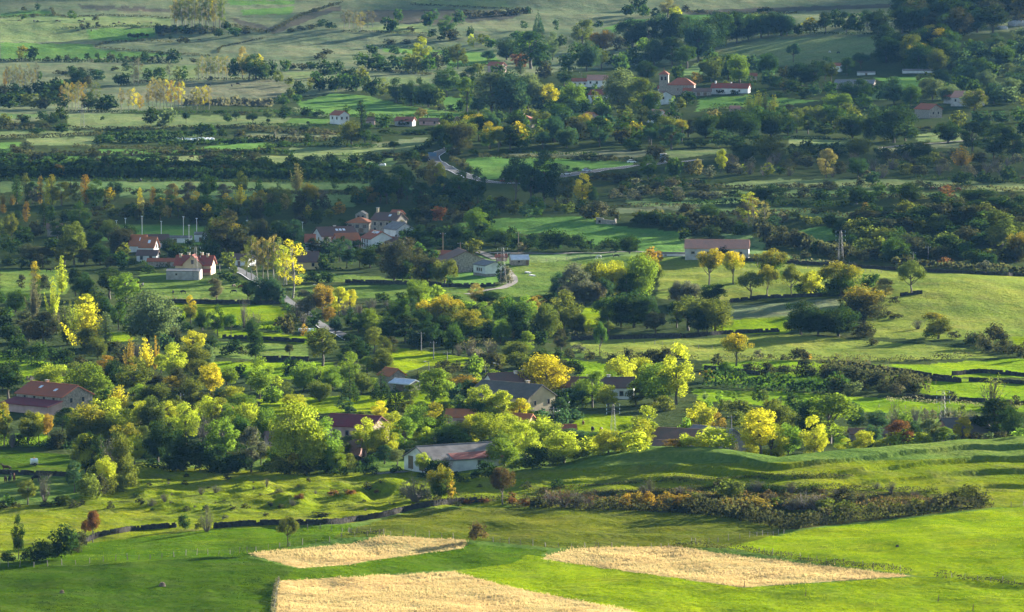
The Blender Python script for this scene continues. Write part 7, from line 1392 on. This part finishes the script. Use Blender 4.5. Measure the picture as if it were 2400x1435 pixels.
for a in [('tall white mast left of the playing field', 333, 508, 560, 'flood'), ('white mast by the orange roofs', 378, 520, 552, 'flood'), ('tallest white mast in the middle of the playing field', 430, 509, 566, 'flood'), ('white mast before the pavilion', 443, 529, 578, 'flood'), ('white mast at the right end of the pitch', 461, 513, 562, 'flood'), ('white mast farthest left in the dark wood', 103, 492, 528, 'flood'), ('short white mast behind the dark wood', 294, 513, 536, 'flood'), ('faint mast left of the pitch', 273, 518, 534, 'flood'), ('mast rising from the wood near the lane', 579, 518, 545, 'flood'), ('mast rising from the wood above the pale poplars', 653, 521, 548, 'flood'), ('mast left of the skylight house', 709, 522, 542, 'flood'),
          ('pale pole beside the villa', 491, 603, 628, 'wood'), ('pale pole in the meadow right of the villa', 515, 620, 643, 'wood'), ('wooden pole left of the stone barn', 1038, 545, 604, 'wood'), ('wooden pole behind the stone barn ridge', 1079, 568, 600, 'wood'), ('wooden pole above the small pale shed', 1215, 543, 594, 'wood'), ('pole in front of the long pale barn', 1632, 580, 606, 'wood'), ('white pole at the wooded hill foot', 2175, 577, 610, 'wood'), ('thin pole left of the white pole', 2140, 590, 618, 'wood'), ('pole left of the wooded hill pylon', 1965, 582, 616, 'wood'), ('tallest pole in the meadow below the main belt', 1016, 800, 842, 'wood'), ('pole at the main belt edge', 987, 778, 821, 'wood'), ('short pole in the meadow below the main belt', 1048, 824, 844, 'wood'), ('concrete pole beside the yellow house', 1297, 948, 1000, 'wood', True), ('dark pole above the slate barn', 1714, 975, 1038, 'wood', True), ('pole in the leafy front row', 423, 922, 962, 'wood'), ('pole beside the farmhouse gable', 203, 912, 945, 'wood'),
          ('lamp on the garden wall corner', 1005, 848, 875, 'lamp'), ('lamp in the village middle lane', 1138, 858, 882, 'lamp'), ('small lamp behind the lane lamp', 1167, 852, 874, 'lamp'), ('lamp before the long white house', 1337, 893, 930, 'lamp', True), ('lamp left of the yellow house', 1092, 942, 965, 'lamp', True), ('first far village lamp from the left', 1045, 258, 272, 'lamp'), ('second far village lamp from the left', 1004, 270, 284, 'lamp'), ('far lamp left of the hipped house', 1222, 262, 276, 'lamp'), ('tallest far lamp right of the hipped house', 1252, 263, 288, 'lamp'), ('far lamp third right of the hipped house', 1281, 264, 284, 'lamp'), ('far lamp below the pale poplars', 1298, 268, 288, 'lamp'), ('far lamp at the wood edge', 1363, 170, 186, 'lamp'), ('white lamp before the ochre house', 744, 668, 690, 'lamp')]:
    pole(*a)
def pylon(label, px, ytop, ybase, floor=False):
    q = P(px, ybase, floor); mpp = math.hypot(q[1], CAM_Z) / FPX; h = (ybase - ytop) * mpp; b = h * 0.085
    root = obj('lattice_pylon', None, None, tuple(q), 0.3); tag(root, label, 'pylon', 'lattice pylons')
    wv = lambda z: b * (1 - 0.72 * z / h)
    for sx in (-1, 1):
        for sy in (-1, 1):
            m2 = MB(); m2.tube((sx * b, sy * b, -0.4), (sx * wv(h), sy * wv(h), h), 0.045, 0.035, 4); m2.build('leg', GALV, root)
    m2 = MB(); zs = np.linspace(0, h, 9)
    for z0, z1 in zip(zs[:-1], zs[1:]):
        for s in (-1, 1):
            for d in (-1, 1):
                m2.tube((-d * wv(z0), s * wv(z0), z0), (d * wv(z1), s * wv(z1), z1), 0.016, 0.016, 3); m2.tube((s * wv(z0), -d * wv(z0), z0), (s * wv(z1), d * wv(z1), z1), 0.016, 0.016, 3)
    m2.build('bracing', GALV, root)
    for z in (h * 0.99, h * 0.86, h * 0.73):
        m2 = MB(); L = 1.9; m2.tube((-L, 0, z), (L, 0, z), 0.07, 0.07, 4); m2.tube((-L, 0, z), (0, 0, z + 0.5), 0.04, 0.04, 3); m2.tube((L, 0, z), (0, 0, z + 0.5), 0.04, 0.04, 3); m2.build('crossarm', GALV, root)
        for s in (-1, 1): m2 = MB(); m2.tube((s * L, 0, z - 0.65), (s * L, 0, z - 0.05), 0.08, 0.07, 8); m2.build('insulator', INSUL, root)
for a in [('pylon with pale insulators beside the white shed', 1178, 580, 668), ('pylon before the wooded hill', 1970, 540, 616), ('pylon standing in the village paddock', 1437, 940, 1010, True), ('pylon right of the village in young wood', 2210, 918, 1008, True), ('slim pylon in the far left pasture', 193, 246, 298), ('slim pylon in front of the villa', 458, 578, 657)]:
    pylon(*a)
def cable(label, p0, p1, sag):
    a, b = np.array(p0, float), np.array(p1, float); m2 = MB(); t = np.linspace(0, 1, 14)
    pts = [a + (b - a) * k - np.array([0, 0, 4 * sag * k * (1 - k)]) for k in t]
    for u, w_ in zip(pts[:-1], pts[1:]): m2.tube(u - a, w_ - a, 0.05, 0.05, 4)
    tag(m2.build('overhead_cable', plain('pale_cable', (0.5, 0.5, 0.46), var=0.1), None, tuple(a)), label, 'cable')
q = P(1005, 875); q2 = P(935, 880)
cable('pale cable sagging from the lane lamp to the orange cottage', (q[0], q[1], q[2] + 3.4), (q2[0], q2[1], q2[2] + 1.6), 1.2)
q = P(1297, 1000, True); q2 = P(1335, 972, True); cable('pale cable looping right from the concrete pole', (q[0], q[1], q[2] + 5.0), (q2[0], q2[1], q2[2] + 3.6), 0.9)

# ------------------------------------------------------------------ grazing animals: one continuous skin each
def skin_animal(name, joints, edges, mat):
    me = bpy.data.meshes.new(name); me.from_pydata([j[:3] for j in joints], edges, [])
    o = bpy.data.objects.new(name + '_skeleton', me); COL.objects.link(o)
    md = o.modifiers.new('skin', 'SKIN')
    for i, v in enumerate(me.skin_vertices[0].data): v.radius = (joints[i][3], joints[i][4] if len(joints[i]) > 4 else joints[i][3]); v.use_root = i == 0
    sb = o.modifiers.new('sub', 'SUBSURF'); sb.levels = 1; sb.render_levels = 1
    dg = bpy.context.evaluated_depsgraph_get(); out = bpy.data.meshes.new_from_object(o.evaluated_get(dg)); out.name = name
    bpy.data.objects.remove(o); out.materials.clear(); out.materials.append(mat); out.polygons.foreach_set('use_smooth', [True] * len(out.polygons))
    return out
def quadruped(name, mat, horse, grazing):
    L, H = (1.55, 1.5) if horse else (1.6, 1.35)
    j = [(0, 0, H * .76, .30, .36), (L * .28, 0, H * .78, .31, .38), (L * .5, 0, H * .80, .27, .32), (-L * .30, 0, H * .77, .30, .35), (-L * .5, 0, H * .80, .24, .28)]
    e = [(0, 1), (1, 2), (0, 3), (3, 4)]
    neck = [(L * .66, 0, H * .74, .17), (L * .80, 0, H * .42, .14), (L * .84, 0, H * .22, .13), (L * .96, 0, H * .06, .08)] if grazing else [(L * .64, 0, H * 1.0, .18), (L * .76, 0, H * 1.22, .14), (L * .92, 0, H * 1.2, .12), (L * 1.08, 0, H * 1.06, .08)]
    k = 2
    for n in neck: j.append(n); e.append((k, len(j) - 1)); k = len(j) - 1
    for s in (-1, 1):
        k = 2
        for n in ((L * .45, s * .2, H * .55, .13), (L * .44, s * .21, H * .30, .07), (L * .44, s * .21, H * .14, .05), (L * .46, s * .21, 0.04, .06)): j.append(n); e.append((k, len(j) - 1)); k = len(j) - 1
        k = 4
        for n in ((-L * .44, s * .2, H * .58, .17), (-L * .40, s * .21, H * .42, .11), (-L * .52, s * .21, H * .27, .06), (-L * .50, s * .21, H * .12, .05), (-L * .48, s * .21, 0.04, .06)): j.append(n); e.append((k, len(j) - 1)); k = len(j) - 1
    k = 4
    for n in ((-L * .60, 0, H * .74, .05), (-L * .64, 0, H * .45, .05 if horse else .025), (-L * .64, 0, H * .28, .08)): j.append(n); e.append((k, len(j) - 1)); k = len(j) - 1
    hd = 7 if grazing else 7
    for s in (-1, 1): j.append((j[hd][0] - .05, s * .14, j[hd][2] + .1, .03)); e.append((hd, len(j) - 1))
    return skin_animal(name, j, e, mat)
COATS = {'black': plain('black_coat', (0.012, 0.011, 0.012), var=0.3), 'brown': plain('brown_coat', (0.07, 0.035, 0.02), var=0.3), 'chestnut': plain('chestnut_coat', (0.16, 0.06, 0.025), var=0.3), 'white': plain('white_coat', (0.6, 0.57, 0.5), var=0.15)}
AN = {}
def animal(kind, coat, px, py, face, where, grazing=True, scale=1.0, floor=False):
    key = (kind, coat, grazing)
    if key not in AN: AN[key] = quadruped(kind, COATS[coat], kind == 'horse', grazing)
    q = P(px, py, floor); o = obj(kind, AN[key], None, (q[0], q[1], q[2] - 0.02), R(face)); o.scale = (scale,) * 3
    tag(o, f'{coat} {kind} {where}', kind, 'grazing cattle' if kind == 'cow' else 'grazing horses')
for a in [('cow', 'black', 114, 638, 10, 'grazing at the far left meadow edge'), ('cow', 'black', 334, 673, 80, 'standing left in the villa meadow', False), ('cow', 'black', 406, 689, 95, 'seen end-on below the villa'), ('cow', 'black', 430, 689, 160, 'second from left below the villa'), ('cow', 'black', 549, 688, 185, 'rightmost below the villa'), ('cow', 'brown', 547, 675, 60, 'small and far in the villa meadow'), ('cow', 'chestnut', 564, 677, 20, 'beside the dark trees of the villa meadow'),
          ('cow', 'black', 1389, 1008, 100, 'left of two in the village paddock', True, 1.1, True), ('cow', 'brown', 1409, 1011, 80, 'right of two in the village paddock', True, 1.15, True), ('cow', 'chestnut', 1367, 994, 90, 'far back in the village paddock', True, 1.0, True),
          ('horse', 'brown', 16, 1106, 175, 'leftmost behind the stone wall', False, 1.15), ('horse', 'brown', 13, 1131, 100, 'first of three below the wall', True, 1.15), ('horse', 'black', 23, 1131, 85, 'second of three below the wall', False, 1.15), ('horse', 'chestnut', 33, 1130, 95, 'third of three below the wall', False, 1.15), ('horse', 'black', 83, 1130, 20, 'alone to the right below the wall', True, 1.15),
          ('cow', 'brown', 1494, 607, 10, 'by the orange tree on the track'), ('horse', 'white', 1404, 607, 190, 'pale, by the track fence', True), ('horse', 'black', 1446, 605, 175, 'dark, on the sunny meadow crest', True)]:
    animal(*a)
far = [(135, 150), (240, 151), (265, 155), (400, 153), (420, 154), (555, 152), (575, 156), (590, 140), (800, 172), (835, 162), (870, 172), (970, 170), (1060, 163), (548, 220), (588, 208), (640, 218)]
for i, (a, b) in enumerate(far): animal('cow', 'black' if i % 3 else 'brown', a * K3, b * K3 + 1, (i * 67) % 360, f'{ordinal(i + 1)} listed from left to right in the far hillside herd'.replace('listed ', ''), True, 1.15)
for i, (t, a, b, c) in enumerate([(1, 1395, 288, 'brown'), (1, 925, 1098, 'black'), (1, 1345, 1112, 'brown'), (1, 1403, 1116, 'brown'), (1, 630, 1112, 'black'), (3, 1030, 372, 'white'), (3, 1092, 378, 'black'), (3, 1750, 1332, 'chestnut'), (3, 1800, 1338, 'chestnut'), (3, 1930, 1342, 'chestnut'), (3, 2050, 1252, 'black'), (1, 1465, 606, 'black'), (1, 1625, 608, 'black'), (1, 1665, 598, 'black'), (1, 985, 1276, 'black'), (3, 2390, 1262, 'chestnut')]):
    animal('cow', c, TILES[t][0] + a * K3, TILES[t][1] + b * K3, (i * 83) % 360, ['alone on the moor by the far lane', 'in the strip below the white bales', 'left of two above the dark belt', 'right of two above the dark belt', 'far left above the dark belt', 'beside the lone round tree', 'second beside the lone round tree', 'first of three by the rust-red tree', 'second of three by the rust-red tree', 'right of the rust-red tree', 'above the thin right pastures', 'left on the big tan field', 'middle on the big tan field', 'right on the big tan field', 'under the dark belt of wood', 'at the right edge pasture'][i], True, 1.15)

# ------------------------------------------------------------------ bales, trailer, vehicles, sign
WRAP = plain('bale_wrap', (0.78, 0.79, 0.80), rough=0.4, var=0.06, spec=0.4)
bm_ = MB(); n = 14
rg = lambda r_, x_: [(x_, r_ * math.cos(a), 0.62 + r_ * math.sin(a)) for a in np.arange(n) * 2 * math.pi / n]
for (r0, x0), (r1, x1) in zip([(0.45, -0.62), (0.62, -0.52), (0.64, 0.0), (0.62, 0.52)], [(0.62, -0.52), (0.64, 0.0), (0.62, 0.52), (0.45, 0.62)]): bm_.prism(rg(r0, x0), rg(r1, x1))
bale = bpy.data.meshes.new('bale'); bale.from_pydata(bm_.v, [], bm_.f); bale.materials.append(WRAP); bale.update()
spots = [(412 + i * 4.6, 327.5 + (i % 2) * 1.2 + (1.5 if 5 < i < 12 else 0), 'in the far left walled strips') for i in range(20)] + [(704 + i * 4.4, 778 + (i % 2) * 1.5, 'in the meadow left of the lane bend') for i in range(7)] + [(869 + i * 4, 389, 'at the dark belt end') for i in range(9)]
cnt = {}
for x_, y_, w_ in spots:
    q = P(x_, y_); cnt[w_] = cnt.get(w_, 0) + 1; o = obj('wrapped_bale', bale, None, (q[0], q[1], q[2] - 0.05), random.uniform(-0.5, 0.5)); tag(o, f'white wrapped hay bale, {ordinal(cnt[w_])} from left {w_}', 'hay bale', f'white bales {w_}')
RUBBER = plain('tyre_rubber', (0.02, 0.02, 0.02), var=0.2)
def wheel(parent, x, y, r, w):
    m2 = MB(); m2.tube((x, y - w / 2, r), (x, y + w / 2, r), r, r, 14); t = m2.build('wheel', RUBBER, parent)
    m2 = MB(); m2.tube((x, y - w / 2 - 0.02, r), (x, y + w / 2 + 0.02, r), r * 0.55, r * 0.55, 10); m2.build('rim', GALV, t)
q = P(80, 1092); tr_ = obj('water_trailer', None, None, tuple(q), R(20)); tag(tr_, 'small white two-wheeled trailer in the left field', 'trailer')
m2 = MB(); m2.tube((-0.9, 0, 1.25), (0.9, 0, 1.25), 0.72, 0.72, 14); m2.build('tank', WRAP, tr_)
m2 = MB(); m2.box(-1.1, 1.1, -0.6, 0.6, 0.42, 0.55); m2.tube((1.1, 0, 0.48), (2.4, 0, 0.35), 0.06, 0.05); m2.build('chassis', GALV, tr_)
m2 = MB(); m2.tube((0, 0, 1.95), (0, 0, 2.15), 0.25, 0.22, 10); m2.build('lid', plain('orange_lid', (0.5, 0.2, 0.05)), tr_)
for s in (-0.85, 0.85): wheel(tr_, 0, s, 0.42, 0.22)
def car(label, px, py, rz, col):
    q = P(px, py); root = obj('car', None, None, (q[0], q[1], q[2] + 0.18), R(rz)); tag(root, label, 'car', 'cars on the valley road')
    paint = plain('car_paint_' + col[0], col[1], rough=0.25, var=0.03, spec=0.6)
    m2 = MB(); prof = [(-2.1, .35), (2.1, .35), (2.15, .75), (1.2, .95), (-1.7, 1.0), (-2.15, .85)]; m2.prism([(a, -.85, c) for a, c in prof], [(a, .85, c) for a, c in prof]); m2.build('body', paint, root)
    m2 = MB(); prof = [(-1.6, 1.0), (1.1, .96), (.45, 1.45), (-1.2, 1.5)]; m2.prism([(a, -.72, c) for a, c in prof], [(a, .72, c) for a, c in prof]); m2.build('cabin_glass', GLASS, root)
    m2 = MB(); m2.box(-1.2, .45, -.7, .7, 1.5, 1.56); m2.build('roof', paint, root)
    for x_ in (-1.3, 1.3):
        for s in (-.8, .8): wheel(root, x_, s, .33, .2)
    for s in (-.6, .6): m2 = MB(); m2.box(2.13, 2.19, s - .15, s + .15, .6, .75); m2.build('headlight', SKYL, root)
car('pale car on the road, left of two', 1327, 411, 28, ('white', (0.7, 0.7, 0.7))); car('silver car on the road, right of two', 1375, 403, 24, ('silver', (0.5, 0.52, 0.55)))
car('red car where the road meets the poplars', 1183, 428, -10, ('red', (0.35, 0.03, 0.02))); car('white car parked beside the lane trees', 1480, 383, 10, ('pearl', (0.75, 0.75, 0.74)))
q = P(1013, 374); sg = obj('road_sign', None, None, tuple(q), R(-10)); tag(sg, 'blue rectangular road sign at the road bend', 'road sign')
m2 = MB(); m2.box(-2.2, 2.2, -0.05, 0.05, 1.6, 3.6); m2.build('panel', plain('sign_blue', (0.10, 0.16, 0.24), var=0.05), sg)
for s in (-1.6, 1.6): m2 = MB(); m2.tube((s, 0.1, -0.3), (s, 0.1, 3.5), .06, .06); m2.build('post', GALV, sg)
q = P(1554, 380); kb = obj('transformer_kiosk', None, None, tuple(q), R(-8)); tag(kb, 'blue-grey kiosk beside the valley road', 'kiosk')
m2 = MB(); m2.box(-1.4, 1.4, -1.2, 1.2, -0.5, 4.0); m2.build('body', plain('kiosk_blue', (0.20, 0.25, 0.30), var=0.15), kb); m2 = MB(); m2.box(-1.6, 1.6, -1.4, 1.4, 4.0, 4.2); m2.build('roof', WM['concrete'], kb); m2 = MB(); m2.box(-0.6, 0.6, -1.26, -1.18, 0, 2.1); m2.build('door', GALV, kb)
# red tractor and implement among the yellow thicket
q = P(1980, 1078, True); tk = obj('tractor', None, None, (q[0], q[1], q[2]), R(15)); tag(tk, 'red and white tractor half hidden in the yellow thicket', 'tractor')
REDP = plain('red_machine_paint', (0.45, 0.03, 0.025), rough=0.35, var=0.08, spec=0.5)
m2 = MB(); m2.prism([(0.2, -.45, .8), (2.2, -.4, .8), (2.2, .4, .8), (.2, .45, .8)], [(0.2, -.45, 1.75), (2.1, -.35, 1.55), (2.1, .35, 1.55), (.2, .45, 1.75)]); m2.build('bonnet', REDP, tk)
m2 = MB(); m2.box(-1.2, .2, -.7, .7, .8, 1.5); m2.build('chassis', REDP, tk); m2 = MB(); m2.box(-1.0, .15, -.62, .62, 1.5, 2.55); m2.build('cab_glass', GLASS, tk); m2 = MB(); m2.box(-1.15, .3, -.75, .75, 2.55, 2.75); m2.build('cab_roof', WHITEP, tk)
for s in (-.95, .95): wheel(tk, -.7, s, .85, .45); wheel(tk, 1.6, s * .85, .5, .3)
m2 = MB(); m2.tube((1.2, .3, 1.6), (1.2, .3, 2.5), .06, .06); m2.build('exhaust', GALV, tk)
q = P(1958, 1076, True); dr = obj('seed_drill', None, None, tuple(q), R(15)); tag(dr, 'red and white farm implement left of the tractor', 'farm implement')
m2 = MB(); m2.prism([(-1.2, -.5, .9), (1.2, -.5, .9), (1.2, .5, .9), (-1.2, .5, .9)], [(-1.4, -.8, 1.9), (1.4, -.8, 1.9), (1.4, .8, 1.9), (-1.4, .8, 1.9)]); m2.build('hopper', REDP, dr); m2 = MB(); m2.box(-1.45, 1.45, -.85, .85, 1.9, 2.05); m2.build('lid', WHITEP, dr); m2 = MB(); m2.box(-1.3, 1.3, -.1, .1, .4, .9); m2.build('frame', GALV, dr)
for s in (-1.3, 1.3): wheel(dr, s, 0, .5, .2)
# concrete drinking trough pieces on the sunny meadow
for x_, y_, l_ in [(1238, 640, 'left half of the pale broken slab on the sunny meadow'), (1248, 647, 'right half of the pale broken slab on the sunny meadow')]:
    q = P(x_, y_); m2 = MB(); m2.prism([(-1.6, -.6, -.2), (1.6, -.6, -.2), (1.6, .6, -.2), (-1.6, .6, -.2)], [(-1.5, -.5, .5), (1.5, -.5, .35), (1.5, .5, .35), (-1.5, .5, .5)]); tag(m2.build('concrete_slab', WM['pale'], None, tuple(q), R(-55)), l_, 'slab')
# bare rock showing on the far right slopes
for x_, y_, w_, l_ in [(2385, 60, 14, 'large pale rock outcrop at the upper right edge'), (2350, 68, 8, 'smaller pale rock beside the upper right outcrop'), (2160, 505, 3.0, 'first small pale rock on the wooded hill'), (2190, 502, 3.5, 'second small pale rock on the wooded hill'), (2255, 485, 5, 'long pale rock above the wooded hill')]:
    q = P(x_, y_); r_ = np.random.default_rng(int(x_)); m2 = MB()
    rg2 = lambda s_, z_: [(w_ * s_ * (1 + .25 * r_.normal()) * math.cos(a) * .5, w_ * s_ * (1 + .25 * r_.normal()) * math.sin(a) * .3, z_) for a in np.arange(10) * 2 * math.pi / 10]
    ra, rb, rc = rg2(1, -.5), rg2(.85, w_ * .16), rg2(.5, w_ * .26); m2.prism(ra, rb); m2.prism(rb, rc); tag(m2.build('rock', plain('pale_limestone', (0.42, 0.40, 0.38), var=0.3, scale=0.5, bump=0.2), None, tuple(q)), l_, 'rock')
